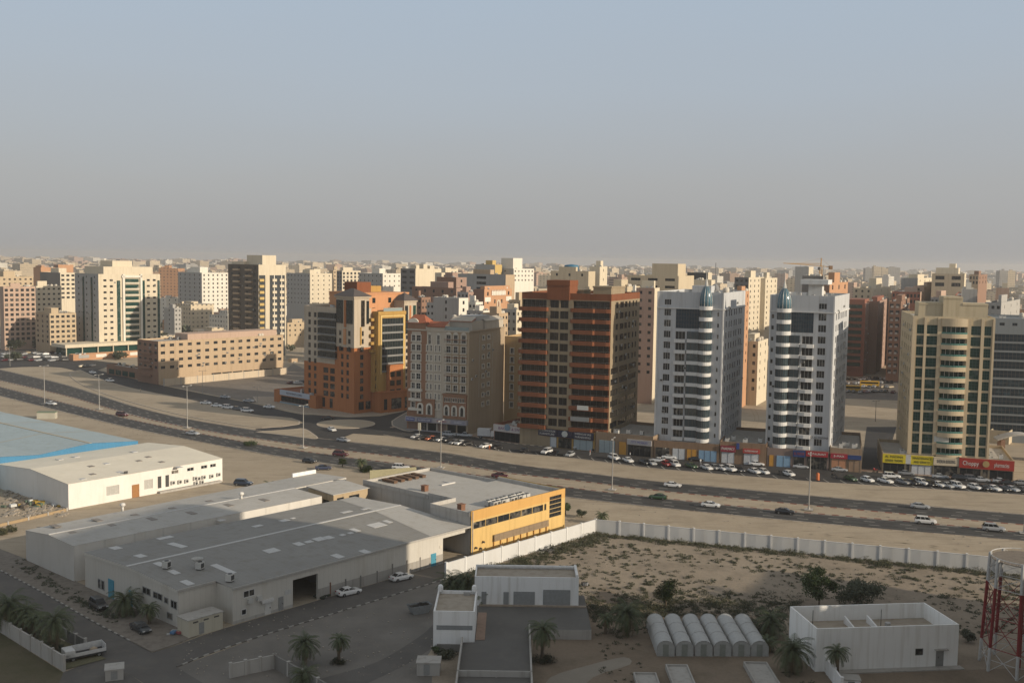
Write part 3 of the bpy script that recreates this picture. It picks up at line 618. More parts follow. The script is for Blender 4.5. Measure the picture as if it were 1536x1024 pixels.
# ------------------------------------------------------------------ white and blue warehouses
WHR = ribbed('white_roof_sheet', (.74, .68, .56), 1.6, (0, 1, 0), .18, .7, .04); WHW = ribbed('white_cladding', (.76, .73, .68), 1.1, (1, 1, 0), .25, .7, .06)
W = Bld('warehouse', 'white warehouse with cream roof, brown door and row of wall coolers', 'warehouse', G(103, 764), R_(38.5), 43, 35, 6.1)
mb = MB(); H = {'R': [(9.6, 13.0, 1.6, 3.9), (27.6, 29.6, 4.2, 5.1), (32.2, 34.2, 4.2, 5.1), (36.4, 38.3, 4.2, 5.1), (39.2, 41.0, 4.2, 5.1), (19.8, 22.2, 1.5, 3.9)]}
W.walls(mb, H, faces='R'); mb.add([(0, 0, 0), (0, 35, 0), (0, 35, 6.1), (0, 17.5, 7.3), (0, 0, 6.1)], [(0, 1, 2, 3, 4)]); mb.add([(43, 0, 0), (43, 35, 0), (43, 35, 6.1), (43, 17.5, 7.3), (43, 0, 6.1)], [(0, 1, 2, 3, 4)]); mb.quad((0, 35, 0), (43, 35, 0), (43, 35, 6.1), (0, 35, 6.1))
mb.build('wall', WHW, W.o)
for q in H['R']: W.window('R', q, GLASS if q[2] > 4 else plain('shutter_pale', (.42, .41, .38)), WFRAME)
mb = MB(); mb.quad((-.2, -.2, 6.12), (43.2, -.2, 6.12), (43.2, 17.5, 7.32), (-.2, 17.5, 7.32)); mb.quad((-.2, 17.5, 7.32), (43.2, 17.5, 7.32), (43.2, 35.2, 6.12), (-.2, 35.2, 6.12)); rw = mb.build('roof', WHR, W.o)
for px, py in ((88, 690), (112, 686), (135, 701), (158, 697), (178, 706), (137, 710), (200, 681), (221, 687), (241, 692), (268, 697), (122, 716), (207, 692)):
    p = W.local(G(px, py, 6.8)); z = 6.1+1.2*(p.y/17.5 if p.y < 17.5 else (35-p.y)/17.5); m = MB(); m.box(0, 0, 0, 1.4, 1.8 if px != 135 else 7, .14); m.build('rooflight', PATCHD if px % 2 else PATCH, rw, False, (p.x, p.y, z))
door(W, 'R', 16.4, 18.4, 0, 3.2, plain('brown_door', (.32, .15, .05), .6))
for s0 in (24.2, 26.4): 
    m = MB(); m.box(0, -.05, 0, 1.0, -.003, 3.0); m.build('vent_panel', DKMET, W.o, False, (s0-.6, 0, 1.2))
random.seed(5)
for s0, z in ((27.8, 1.6), (29.8, 1.5), (31.8, 1.4), (34.4, 1.7), (35.4, 1.5), (37.0, 1.6), (39.4, 1.5), (41.6, 1.6), (34.6, .4), (36.4, .4)):
    m = MB(); m.box(-.5, -.55, 0, .5, -.02, .9); m.lathe(0, 0, [(.02, 0), (.02, .01)], 4); 
    o = m.build('wall_cooler', plain('ac_white', (.5, .49, .46), .6), W.o, False, (s0, 0, z))
    k = MB(); k.cyl(0, 0, 0, .06, .34, .34, 12); g_ = k.build('fan', DKMET, o, False, (0, -.55, .45)); g_.rotation_euler = (math.pi/2, 0, 0)
m = MB(); m.box(23.5, -1.2, 0, 42, -.02, .5); m.build('step', CONC, W.o)
m = MB(); m.box(0, -.12, 0, 1.0, .08, .6); m.build('vent_box', DKMET, W.o, False, (14.6, .5, 6.2))
m = MB(); m.box(43.02, .2, 1.3, 43.15, 2.2, 4.8); m.build('sign_panel', plain('mint_sign', (.3, .55, .45)), W.o)
BLR = ribbed('blue_roof_sheet', (.36, .43, .45), 1.3, (0, 1, 0), .45, .6, .09); BLW = ribbed('blue_cladding', (.05, .20, .36), 1.0, (1, 1, 0), .2, .5)
bc = G(207, 661, 7.0)
BB = Bld('warehouse', 'blue walled warehouse with pale blue twin pitched roof behind white warehouse', 'warehouse', rot2(Vector((bc.x, bc.y, 0)), R_(38.5), -60, 0), R_(38.5), 60, 95, 7.0)
mb = MB()
for k in range(2):
    x1 = 60-k*29; x0 = x1-29; xm = (x0+x1)/2
    for y in (0, 95): mb.add([(x0, y, 0), (x1, y, 0), (x1, y, 7), (xm, y, 8.2), (x0, y, 7)], [(0, 1, 2, 3, 4)])
mb.quad((60, 0, 0), (60, 95, 0), (60, 95, 7), (60, 0, 7)); mb.quad((2, 0, 0), (2, 95, 0), (2, 95, 7), (2, 0, 7)); mb.build('wall', BLW, BB.o)
for k in range(2):
    x1 = 60-k*29; x0 = x1-29; xm = (x0+x1)/2; mb = MB()
    mb.quad((x0, -.2, 7.03), (xm, -.2, 8.23), (xm, 95, 8.23), (x0, 95, 7.03)); mb.quad((xm, -.2, 8.23), (x1, -.2, 7.03), (x1, 95, 7.03), (xm, 95, 8.23)); mb.build('roof', BLR, BB.o)
    mb = MB(); mb.box(xm-.35, -.2, 8.2, xm+.35, 95, 8.3); mb.build('ridge_cap', plain('ridge_sand', (.42, .36, .26)), BB.o)
    for y in (24, 50, 76):
        mb = MB(); mb.add([(xm, y, 8.26), (x1, y, 7.06), (x1, y+.5, 7.06), (xm, y+.5, 8.26)], [(0, 1, 2, 3)]); mb.build('roof_seam', MATS['ridge_sand'], BB.o)
        mb = MB(); mb.add([(xm, y, 8.26), (x0, y, 7.06), (x0, y+.5, 7.06), (xm, y+.5, 8.26)], [(0, 1, 2, 3)]); mb.build('roof_seam', MATS['ridge_sand'], BB.o)
# ------------------------------------------------------------------ compound buildings (square to the view)
def cbox(name, label, cat, x0, y0, x1, y1, z0, h, wallm, roofm, par=.5, holes=None, win=(), az=math.pi/2):
    b = Bld(name, label, cat, Vector((x0, y0, z0)), az, x1-x0, y1-y0, h)   # az 90: x to the right, y away
    mb = MB(); b.walls(mb, holes or {}); b.roof(mb, h, par, 0, 1, .25); mb.build('wall', [wallm, roofm], b.o); return b
SANDR = plaster('sandy_roof', (.36, .31, .25), .25, .95, False)
c1 = cbox('gatehouse', 'tall white block with curved parapet horns beside the raised grey yard', 'building', -11.4, 156.8, -5.05, 167, 0, 6.3, WHITE2, SANDR, .5)
m = MB(); m.box(.5, -.04, 3.4, 6.0, -.002, 4.1); m.build('grey_band', plain('grey_band', (.24, .25, .25)), c1.o); m = MB(); m.box(.6, -.3, 0, 4.8, -.01, 1.2); m.build('plinth', CONCD, c1.o)
for x in (0, 5.5):
    m = MB(); m.prism([(x, 9.5), (x+.8, 9.5), (x+.8, 10.5), (x, 10.5)], 6.3, 6.9); m.lathe(x+.4, 10, [(.42, 6.9), (.36, 7.15), (.2, 7.3)], 10); m.build('parapet_horn', WHITE2, c1.o, True)
m = MB(); m.box(4.2, 9.2, 5.82, 5.2, 9.6, 6.35); m.build('roof_vent', STEEL, c1.o)
c2 = cbox('shed', 'long white shed with grey roller shutters on the raised yard', 'building', -5.7, 173.7, 11.9, 180, 1.6, 5.0, WHITE2, SANDR, .35)
for x0, x1, h, nm in ((1.2, 2.0, 2.4, 'door'), (4.9, 5.8, 2.4, 'door'), (6.6, 10.2, 2.5, 'roller_shutter'), (11.6, 16.2, 2.9, 'roller_shutter')):
    m = MB(); m.box(x0, -.06, 0, x1, -.003, h)
    n_ = max(1, int((x1-x0)/1.5))
    for i in range(n_+1): xx = x0+(x1-x0)*i/n_; m.box(min(xx, x1-.06), -.09, 0, min(xx+.06, x1), -.061, h)
    m.build(nm, plain('shutter_grey', (.27, .275, .27), .6), c2.o)
m = MB(); m.prism([(17.1, 0), (17.5, 0), (17.5, 6), (17.1, 6)], 5.0, 5.5); m.box(0, 5.7, 5.0, 17.1, 6, 5.3); m.build('parapet', WHITE2, c2.o)
# raised yard, an L of dark concrete with parapet walls
PLY = asphalt('deck_asphalt', (.115, .11, .102), .25, (.2, .18, .15), .3)
yd = thing('raised_yard', 'raised dark concrete yard with low parapet walls below the long white shed', 'platform', (0, 0, 0))
x0, x1, xr_, y0, ym, y1 = -6.8, 3.3, 13.3, 138, 162.6, 173.6
m = MB(); m.prism([(x0, y0), (x1, y0), (x1, ym), (xr_, ym), (xr_, 179.9), (-5.9, 179.9), (-5.9, 173.6), (-5.0, 173.6), (-5.0, 156.6), (x0, 156.4)], 0, 1.6, 0, 1); m.build('deck', [CONC, PLY], yd)
m = MB()
for a in ((x0-.25, y0, x0, 156.3), (x1, y0, x1+.25, ym)): m.box(a[0], a[1], 0, a[2], a[3], 2.5)
m.build('parapet', CONC, yd); m = MB(); m.box(x0-.25, 143.2, 1.62, x1+.25, 143.4, 2.5); m.box(-1.6, 143.05, 1.62, -1.4, 143.2, 2.5); m.build('cross_wall', CONC, yd)
m = MB(); m.box(-4.9, 173.2, 1.61, 13.2, 173.68, 1.85); m.build('shed_step', PAVE, yd); m = MB(); m.box(-4.95, 157.5, 1.61, -3.5, 170, 1.68); m.build('path', plaster('brick_paving', (.30, .21, .16)), yd)
c3 = cbox('walled_building', 'white flat roofed building with high parapet walls and one grey door', 'building', 45.5, 150.9, 67.9, 161, 0, 6.5, WHITE, SANDR, 2.4, {'R': [(15.6, 16.9, 1.9, 3.0), (18.9, 20.2, 0, 2.6)]}, (), R_(82.6))
c3.window('R', (15.6, 16.9, 1.9, 3.0), GLASS, DOORG); 
m = MB(); m.box(18.9, .1, 0, 20.2, .16, 2.6); dd = m.build('door', DOORG, c3.o); m = MB(); m.box(19.3, .04, 1.4, 19.4, .1, 1.6); m.build('handle', DKMET, dd)
m = MB(); m.box(18.6, -.6, 2.75, 20.6, -.003, 2.87); m.build('door_canopy', CONC, c3.o); m = MB(); m.box(3, -1.3, 0, 22.8, -.01, .18); m.build('apron', CONC, c3.o)
for x in (8.2, 11.9): m = MB(); m.add([(x, 4, 4.1), (x+.25, 4, 4.1), (x+.25, 8.5, 4.1), (x, 8.5, 4.1), (x, 4, 4.4), (x+.25, 4, 4.4), (x+.25, 8.5, 5.3), (x, 8.5, 5.3)], [(4, 5, 6, 7), (0, 4, 7, 3), (1, 5, 6, 2), (0, 1, 5, 4), (3, 2, 6, 7)]); m.build('roof_fin', WHITE2, c3.o)
m = MB(); m.lathe(14.2, 6, [(.45, 4.1), (.45, 4.9), (.2, 5.0)], 10); m.build('roof_vent', STEEL, c3.o)
for x, y in ((2, 6), (12.8, 5.5)): m = MB(); m.cyl(x, y, 4.1, 7.2, .06, .05, 6); m.build('aerial', DKMET, c3.o)
# greenhouses
TUN = plain('tunnel_sheet', (.42, .42, .405), .7); 
tun = None; GX = [(985, 1012), (1013, 1040.5), (1041.5, 1069), (1070.5, 1097), (1098.5, 1125), (1126.5, 1152)]
glab = ['grey polytunnel at the palm end of the row of six', 'second grey polytunnel from the palms, bordering the end tunnel', 'third grey polytunnel from the palms, left of the middle gap', 'third grey polytunnel counted from the big white building, right of the middle gap', 'grey polytunnel next to last on the big white building side', 'grey polytunnel at the big white building end of the row']
for i, (a, b) in enumerate(GX):
    p = G((a+b)/2, 984); wd = (b-a)/FPX*p.y; r = wd/2
    if tun is None:
        tun = thing('polytunnel', glab[0], 'polytunnel', (p.x, p.y, 0), 0, 'polytunnels in one row'); n = 12; hs = 1.3
        prof = [(-r, 0), (-r, hs)]+[(-r*math.cos(math.pi*k/n), hs+1.15*math.sin(math.pi*k/n)) for k in range(1, n)]+[(r, hs), (r, 0)]
        m = MB(); L = 12.5; v = [(x, y, z) for y in (0, L) for x, z in prof]; k = len(prof); m.add(v, [(i, i+1, k+i+1, k+i) for i in range(k-1)]); m.build('cover', TUN, tun, True)
        m = MB(); m.add([(x, .05, z) for x, z in prof], [tuple(range(k))]); m.build('end_wall', plain('tunnel_end', (.38, .38, .36), .8), tun); m = MB(); m.add([(x, L-.05, z) for x, z in prof], [tuple(range(k))]); m.build('end_wall', MATS['tunnel_end'], tun)
        m = MB(); m.box(-.45, -.02, 0, .45, .04, 1.9); m.build('door', plain('tunnel_door', (.24, .25, .22), .8), tun)
        for y in (0, 4.1, 8.3, 12.4):
            m = MB(); m.tube([(x*1.012, y, z*1.006+.01) for x, z in prof], .035, 4); m.build('hoop', STEEL, tun)
    else: dup(tun, (p.x, p.y, 0), 0, glab[i])
# concrete planting beds at the bottom edge
for (px0, px1, py, ln), lb in zip(((950, 984, 1008, 8), (998, 1031, 996, 13), (1115, 1150, 992, 14)), ('small concrete tank nearest the raised yard, bottom edge', 'long concrete tank in front of the polytunnels, between the other two tanks', 'long concrete tank in front of the last polytunnel')):
    a, b = G(px0, py, .7), G(px1, py, .7); t = thing('concrete_tank', lb, 'tank', (a.x, a.y-ln, 0), 0, 'low concrete tanks')
    m = MB(); wd = b.x-a.x; m.box(0, 0, 0, wd, ln, .55); m.build('slab', CONC, t); m = MB(); m.box(0, 0, .55, .2, ln, .8); m.box(wd-.2, 0, .55, wd, ln, .8); m.box(.2, ln-.2, .55, wd-.2, ln, .8); m.build('rim', CONC, t)
# ------------------------------------------------------------------ the row of towers along the parking street
def corner(px, py): p = G(px, py); return Vector((p.x, p.y, 0))
def path_prism(mb, path, z0, z1, mi=0, top=None): mb.prism(path, z0, z1, mi, top)
def arc(cx, cy, r, a0, a1, n): return [(cx+r*math.cos(R_(a0+(a1-a0)*i/n)), cy+r*math.sin(R_(a0+(a1-a0)*i/n))) for i in range(n+1)]
TWH = plaster('tower_white', (.455, .463, .472), .28); TWB = plaster('tower_white_band', (.58, .575, .56), .14); ROOFG = plaster('flat_roof_grey', (.36, .34, .31), .3, .95, False)
BAYG = glassy('bay_blue_glass', (.032, .055, .068), (.09, .12, .125), .12); BAYG.node_tree.nodes['Principled BSDF'].inputs['Specular IOR Level'].default_value = .6
DOME = glassy('dome_glass', (.06, .13, .17), (.08, .16, .2), .15)
def roof_clutter(b, h, n, seed, tanks=2, x0=.2, x1=.85):
    random.seed(seed)
    for i in range(n): ac_unit(b.o, (b.Lr*random.uniform(.08, .92), b.Ll*random.uniform(.12, .88), h), random.choice((0, 1.57)), random.uniform(1, 1.5))
    for i in range(tanks): water_tank(b.o, (b.Lr*random.uniform(.3, .9), b.Ll*random.uniform(.2, .8), h), random.uniform(.9, 1.2))
def white_tower(label, cpx, cpy, az, pxl, pxr, ytop, wc, sb, rb, cb, strip, mirror):
    """front columns given as pixel ranges: wc windows, sb small balconies, rb straight bay, cb curved bay, strip narrow windows"""
    b = Bld('apartment_tower', label, 'apartment tower', corner(cpx, cpy), az, 10, 10, 50)
    b.Ll = b.s_at('L', pxl); b.Lr = b.s_at('R', pxr); b.h = h = b.z_at('L', b.Ll*.5, ytop)
    sp = lambda q: tuple(sorted((b.s_at('L', q[0]), b.s_at('L', q[1]))))
    NF, FH, zb = 13, 3.36, 5.6
    W_, S_, RB, CB, ST = map(sp, (wc, sb, rb, cb, strip))
    H = {'L': [], 'R': []}; mbw = []
    for i in range(NF):
        z = zb+.9+i*FH
        H['L'].append((*W_, z, z+(2.1 if i < NF-1 else 1.7)))
        if i < NF-1: H['L'].append((ST[0], ST[1], z+.2, z+1.5))
    for i in range(NF-3): H['L'].append((*S_, zb+.55+i*FH, zb+2.95+i*FH))
    zt = zb+.55+(NF-3)*FH; pan = (min(S_[0], RB[0]), max(S_[1], RB[1]), zt, zt+2*FH-.55); H['L'].append(pan)
    rc = [(.10+.115*k+.02*(k % 2), .10+.115*k+.045+.02*(k % 2)) for k in range(7)]
    for i in range(NF-1):
        for a, c in rc: H['R'].append((a*b.Lr, c*b.Lr, zb+1+i*FH, zb+2.9+i*FH))
    mb = MB(); b.walls(mb, H); b.roof(mb, h, 1.1, 0, 1); b.o_wall = mb.build('wall', [TWH, ROOFG], b.o)
    for k, q in enumerate(H['L']):
        if q is H['L'][-1]: b.window('L', q, GLASSB, DFRAME, 9, 5, 'glass_panel')
        else: b.window('L', q, GLASS, WFRAME, 3 if q[1]-q[0] > 1 else 1, 1, 'window', .055)
    for q in H['R'][-63:]: b.window('R', q, GLASS, DFRAME, 2, 1)
    rest = MB()
    for q in H['R'][:-63]: rest.quad(*[b.P('R', u, -.16, z) for u, z in ((q[0], q[2]), (q[1], q[2]), (q[1], q[3]), (q[0], q[3]))])
    tag(rest.build('lower_side_glazing', GLASS, b.o), kind='stuff')
    # bays: one glass band and one white band per floor, straight part and rounded part
    lo, hi = min(RB[0], CB[0]), max(RB[1], CB[1]); wdt = hi-lo; wc_ = CB[1]-CB[0]; r = wc_/2
    def plan(off):                                       # mount coordinates: x to the right seen from outside
        st = [(0, 0), (0, -.9+off), (wdt-wc_, -.9+off)] if not mirror else [(0, 0)]
        a = [(wdt-r+(r-off)*math.cos(t), -.7+off-(r*1.05-off)*math.sin(t)) for t in [math.pi*(1-k/10) for k in range(11)]] if not mirror else [(r+(r-off)*math.cos(t), -.7+off-(r*1.05-off)*math.sin(t)) for t in [math.pi*(1-k/10) for k in range(11)]]
        if mirror: return st+a+[(wc_, -.9+off), (wdt, -.9+off), (wdt, 0)]
        return st+a+[(wdt, 0)]
    P0, P1 = plan(0), plan(.22)
    bw, gw = MB(), MB(); path_prism(bw, P0, 0, 1.05)
    path_prism(gw, P1, 0, FH-1.05)
    for (xa, ya), (xb, yb) in zip(P1[1:-1], P1[2:]):
        L = math.hypot(xb-xa, yb-ya); n = max(1, round(L/1.1))
        for k in range(n): t = k/n; x, y = xa+(xb-xa)*t, ya+(yb-ya)*t; gw.box(x-.05, y-.06, 0, x+.05, y+.05, FH-1.05, 1)
    mband, mglass = bw.mesh('balcony_band', [TWB], False), gw.mesh('bay_window', [BAYG, DFRAME])
    def place(me, z, nm): loc, rz = b.mount('L', lo, hi, z); return put(nm, me, b.o, loc, rz)
    for i in range(NF-2):
        if i < NF-3: place(mband, zb-.3+i*FH, 'balcony_band'); place(mglass, zb+.75+i*FH, 'bay_window')
    # top: rounded bay only, two floors, under the dome
    cx = (wdt-r) if not mirror else r
    def half(off): return [(cx+(r-off)*math.cos(t), -.7+off-(r*1.05-off)*math.sin(t)) for t in [math.pi*(1-k/12) for k in range(13)]]
    hb, hg = MB(), MB(); path_prism(hb, [(cx-r, 0)]+half(0)+[(cx+r, 0)], 0, 1.15); path_prism(hg, [(cx-r+.2, 0)]+half(.2)+[(cx+r-.2, 0)], 0, FH-1.15)
    for x, y in half(.2)[1:-1:2]: hg.box(x-.05, y-.06, 0, x+.05, y+.05, FH-1.15, 1)
    mhb, mhg = hb.mesh('balcony_band', [TWB]), hg.mesh('bay_window', [BAYG, DFRAME])
    zz = zb-.3+(NF-3)*FH
    for i in range(2): place(mhb, zz+i*FH, 'balcony_band'); place(mhg, zz+1.15+i*FH, 'bay_window')
    place(mhb, zz+2*FH, 'balcony_band')
    m = MB(); z0 = zz+2*FH+1.1; hh = h-z0+2.3
    prof = [(r*.97, 0), (r*.98, hh*.25), (r*.92, hh*.45), (r*.75, hh*.68), (r*.48, hh*.87), (r*.2, hh*.98), (.1, hh)]
    m.lathe(0, 0, prof, 20); loc, rz = b.mount('L', lo, hi, z0); D = m.build('dome', DOME, b.o, True)
    cw = Vector((cx, -.75, 0)); cw.rotate(Matrix.Rotation(rz, 3, 'Z')); D.location = Vector(loc)+cw
    m = MB(); m.lathe(0, 0, [(.62, hh*.9), (.5, hh*1.05), (.12, hh*1.3), (.05, hh*1.75)], 8); m.build('spire', plain('spire_grey', (.5, .49, .45), .5), D)
    for k in range(12):
        t = 2*math.pi*k/12; rb_ = MB(); rb_.tube([(math.cos(t)*(rr+.02), math.sin(t)*(rr+.02), zz_) for rr, zz_ in prof], .05, 4); rb_.build('rib', STEEL, D)
    # small balconies
    sw = S_[1]-S_[0]
    sb_, = (MB(),); path_prism(sb_, [(-.25, 0), (-.25, -.9), (sw*.5, -1.2), (sw+.25, -.9), (sw+.25, 0)], 0, 1.05); mes = sb_.mesh('balcony', [TWB])
    for i in range(NF-3):
        loc, rz = b.mount('L', S_[0], S_[1], zb-.45+i*FH); put('balcony', mes, b.o, loc, rz)
    # vertical edge fins, string course
    for s0 in (0.02, b.Ll-.5):
        m = MB(); m.box(0, -.22, zb-.4, .42, -.004, h); b.fit('edge_fin', 'L', s0, s0+.42, 0, m, TWB)
    m = MB(); m.box(0, -.35, 0, b.Ll, -.006, .35); b.fit('string_course', 'L', 0, b.Ll, zz+2*FH+.1, m, TWB)
    m = MB(); m.box(0, -.3, 0, b.Lr, -.006, .3); b.fit('string_course', 'R', 0, b.Lr, zz+2*FH+.1, m, TWB)
    return b
T1 = white_tower('white apartment tower with glass dome on its right corner, next to the brown tower', 1079, 690, R_(23), 982, 1113, 438, (993, 1003), (1010.5, 1025), (1028.5, 1046), (1046, 1065), (1072, 1075), False)
T2 = white_tower('white apartment tower with glass dome on its left corner and white rooftop canopy', 1243, 703, R_(24), 1150, 1268, 443, (1223, 1235), (1199.5, 1216), (1182.5, 1196.5), (1161, 1182.5), (1153, 1157), True)
for b_, sd in ((T1, 1), (T2, 2)): roof_clutter(b_, b_.h-1.1, 9, sd, 2)
m = MB(); m.box(9, 5, T2.h-1.1, 13, 9, T2.h+3.2); m.box(6.5, 3, T2.h+3.2, 15.5, 11, T2.h+4.6); m.build('roof_canopy', TWB, T2.o)
m = MB(); m.box(9, 6, T1.h-1.1, 14, 12, T1.h+1.8); m.build('stair_tower', TWH, T1.o)
m = MB(); m.lathe(24, 8, [(1.4, T1.h-1.1), (1.4, T1.h+.8), (.9, T1.h+1.8), (.2, T1.h+2.2)], 12); m.tube([(24, 8, T1.h+2), (24, 8, T1.h+9)], .12); m.build('roof_dome', plain('roof_dome_grey', (.2, .2, .2)), T1.o)
m = MB(); m.tube([(26, 7, T2.h), (26, 7, T2.h+9)], .14); m.build('mast', STEEL, T2.o)
m = MB(); m.box(28, .02, T2.h-.01, T2.Lr, .32, T2.h+.01); m.build('side_parapet', TWH, T2.o)
text(T2.o, 'RITZ AL MADINA', .8, (-.06, T2.s_at('L', 1229), 9.0), -math.pi/2, DKMET)
# ---- cream tower with green glass
TCR = plaster('tower_cream', (.46, .39, .27), .2); TCR2 = plaster('tower_cream_band', (.49, .40, .275), .14)
T3 = Bld('apartment_tower', 'cream apartment tower with green windows and a column of curved balconies', 'apartment tower', corner(1481, 716), R_(15), 34, 20.8, 45.5)
T3.Ll = T3.s_at('L', 1364); k_ = T3.Ll/910.0
px3 = lambda a, c: ((1150-c)*k_, (1150-a)*k_)
cols = [px3(1035, 1115), px3(890, 1000), px3(402, 520), px3(290, 370)]; bal = px3(562, 848)
NF, FH = 12, 3.15; H = {'L': [], 'R': [], 'B': []}; T3.h = 45.6
zr = lambda i: 43.1-i*FH
for i in range(NF):
    for a, c in cols: H['L'].append((a, c, zr(i)-2.55, zr(i)))
    H['L'].append((bal[0]+.5, bal[1]-.3, zr(i)-2.7, zr(i)-.3))
for i in range(NF-1):
    for a in (3, 8.5, 14, 20, 27): H['B'].append((a, a+1.6, zr(i)-2.1, zr(i)-.3))
mb = MB(); T3.walls(mb, H); T3.roof(mb, T3.h, .9, 0, 1); mb.build('wall', [TCR, ROOFG], T3.o)
for j, q in enumerate(H['L']):
    if j % 5 == 4: T3.window('L', q, GLASSG, WFRAME, 5, 1, 'balcony_door', .12, .9)
    else: T3.window('L', q, GLASSG, plain('green_frame', (.05, .10, .09)), 3, 3)
for q in H['B'][:36]: T3.window('B', q, GLASS, DFRAME, 2, 1)
rest = MB()
for q in H['B'][36:]: rest.quad(*[T3.P('B', u, -.16, z) for u, z in ((q[0], q[2]), (q[1], q[2]), (q[1], q[3]), (q[0], q[3]))])
tag(rest.build('lower_side_glazing', GLASS, T3.o), kind='stuff')
bw_ = bal[1]-bal[0]; curve = [(0, 0)]+[(bw_*t, -1.0-.9*math.sin(math.pi*t)) for t in [i/10 for i in range(11)]]+[(bw_, 0)]
bb = MB(); path_prism(bb, curve, 0, 1.25); bandm = bb.mesh('balcony', [TCR2]); gr = MB()
c2_ = curve[1:-1]
for (xa, ya), (xb, yb) in zip(c2_, c2_[1:]): gr.quad((xa, ya+.05, 1.25), (xb, yb+.05, 1.25), (xb, yb+.05, 1.75), (xa, ya+.05, 1.75)); gr.box(xa-.03, ya+.02, 1.25, xa+.03, ya+.08, 1.78)
railm = gr.mesh('balcony_rail', [plain('rail_green', (.08, .2, .17), .3)])
for i in range(NF+1):
    loc, rz = T3.mount('L', bal[0], bal[1], zr(i)-3.6 if i < NF else zr(0)-.25)
    o = put('balcony', bandm, T3.o, loc, rz)
    if i < NF: put('balcony_rail', railm, o)
    else: o.scale = (1, .8, 1.8); o.name = 'balcony_head'
for a, c in ((0, .55), px3(1000, 1035), px3(848, 890), px3(520, 562), px3(370, 400), (T3.Ll-.9, T3.Ll)):
    m = MB(); m.box(0, -.45, 0, c-a, -.004, 45.2-5.6); T3.fit('pilaster', 'L', a, c, 5.6, m, TCR2)
for x0, x1, y0, y1, h in ((3, 13, 8.3, 13.5, 51.2), (3, 12, 1.5, 8.3, 49.4), (4, 14, 13.5, 20, 49.4)):
    m = MB(); m.box(x0, y0, 44.7, x1, y1, h-.6); m.box(x0-.15, y0-.15 if y0 > 9 else y0, h-.6, x1+.15, y1, h); m.build('penthouse', TCR, T3.o)
m = MB(); m.box(0, -.5, 0, 4.0, -.01, 1.6); T3.fit('balcony_banner', 'L', bal[0]+3.5, bal[0]+7.5, 9.6, m, plain('banner_white', (.55, .56, .53)))
for o_ in [T3.o.children[-1]] if False else []: pass
roof_clutter(T3, T3.h-.9, 6, 5, 1)
# ---- brown tower
RST = plaster('rust_plaster', (.19, .069, .032), .28); BCR = plaster('brown_tower_cream', (.285, .225, .15), .25)
BT = Bld('apartment_tower', 'brown and cream apartment tower with stacked rust coloured balcony bands', 'apartment tower', corner(912, 678), R_(23), 33.6, 30.1, 49.6)
BT.Ll = BT.s_at('L', 780.5); BT.Lr = BT.s_at('R', 956); kb_ = BT.Ll/970
pb = lambda a, c: ((1045-c)*kb_, (1045-a)*kb_)
NF, FH = 12, 3.45; H = {'L': [], 'R': []}
zr = lambda i: 47.3-i*FH
b1, w1, w2, b2 = pb(640, 1030), pb(500, 590), pb(390, 485), pb(82, 350)
sR = lambda z: BT.s_at('R', 770+z/7.316)
sidec = [(sR(1105), sR(1130)), (sR(1150), sR(1190)), (sR(1200), sR(1228)), (sR(1243), sR(1262)), (sR(1284), sR(1300)), (sR(1317), sR(1331))]
wide = [(sR(1062), sR(1140)), (sR(1152), sR(1240)), (sR(1255), sR(1335))]
for i in range(NF):
    for q in (b1, w1, w2, b2): H['L'].append((*q, zr(i)-(2.45 if q in (w1, w2) else 2.6), zr(i)))
    for q in (sidec if i < 6 else wide): H['R'].append((*q, zr(i)-2.2, zr(i)-.3))
mb = MB(); BT.walls(mb, H, lambda f, u, z: 2 if z > 47.5 or (f == 'L' and u < .8) else 0, cutz=(47.5,)); BT.roof(mb, 49.6, .9, 2, 1); mb.build('wall', [BCR, ROOFG, RST], BT.o)
BRG = glassy('bronze_glass', (.014, .012, .010), (.05, .038, .028))
for j, q in enumerate(H['L']):
    wd = j % 4 in (0, 3); BT.window('L', q, BRG, DFRAME, 6 if wd else 2, 1, 'balcony_door' if wd else 'window', .1, 1.0 if wd else .25)
for q in H['R']: BT.window('R', q, BRG, DFRAME, 4 if q[1]-q[0] > 6 else 2, 1, 'window')
def bandmesh(w, notch):
    m = MB(); p = [(-.6, 0), (-.6, -.9), (0, -1.25), (w*notch, -1.35), (w*notch+.5, -.8), (w*.93, -.85), (w+.3, -.6), (w+.3, 0)] if notch < 1 else [(-.9, 0), (-.9, -.9), (0, -1.15), (w*.8, -1.3), (w+.5, -1.2), (w+.7, -.5), (w+.7, 0)]
    path_prism(m, p, 0, 1.22); r = MB()
    for (xa, ya), (xb, yb) in zip(p[1:-1], p[2:]): r.tube([(xa, ya+.06, 1.7), (xb, yb+.06, 1.7)], .03, 4); r.box(xa-.02, ya+.04, 1.22, xa+.02, ya+.08, 1.7)
    return m.mesh('balcony', [RST]), r.mesh('balcony_rail', [plain('rail_grey', (.3, .28, .25), .4, .5)])
for q, nt_ in ((b1, .58), (b2, 1)):
    bm_, rm_ = bandmesh(q[1]-q[0], nt_)
    for i in range(NF):
        loc, rz = BT.mount('L', q[0], q[1], zr(i)-3.6); o = put('balcony', bm_, BT.o, loc, rz); put('balcony_rail', rm_, o)
m = MB(); s0, s1 = pb(360, 605); m.box(0, -.5, 0, s1-s0, 7, 6.2); m.box(-.12, -.65, 4.6, s1-s0+.12, 7.1, 6.25); BT.fit('roof_block', 'L', s0, s1, 47.4, m, RST)
for x0, y0, x1, y1, h in ((6, 2, 14, 8, 51.8), (17, 3, 24, 10, 51.6), (8, 12, 15, 17, 50.5)):
    m = MB(); m.box(x0, y0, 48.7, x1, y1, h); m.box(x0-.2, y0-.2, h-.4, x1+.2, y1+.2, h+.1); m.build('penthouse', BCR, BT.o)
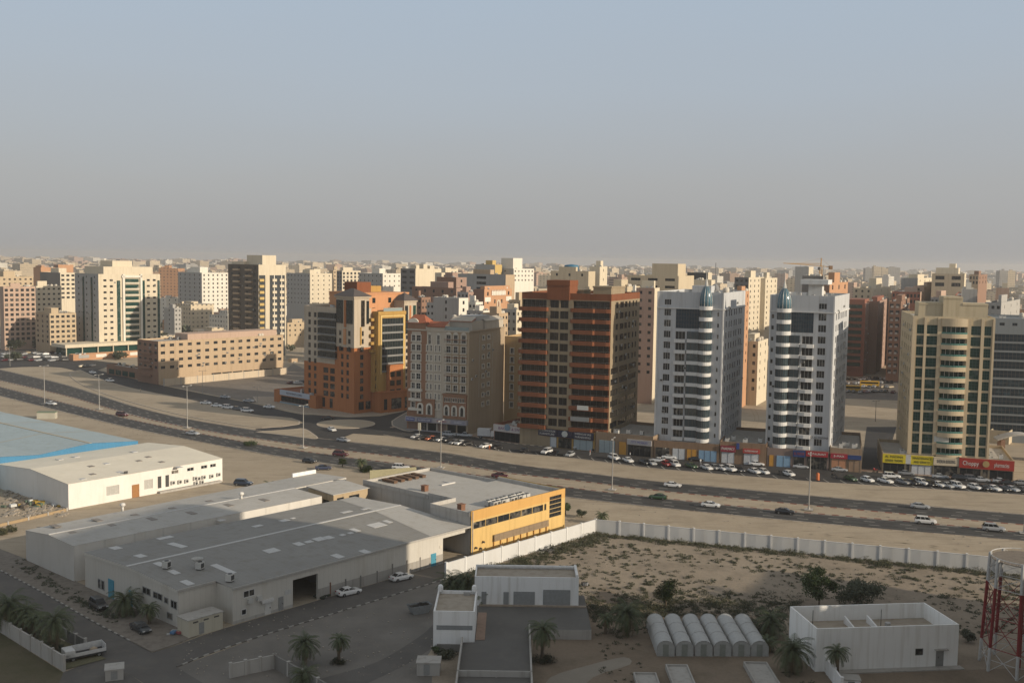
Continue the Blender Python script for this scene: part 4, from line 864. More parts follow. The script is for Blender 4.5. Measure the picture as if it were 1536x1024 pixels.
for s_, w_, z_, c_ in ((px_s, ww, zz, cc) for px_s, ww, zz, cc in ((pb(720, 840), 0, zr(9)-3.3, 'banner_white'), (pb(650, 850), 0, zr(10)-3.5, 'banner_grey'))):
    m = MB(); m.box(0, -1.5, 0, s_[1]-s_[0], -1.4, 1.4); BT.fit('balcony_banner', 'L', s_[0], s_[1], z_, m, plain(c_, (.5, .5, .48) if c_ == 'banner_white' else (.25, .26, .26)))
roof_clutter(BT, 48.7, 10, 11, 3)
# ---- classical hotel
CL = plaster('hotel_beige', (.36, .28, .195), .18); CLL = plaster('hotel_pale', (.45, .40, .33), .18); CLB = plaster('hotel_brown', (.27, .15, .095), .18); TRIM = plaster('trim_white', (.58, .54, .47), .15); TILE = plaster('roof_tile', (.30, .10, .055), .3)
HC = Bld('hotel', 'beige classical hotel with arched arcade, white window surrounds and red tiled roof edge', 'hotel', corner(702, 652), R_(23), 30, 23.7, 35.5)
HC.Ll = HC.s_at('L', 610.5); HC.Lr = HC.s_at('R', 755); kc = HC.Ll/(750-72)
pc = lambda a, c: ((750-c)*kc, (750-a)*kc)
NF, FH = 9, 3.34; H = {'L': [], 'R': []}
zr = lambda i: 33.4-i*FH
bays = [pc(122, 160), pc(175, 222)]; nar = [pc(290, 308), pc(330, 348), pc(382, 398), pc(422, 440)]; fr = [pc(505, 552), pc(585, 628), pc(670, 715)]
for i in range(NF):
    if i < 8:
        for q in bays: H['L'].append((*q, zr(i)-2.0, zr(i)))
        for q in (nar if i else [pc(305, 335), pc(402, 432)]): H['L'].append((*q, zr(i)-(1.9 if i else 2.9), zr(i)+(0 if i else .2)))
    if i < 7:
        for q in fr: H['L'].append((*q, zr(i)-2.2, zr(i)+(.5 if i == 0 else 0)))
sRc = lambda z: HC.s_at('R', 600+z/7.316)
for i in range(8):
    for q in ((sRc(895), sRc(916)), (sRc(952), sRc(974))): H['R'].append((*q, zr(i)-1.3, zr(i)-.2))
ztop = 35.5; s_l, s_m = pc(72, 275)[0], pc(275, 480)[0]
def hm(f, u, z):
    if f == 'L': return 2 if u > s_l and not (pc(100, 245)[0] < u < pc(100, 245)[1] and 14 < z < 34.6) else (1 if u > s_m-.01 else 0)
    return 0
mb = MB(); cz = (14, 34.6); H2 = H['L']+[]
HC.walls(mb, H, hm, cutz=cz, h=35.5); HC.roof(mb, 35.5, .5, 0, 3); mb.build('wall', [CL, CLL, CLB, ROOFG], HC.o)
def surround(b, face, q, arch=False):
    m = MB(); w, h = q[1]-q[0], q[3]-q[2]; t = .28
    m.box(-t, -.16, -t, 0, -.004, h+t); m.box(w, -.16, -t, w+t, -.004, h+t); m.box(0, -.16, h, w, -.004, h+t); m.box(-t-.1, -.3, -t-.14, w+t+.1, -.004, -t)
    if arch:
        p = [(w/2+(w/2+t)*math.cos(a), h+(w/2+t)*math.sin(a)) for a in [math.pi*k/8 for k in range(9)]]
        m.add([(x, -.16, z) for x, z in p]+[(x, -.004, z) for x, z in p], [tuple(range(9))]+[(i, i+1, 9+i+1, 9+i) for i in range(8)])
    return m
for q in H['L']:
    o = HC.window('L', q, GLASS, WFRAME, 2, 2)
    wide_ = q[1]-q[0] > .9; surround(HC, 'L', q, q[3] > 33.2 and q[1] < s_m+7).build('window_surround', TRIM, o)
for q in H['R']: o = HC.window('R', q, GLASS, WFRAME, 2, 1); surround(HC, 'R', q).build('window_surround', TRIM, o)
# raised left wing with mansard, gables, roof terrace
for a, c, z1, mt in ((s_l, HC.Ll, 37.6, CLB), (s_m, s_l-.02, 36.6, CLL)):
    m = MB(); m.box(.02, a, 35.0, 6, c-.02, z1); m.build('parapet_block', mt, HC.o)
m = MB(); y0, y1 = s_l-.4, HC.Ll+.4; m.add([(-.4, y0, 37.6), (-.4, y1, 37.6), (6.4, y1, 37.6), (6.4, y0, 37.6), (2.2, y0+2, 40.4), (2.2, y1-2, 40.4)], [(0, 1, 5, 4), (2, 3, 4, 5), (1, 2, 5), (3, 0, 4)]); m.build('tiled_roof', TILE, HC.o)
m = MB(); m.add([(-.4, s_m-.3, 36.6), (-.4, s_l-.5, 36.6), (3.5, s_l-.5, 38.2), (3.5, s_m-.3, 38.2)], [(0, 1, 2, 3)]); m.box(-.3, s_m-.3, 36.35, 0, s_l-.5, 36.6); m.build('tiled_roof', TILE, HC.o)
m = MB(); m.add([(4, 1, 38.6), (4, s_m, 38.6), (8, s_m, 40), (8, 1, 40)], [(0, 1, 2, 3)]); m.box(4.2, 1, 35.1, 22, s_m, 38.5); m.build('terrace_house', CLL, HC.o)
m = MB(); m.add([(3.6, .6, 38.4), (3.6, s_m+.3, 38.4), (7, s_m+.3, 39.5), (7, .6, 39.5)], [(0, 1, 2, 3)]); m.build('tiled_roof', TILE, HC.o)
m = MB(); m.box(9, 1.5, 38.55, 20, s_m-1, 40.2); m.build('roof_plant', plain('plant_grey', (.4, .39, .37)), HC.o)
for i in range(5): water_tank(HC.o, (12+3*i, 9+(i % 2)*4, 38.5), .8)
m = MB(); m.box(14, -.02+.3, 35.1, 29.5, 6, 38.3); m.add([(13.6, -.1, 38.3), (29.8, -.1, 38.3), (29.8, 3, 39.6), (13.6, 3, 39.6)], [(0, 1, 2, 3)]); m.build('roof_pavilion', CLL, HC.o)
gl = MB(); gl.box(.15, .2, 35.5, .2, s_m, 36.7); gl.build('terrace_glass', plain('rail_glass', (.25, .3, .3), .2), HC.o)
m = MB(); m.lathe(0, 0, [(1.9, 0), (1.9, .01)], 3) if False else None
p = [(2.0*math.cos(a), 1.6*math.sin(a)) for a in [math.pi*k/10 for k in range(11)]]; m.add([(x, -.3, z) for x, z in p]+[(x, .3, z) for x, z in p], [tuple(range(11)), tuple(range(11, 22))]+[(i, i+1, 12+i, 11+i) for i in range(10)]); loc, rz = HC.mount('L', pc(140, 230)[0], pc(140, 230)[1], 37.6); m.build('gable_arch', TRIM, HC.o, False, loc, rz)
for i in range(7):                                        # balconies in front of the french doors
    for j, q in enumerate(fr):
        m = MB(); w_ = q[1]-q[0]+.9; path_prism(m, [(0, 0), (0, -.7), (w_/2, -.95), (w_, -.7), (w_, 0)], 0, .2); o = HC.fit('balcony', 'L', q[0]-.45, q[1]+.45, zr(i)-2.45, m, TRIM)
        r = MB(); [r.tube([(w_*t, -.75-.15*math.sin(math.pi*t), .2), (w_*t, -.75-.15*math.sin(math.pi*t), 1.0)], .02, 3) for t in [k/8 for k in range(9)]]; r.tube([(0, -.7, 1), (w_/2, -.93, 1), (w_, -.7, 1)], .03, 4); r.build('balcony_rail', DKMET, o)
for i in (5, 6, 7):
    m = MB(); path_prism(m, [(0, 0), (0, -.9), (pc(100, 245)[1]-pc(100, 245)[0], -.9), (pc(100, 245)[1]-pc(100, 245)[0], 0)], 0, .9); HC.fit('balcony', 'L', *pc(100, 245), zr(i)-2.9, m, TRIM)
for z in (14.2, 20.5, 26.8, 32.9):
    m = MB(); m.box(0, -.2, 0, pc(480, 735)[1]-pc(480, 735)[0], -.006, .25); HC.fit('string_course', 'L', *pc(480, 735), z-3.6+2.9, m, CLB)
m = MB(); m.box(-.2, -.35, 0, HC.Ll+.2, -.006, .5); HC.fit('cornice', 'L', 0, HC.Ll, 35.0, m, CLL); m = MB(); m.box(0, -.3, 0, HC.Lr, -.006, .4); HC.fit('cornice', 'R', 0, HC.Lr, 35.1, m, CL)
for zz_ in (sRc(862), sRc(1005)): m = MB(); m.box(0, -.06, 0, .3, -.004, 22); HC.fit('groove_strip', 'R', zz_, zz_+.3, 12, m, CLL)
# brown arcade at the foot
m = MB(); aw = pc(480, 735); m.box(0, -.6, 5.2, aw[1]-aw[0], -.006, 13.2); m.box(-.2, -.85, 13.2, aw[1]-aw[0]+.2, -.006, 13.7); arcade = HC.fit('arcade', 'L', *aw, 0, m, CLB)
W_ = aw[1]-aw[0]
for k in range(9):
    m = MB(); m.box(0, -.75, 0, .55, -.61, 1.7); m.box(.1, -.78, .1, .45, -.751, 1.6, 1); m.build('arcade_window', [TRIM, GLASS], arcade, False, (.5+k*(W_-1)/9, 0, 10.8))
def archwin(w, h):
    m = MB(); p = [(-w/2, 0)]+[(w/2*math.cos(a), h+w/2*math.sin(a)) for a in [math.pi*(1-k/10) for k in range(11)]]+[(w/2, 0)]; n = len(p)
    m.add([(x, -.22, z) for x, z in p]+[(x, 0, z) for x, z in p], [tuple(range(n))]+[(i, (i+1) % n, n+(i+1) % n, n+i) for i in range(n)])
    q = [(x*.5, z*.82+.1) for x, z in p]; m.add([(x, -.235, z) for x, z in q], [tuple(range(n))], 1); return m
for k in range(3): archwin(2.2, 2.6).build('arch_window', [TRIM, GLASS], arcade, False, (W_*(.17+.33*k), -.61, 6.2))
m = MB(); a2 = pc(175, 385); m.box(0, -.5, 5.2, a2[1]-a2[0], -.008, 11.0); m.box(-.2, -.7, 11, a2[1]-a2[0]+.2, -.008, 11.4); arc2 = HC.fit('arcade', 'L', *a2, 0, m, CLB)
for k in range(2): archwin(2.4, 2.8).build('arch_window', [TRIM, GLASS], arc2, False, ((a2[1]-a2[0])*(.26+.48*k), -.51, 6.0))
m = MB(); m.box(0, -1.4, 3.3, HC.Ll, -.01, 4.9); m.box(0, -.3, 0, HC.Ll, -.02, .4); fasc = HC.fit('shop_fascia', 'L', 0, HC.Ll, 0, m, plaster('fascia_grey', (.33, .31, .33), .3))
for k, (a, c, col) in enumerate(((.02, .16, (.1, .12, .3)), (.2, .44, (.17, .17, .25)), (.47, .74, (.4, .36, .36)), (.76, .98, (.28, .27, .33)))):
    m = MB(); m.box(HC.Ll*a, -1.5, 3.5, HC.Ll*c, -1.401, 4.7); sg = m.build('shop_sign', plain('sign_%d' % k, col), fasc)
    text(sg, ('MINI MART', 'AL RASHID CAFE', 'RESTAURANT', 'LAUNDRY')[k], .62, (HC.Ll*(a+c)/2, -1.52, 4.1), 0, plain('letter_white', (.7, .7, .68)) if k < 2 or k == 3 else plain('letter_red', (.4, .04, .04)))
for k in range(6):
    m = MB(); m.box(HC.Ll*(.03+.16*k), -.05, 0, HC.Ll*(.03+.16*k)+3.2, -.012, 3.1); m.build('shop_front', GLASS if k % 3 else plain('shutter_brown', (.2, .13, .1)), fasc)
HC_extra = Bld('apartment_block', 'narrow tan apartment block squeezed between the classical hotel and brown tower', 'apartment block', rot2(HC.C, R_(23), 30.5, -12), R_(23), 20, 12, 32)
H = {'L': [(a, a+1.2, z, z+1.9) for z in [6+3.3*i for i in range(7)] for a in (1.2, 4.6, 8.4)]}
mb = MB(); HC_extra.walls(mb, H); HC_extra.roof(mb, None, .8); mb.build('wall', plaster('tan_wall', (.40, .28, .15), .2), HC_extra.o)
for q in H['L']: o = HC_extra.window('L', q, GLASS, WFRAME, 2, 1); surround(HC_extra, 'L', q).build('window_surround', TRIM, o)
# ---- orange hotel with corner tower
ORG = plaster('orange_plaster', (.40, .155, .06), .2); ORL = plaster('light_orange_plaster', (.52, .26, .13), .15); CRM = plaster('hotel_cream', (.45, .38, .295), .2); OYL = plaster('hotel_yellow', (.41, .25, .075), .2); HIP = plain('hip_roof_slate', (.09, .075, .07), .7)
OH = Bld('hotel', 'orange, cream and yellow corner hotel with hipped corner turrets and dark glass bays', 'hotel', corner(531, 621), R_(43.6), 26.4, 32.5, 40.4)
H = {'L': [], 'R': []}; zf = lambda i: 37.9-3.05*i
for i in range(11):
    for a, c in ((24.2, 25.9), (28.0, 29.7)): H['L'].append((a, c, zf(i)-1.9, zf(i)))
    if 2 <= i: 
        for a, c in ((3.3, 4.8), (6.7, 8.2)): H['L'].append((a, c, zf(i)-1.9, zf(i)))
        H['R'].append((2.9, 4.5, zf(i)-1.9, zf(i)))
    if i >= 7:
        for a, c in ((12.2, 15.2), (16.4, 19.6)): H['L'].append((a, c, zf(i)-2.1, zf(i)))
    H['R'] += [(23.6, 24.6, zf(i)-1.9, zf(i))] if i >= 5 else []
for i in range(2): H['L'] += [(13.5 if i else 18.5, 15.5 if i else 20.5, .8, 4.6)]
H['L'] += [(22.5, 27.5, .4, 4.4)]; H['R'] += [(2.2, 4.8, 1.3, 4.5), (5.6, 8.2, 1.3, 4.5)]
def om(f, u, z):
    if f == 'L': return 0 if z < (25.4 if u < 11 else 18.2) else 1
    if f == 'R': return 0 if z < 25.4 else (1 if u < 7 else 2)
    return 2
mb = MB(); OH.walls(mb, H, om, cutz=(18.2, 25.4)); OH.roof(mb, None, .8, 1, 3); mb.build('wall', [ORG, CRM, ORL, ROOFG], OH.o)
for fc in 'LR':
    for q in H[fc]: OH.window(fc, q, GLASS, DFRAME, 2 if q[1]-q[0] < 2.5 else 3, 1)
DGB = glassy('bay_glass', (.010, .016, .018), (.02, .028, .028), .2)
for i in range(6):                                        # glazed balcony strips on the left face
    m = MB(); m.box(0, -.9, .7, 11.4, -.01, 2.75); [m.box(x, -.94, .7, x+.08, -.901, 2.75, 1) for x in [11.3*k/10 for k in range(11)]]; o = OH.fit('glazed_balcony', 'L', 10.8, 22.2, zf(i)-2.5, m, [DGB, DFRAME])
    m = MB(); m.box(-.1, -1.05, .15, 11.5, -.012, .66); m.build('balcony_band', plain('band_grey', (.20, .20, .195)), o)
    if i == 5: o.scale = (1, 1, 1)
# corner turret
m = MB(); m.box(-.35, -.35, 25.4, 6.9, 10.9, 44.4); m.box(-.9, -.9, 44.4, 7.4, 11.4, 45.1); tw = m.build('turret', CRM, OH.o)
m = MB(); m.add([(-1.3, -1.3, 45.1), (7.8, -1.3, 45.1), (7.8, 11.8, 45.1), (-1.3, 11.8, 45.1), (3.2, 4.3, 48.0), (3.2, 6.3, 48.0)], [(0, 1, 4), (1, 2, 5, 4), (2, 3, 5), (3, 0, 4, 5)]); m.build('hip_roof', HIP, tw)
for fc, x, z, w_, h_, mt in (('L', .5, 34.6, 3.6, 8.9, DGB), ('L', 6.6, 34.6, 3.9, 8.9, DGB), ('L', 4.5, 33.2, 1.2, 10.3, ORG), ('R', 3.0, 33.5, 1.5, 10.0, BRG), ('R', 5.6, 34.5, 1.0, 8.8, DGB), ('L', 4.5, 26.5, 1.6, 6.0, ORL), ('R', 2.5, 26.5, .6, 6.8, OYL)):
    m = MB(); m.box(0, -.65, 0, w_, -.36, h_); OH.fit('turret_glazing' if mt in (DGB, BRG) else 'turret_panel', fc, x, x+w_, z, m, mt, parent=None)
for fc, x, z in [('L', a, zf(i)-1.9) for i in (2, 3, 4) for a in (1.9, 7.6)]+[('R', 2.9, zf(i)-1.9) for i in (2, 3, 4)]:
    m = MB(); m.box(0, -.45, 0, 1.3, -.352, 1.9); OH.fit('turret_window', fc, x, x+1.3, z, m, GLASS)
# recess bands and projecting yellow bay
for i in range(5): m = MB(); m.box(0, -1.6, 0, 1.9, -.01, 1.1); OH.fit('recess_balcony', 'R', 7.0, 8.9, 35.5-3.05*i, m, OYL)
m = MB(); m.box(8.9, -3.4, 8, 22.6, -.01, 38.6); m.box(8.8, -3.6, 37.9, 22.8, -.01, 39.2); yb_ = m.build('yellow_bay', OYL, OH.o)
m = MB(); m.box(10.0, -3.62, 37.2, 22.0, -3.41, 37.7); m.box(10.0, -3.62, 15, 10.6, -3.41, 37.2); m.box(21.4, -3.62, 15, 22.0, -3.41, 37.2); m.build('bay_frame', plaster('pale_yellow', (.62, .45, .18), .12), yb_)
for i in range(7):
    z = 34.3-3.0*i; m = MB(); m.box(10.7, -3.5, z, 21.3, -3.41, z+2.3); [m.box(x, -3.54, z, x+.08, -3.501, z+2.3, 1) for x in [10.7+10.5*k/8 for k in range(9)]]; o = m.build('bay_glazing', [DGB, DFRAME], yb_)
    m = MB(); m.box(10.6, -3.75, z-.7, 21.4, -3.41, z-.01); m.build('bay_band', plain('band_grey', (.20, .20, .195)), yb_)
m = MB(); m.box(8.0, -2.2, 8, 11.5, -.02, 22.5); m.box(7.8, -2.4, 22.5, 11.0, -.02, 22.9); m.build('stepped_bay', OYL, OH.o)
for i in range(4): m = MB(); m.box(8.6, -2.24, 9.4+3.05*i, 9.7, -2.2, 11.2+3.05*i); m.build('stepped_window', GLASS, OH.o)
m = MB(); m.box(13.0, -4.6, 5.2, 20.6, -3.42, 18.0); m.box(12.8, -4.8, 18, 20.8, -3.42, 18.4); pt = m.build('portal', ORG, OH.o)
for i in range(3):
    for x in (14, 17.2): m = MB(); m.box(x, -4.66, 6.9+3.4*i, x+2.2, -4.601, 8.9+3.4*i); m.build('portal_window', BRG, pt)
m = MB(); m.box(8.8, -5.2, 0, 26.4, -.02, 8.0); m.box(8.6, -5.4, 7.7, 26.6, -.02, 8.3); pd = m.build('podium', ORG, OH.o)
for x0, x1 in ((10.5, 12.0), (14.2, 19.2), (21, 22.6)): m = MB(); m.box(x0, -5.26, 1.2, x1, -5.201, 5.4); m.build('podium_window', GLASS, pd)
m = MB(); m.box(22.6, -2.6, 8, 29.0, 4.5, 42.6); m.box(22.3, -2.9, 42.6, 29.3, 4.9, 43.2); t2_ = m.build('turret', CRM, OH.o)
m = MB(); m.add([(22, -3.2, 43.2), (29.6, -3.2, 43.2), (29.6, 5.2, 43.2), (22, 5.2, 43.2), (25.8, 1, 46.3)], [(0, 1, 4), (1, 2, 4), (2, 3, 4), (3, 0, 4)]); m.build('hip_roof', HIP, t2_)
for x, w_, mt in ((23.0, 1.5, DGB), (25.3, .9, ORG), (27.2, 1.4, GLASSG)): m = MB(); m.box(x, -2.7, 30, x+w_, -2.601, 41.2); m.build('turret_glazing', mt, t2_)
for i in range(8): m = MB(); m.box(23.6, -2.7, 9+2.7*i, 24.6, -2.601, 10.6+2.7*i); m.build('turret_window', GLASS, t2_)
m = MB(); m.box(7.6, 3.5, 39, 30, 26, 45.6); m.box(7.4, 3.3, 45.6, 30.2, 26.2, 46.2); up = m.build('upper_block', ORL, OH.o)
for x in (11.5, 19.5): 
    for z in (42.2, 38.4): m = MB(); m.box(x, 3.44, z, x+1.5, 3.49, z+2); m.build('upper_window', DGB, up)
m = MB(); m.box(9, 10, 46.2, 16, 18, 50.2); m.build('roof_house', RST, OH.o); m = MB(); m.box(16.5, 11, 46.2, 22, 17, 48.6); m.build('roof_house', OYL, OH.o)
m = MB(); m.box(12, -2.8, 39.2, 21.5, -2.7, 40.5); m.build('roof_rail', plain('rail_glass', (.25, .3, .3), .2), OH.o)
roof_clutter(OH, 39.6, 4, 21, 0)
# low shop wing on its left
SW = Bld('shop', 'low orange shop wing with a pale sign, left of the orange hotel', 'shop', rot2(OH.C, R_(43.6), -3.0, 20.4), R_(43.6), 14, 29, 5.2)
H = {'L': [(5, 24, .8, 3.0)]}
mb = MB(); SW.walls(mb, H, faces='RLBK'); SW.roof(mb, None, .5, 0, 1); mb.build('wall', [ORG, RST], SW.o); SW.window('L', H['L'][0], GLASS, DFRAME, 8, 1, 'shop_window')
m = MB(); m.box(0, -.3, 0, 20.5, -.01, 2.1); sg = SW.fit('shop_sign', 'L', 4, 24.5, 3.4, m, plain('sign_pale_blue', (.42, .46, .52)))
text(sg, 'RESTAURANT & GRILL', 1.1, (10.2, -.33, 1.05), 0, plain('letter_dark', (.06, .06, .1)))
m = MB(); m.box(0, -.5, 0, 20, -.02, .7); SW.fit('planter', 'L', 4.2, 24.2, .02, m, plain('planter_blue', (.22, .3, .34)))
# ---- shop row with signs
BRK = plaster('shop_brown', (.21, .14, .092), .3); BRP = plaster('shop_tan', (.26, .19, .13), .3)
def shops(name, label, px0, py0, px1, py1, depth, h, wallm, units, par=.9, side=None):
    """one run of shops between two pixels at its foot; units: (t0, t1, sign colour or None, sign text, letter colour, glazing material, sign z0, sign z1)"""
    a, c = G(px0, py0), G(px1, py1); d = (c-a); L = d.length; az = math.atan2(-d.y, d.x); az = math.radians(90)-math.atan2(d.y, d.x)-math.radians(90)
    b = Bld(name, label, 'shop', Vector((c.x, c.y, 0)), az, depth, L, h)   # near corner = right end; L face = front
    mb = MB(); b.walls(mb, {}); b.roof(mb, None, par, 0, 1, .25); mb.build('wall', [wallm, ROOFG], b.o)
    for u in units:
        t0, t1, sc, tx, lc, gm, z0, z1 = u; s0, s1 = L*(1-t1), L*(1-t0); w_ = s1-s0
        if gm: m = MB(); m.box(.25, -.06, .15, w_-.25, -.003, (z0-.2) if sc else h*.62); [m.box(x, -.1, .15, x+.08, -.061, (z0-.2) if sc else h*.62, 1) for x in [.25+(w_-.58)*k/max(1, round(w_/2.2)) for k in range(max(1, round(w_/2.2))+1)]]; b.fit('shop_front', 'L', s0, s1, 0, m, [gm, DFRAME])
        if sc:
            m = MB(); m.box(0, -.45, z0, w_, -.004, z1); m.box(0, -.5, z1-.08, w_, -.451, z1); sg = b.fit('shop_sign', 'L', s0, s1, 0, m, plain('sign_%.2f_%.2f_%.2f' % sc, sc, .5))
            if tx:
                tt = tx.split('|'); lm = plain('letters_%.2f_%.2f_%.2f' % lc, lc)
                for i, s in enumerate(tt): text(sg, s, (z1-z0)*(.62 if len(tt) == 1 else .40), (w_/2, -.47, (z0+z1)/2+(0 if len(tt) == 1 else (.22-.44*i)*(z1-z0))), 0, lm, 'sign_lettering', min(1.15, w_*.86/max(1, len(s)*(z1-z0)*(.40 if len(tt) == 1 else .26))))
    return b
wht, blk_, shut = (.65, .64, .6), (.03, .03, .03), plain('shutter_blue_grey', (.30, .36, .38), .6); WGR = plain('poster_white', (.5, .52, .54), .6); POR = plain('poster_orange', (.5, .25, .04)); PBL = plain('poster_blue', (.2, .33, .47))
shops('shop', 'red brown shop with white sign and round emblem left of the brown tower', 741, 660, 803, 668, 16, 5.6, plaster('shop_red', (.28, .11, .065), .25), [(0, .93, (.52, .48, .46), 'BAKERY & SWEETS', (.15, .03, .12), GLASS, 3.3, 5.5)])
sh = [o for o in COL.objects if o.name.startswith('shop_sign')][-1]
m = MB(); m.lathe(0, 0, [(1.1, 0), (1.1, .12)], 18); o = m.build('emblem', plain('emblem_blue', (.16, .24, .32)), sh, False, (5.6, -.52, 4.9)); o.rotation_euler = (math.pi/2, 0, 0)
NVY = (.02, .02, .05)
shops('shop', 'long dark signed shop under the brown tower with a pale round emblem', 805, 668, 892, 677.5, 14, 6.0, plaster('shop_ochre', (.36, .23, .08), .25), [(.02, .36, NVY, 'MODERN HOUSE|FURNITURE', wht, WGR, 3.6, 5.9), (.37, .62, NVY, None, wht, GLASS, 3.6, 5.9), (.63, .98, NVY, 'WAREHOUSE SALE|FURNISHING', wht, shut, 3.6, 5.9)])
sh = [o for o in COL.objects if o.name.startswith('shop_sign')][-2]
m = MB(); m.lathe(0, 0, [(1.05, 0), (1.05, .12)], 8); o = m.build('emblem', plain('emblem_pale', (.5, .52, .5)), sh, False, (2.6, -.52, 4.8)); o.rotation_euler = (math.pi/2, 0, 0)
shops('shop', 'plain tan shop run between the brown tower and first white tower', 893, 678, 979, 686.5, 26, 6.6, BRP, [(.05, .36, None, None, wht, shut, 0, 0), (.40, .56, None, None, wht, POR, 0, 0), (.56, .98, (.42, .4, .4), 'CITY MOBILES', (.08, .08, .3), GLASS, 3.6, 5.2)])
shops('shop', 'brown shop run with posters at the foot of the first white tower', 980, 686.7, 1078, 694, 8, 5.6, BRK, [(.02, .26, None, None, wht, GLASS, 0, 0), (.28, .5, None, None, wht, WGR, 0, 0), (.5, .68, None, None, wht, POR, 0, 0), (.68, .98, None, None, wht, PBL, 0, 0)])
shops('shop', 'brown shop run with two red signs between the two white towers', 1079, 694, 1149, 699, 30, 6.6, BRK, [(.02, .34, (.24, .03, .05), 'PHARMACY', wht, WGR, 3.6, 5.4), (.36, .42, (.03, .06, .22), None, wht, None, 4.6, 6.4), (.5, .86, (.40, .05, .04), 'SUPERMARKET', wht, WGR, 3.6, 4.9)])
shops('shop', 'blue and red signed shops at the foot of the second white tower', 1150, 699, 1243, 705.5, 8, 5.6, plaster('shop_blue_brown', (.2, .15, .13), .2), [(.02, .13, None, None, wht, POR, 0, 0), (.14, .4, None, None, wht, PBL, 0, 0), (.42, .62, (.02, .05, .17), 'AL NOOR', (.3, .05, .04), GLASS, 3.5, 5.4), (.63, .98, (.34, .02, .03), 'RESTAURANT', wht, GLASS, 3.9, 5.4)])
shops('shop', 'maroon poster fronted shop with blue fascia right of the second white tower', 1244, 705.6, 1292, 709, 32, 6.8, BRP, [(.02, .55, (.34, .02, .04), 'E-MAX', wht, plain('poster_floral', (.45, .22, .12)), 3.8, 5.2), (.56, .98, (.02, .05, .17), None, wht, plain('shutter_tan', (.3, .2, .13)), 3.8, 5.0)])
shops('shop', 'shop with long yellow sign at the left foot of the cream tower', 1323, 708, 1398.5, 713, 26, 5.7, plaster('shop_cream', (.36, .29, .2), .2), [(.0, .46, (.62, .50, .02), 'AL MADINA|GENERAL TRADING', (.08, .07, .02), GLASS, 3.0, 5.5), (.46, .56, (.5, .5, .5), None, wht, GLASS, 3.0, 5.6), (.56, 1.0, (.62, .50, .02), 'MAINTENANCE|AND SERVICES', (.08, .07, .02), WGR, 3.0, 5.5)])
shops('shop', 'curved cream entrance bay of dark glass between yellow and red signs', 1399, 713.2, 1437, 715.3, 6, 5.5, TCR, [(.0, 1, (.50, .43, .32), 'SHEIKHA BUILDING', (.05, .05, .06), GLASS, 3.2, 5.4)])
shops('shop', 'shop with long red sign and emblem at the right foot of the cream tower', 1437.5, 715.5, 1520, 721.5, 26, 5.8, plaster('shop_cream', (.36, .29, .2), .2), [(.0, .42, (.36, .03, .02), 'Choppy', wht, GLASS, 2.9, 5.7), (.42, .55, (.36, .03, .02), None, wht, GLASS, 2.9, 5.7), (.55, 1.0, (.36, .03, .02), 'pharmacies', wht, GLASS, 2.9, 5.7)])
sh = [o for o in COL.objects if o.name.startswith('shop_sign')][-2]
m = MB(); m.lathe(0, 0, [(.9, 0), (.9, .12)], 18); o = m.build('emblem', plain('emblem_gold', (.4, .28, .12)), sh, False, (1.0, -.52, 4.4)); o.rotation_euler = (math.pi/2, 0, 0)
# blue grey glass tower cut by the right edge of the photograph
GT = Bld('office_tower', 'blue grey tower of dark glass bands standing right of the cream tower', 'office tower', corner(1600, 668), R_(15), 30, 40, 42.5)
GT.Ll = GT.s_at('L', 1482, 640)
mb = MB(); H = {'L': [], 'R': []}; BGW = plaster('blue_grey_wall', (.17, .19, .205), .15)
for i in range(11):
    H['L'] += [(GT.Ll-11.5, GT.Ll-.4, 3.6+3.1*i, 6.1+3.1*i), (GT.Ll-22, GT.Ll-11.6, 3.4+3.1*i, 6.3+3.1*i), (2, GT.Ll-22.1, 3.6+3.1*i, 6.1+3.1*i)]
for s in (2, 6, 10, 15): H['L'].append((GT.Ll-s-1.6, GT.Ll-s, 40, 41.0))
GT.walls(mb, H); GT.roof(mb, None, .8); mb.build('wall', [BGW], GT.o)
DBG = glassy('deep_blue_glass', (.01, .022, .035), (.03, .06, .08))
for q in H['L']: GT.window('L', q, DBG, DFRAME, max(2, round((q[1]-q[0])/1.3)), 2 if q[1]-q[0] > 3 else 1)
roof_clutter(GT, 41.7, 5, 31, 1)
# ------------------------------------------------------------------ compound wall, lamps, lattice tower
def wall_run(name, label, pa, pb_, n, h, mat, postm, t=.22):
    a, c = Vector((pa.x, pa.y, 0)), Vector((pb_.x, pb_.y, 0)); d = c-a; L = d.length; rz = math.atan2(d.y, d.x)
    o = thing(name, label, 'wall', a, rz); w_ = L/n
    m = MB(); m.box(0, -t/2, 0, w_-.35, t/2, h); m.box(0, -t/2-.03, h, w_-.35, t/2+.03, h+.08); pm = m.mesh('wall_panel', [mat])
    m = MB(); m.box(-.18, -.2, 0, .18, .2, h+.18); m.box(-.22, -.24, h+.18, .22, .24, h+.26); qm = m.mesh('wall_post', [postm])
    for i in range(n): put('wall_panel', pm, o, (w_*i+.18, 0, 0))
    for i in range(n+1): put('wall_post', qm, o, (w_*i, 0, 0))
    return o
cA, cB, cC = G(669, 868), G(893, 799), G(1502, 859)
WPAN = ribbed('wall_panel', (.60, .60, .59), 4.2, (1, 0, 0), .25, .8, .02); WPST = plaster('wall_post', (.64, .64, .63), .2)
wall_run('compound_wall', 'white panelled compound wall running from the yard up past the yellow office', cA, cB, 9, 3.0, WPAN, WPST)
wall_run('compound_wall', 'long white panelled compound wall between scrub lot and highway verge', cB, cC+(cC-cB)*.12, 17, 3.0, WPAN, WPST)
wall_run('garden_wall', 'grey block wall beside the palm strip in the near left corner', G(-40, 922), G(96, 1006), 9, 2.2, CONC, CONC)
wall_run('garden_wall', 'short low wall at the kerb behind the white trailer', G(88, 952), G(128, 973), 3, 1.5, CONCD, CONC)
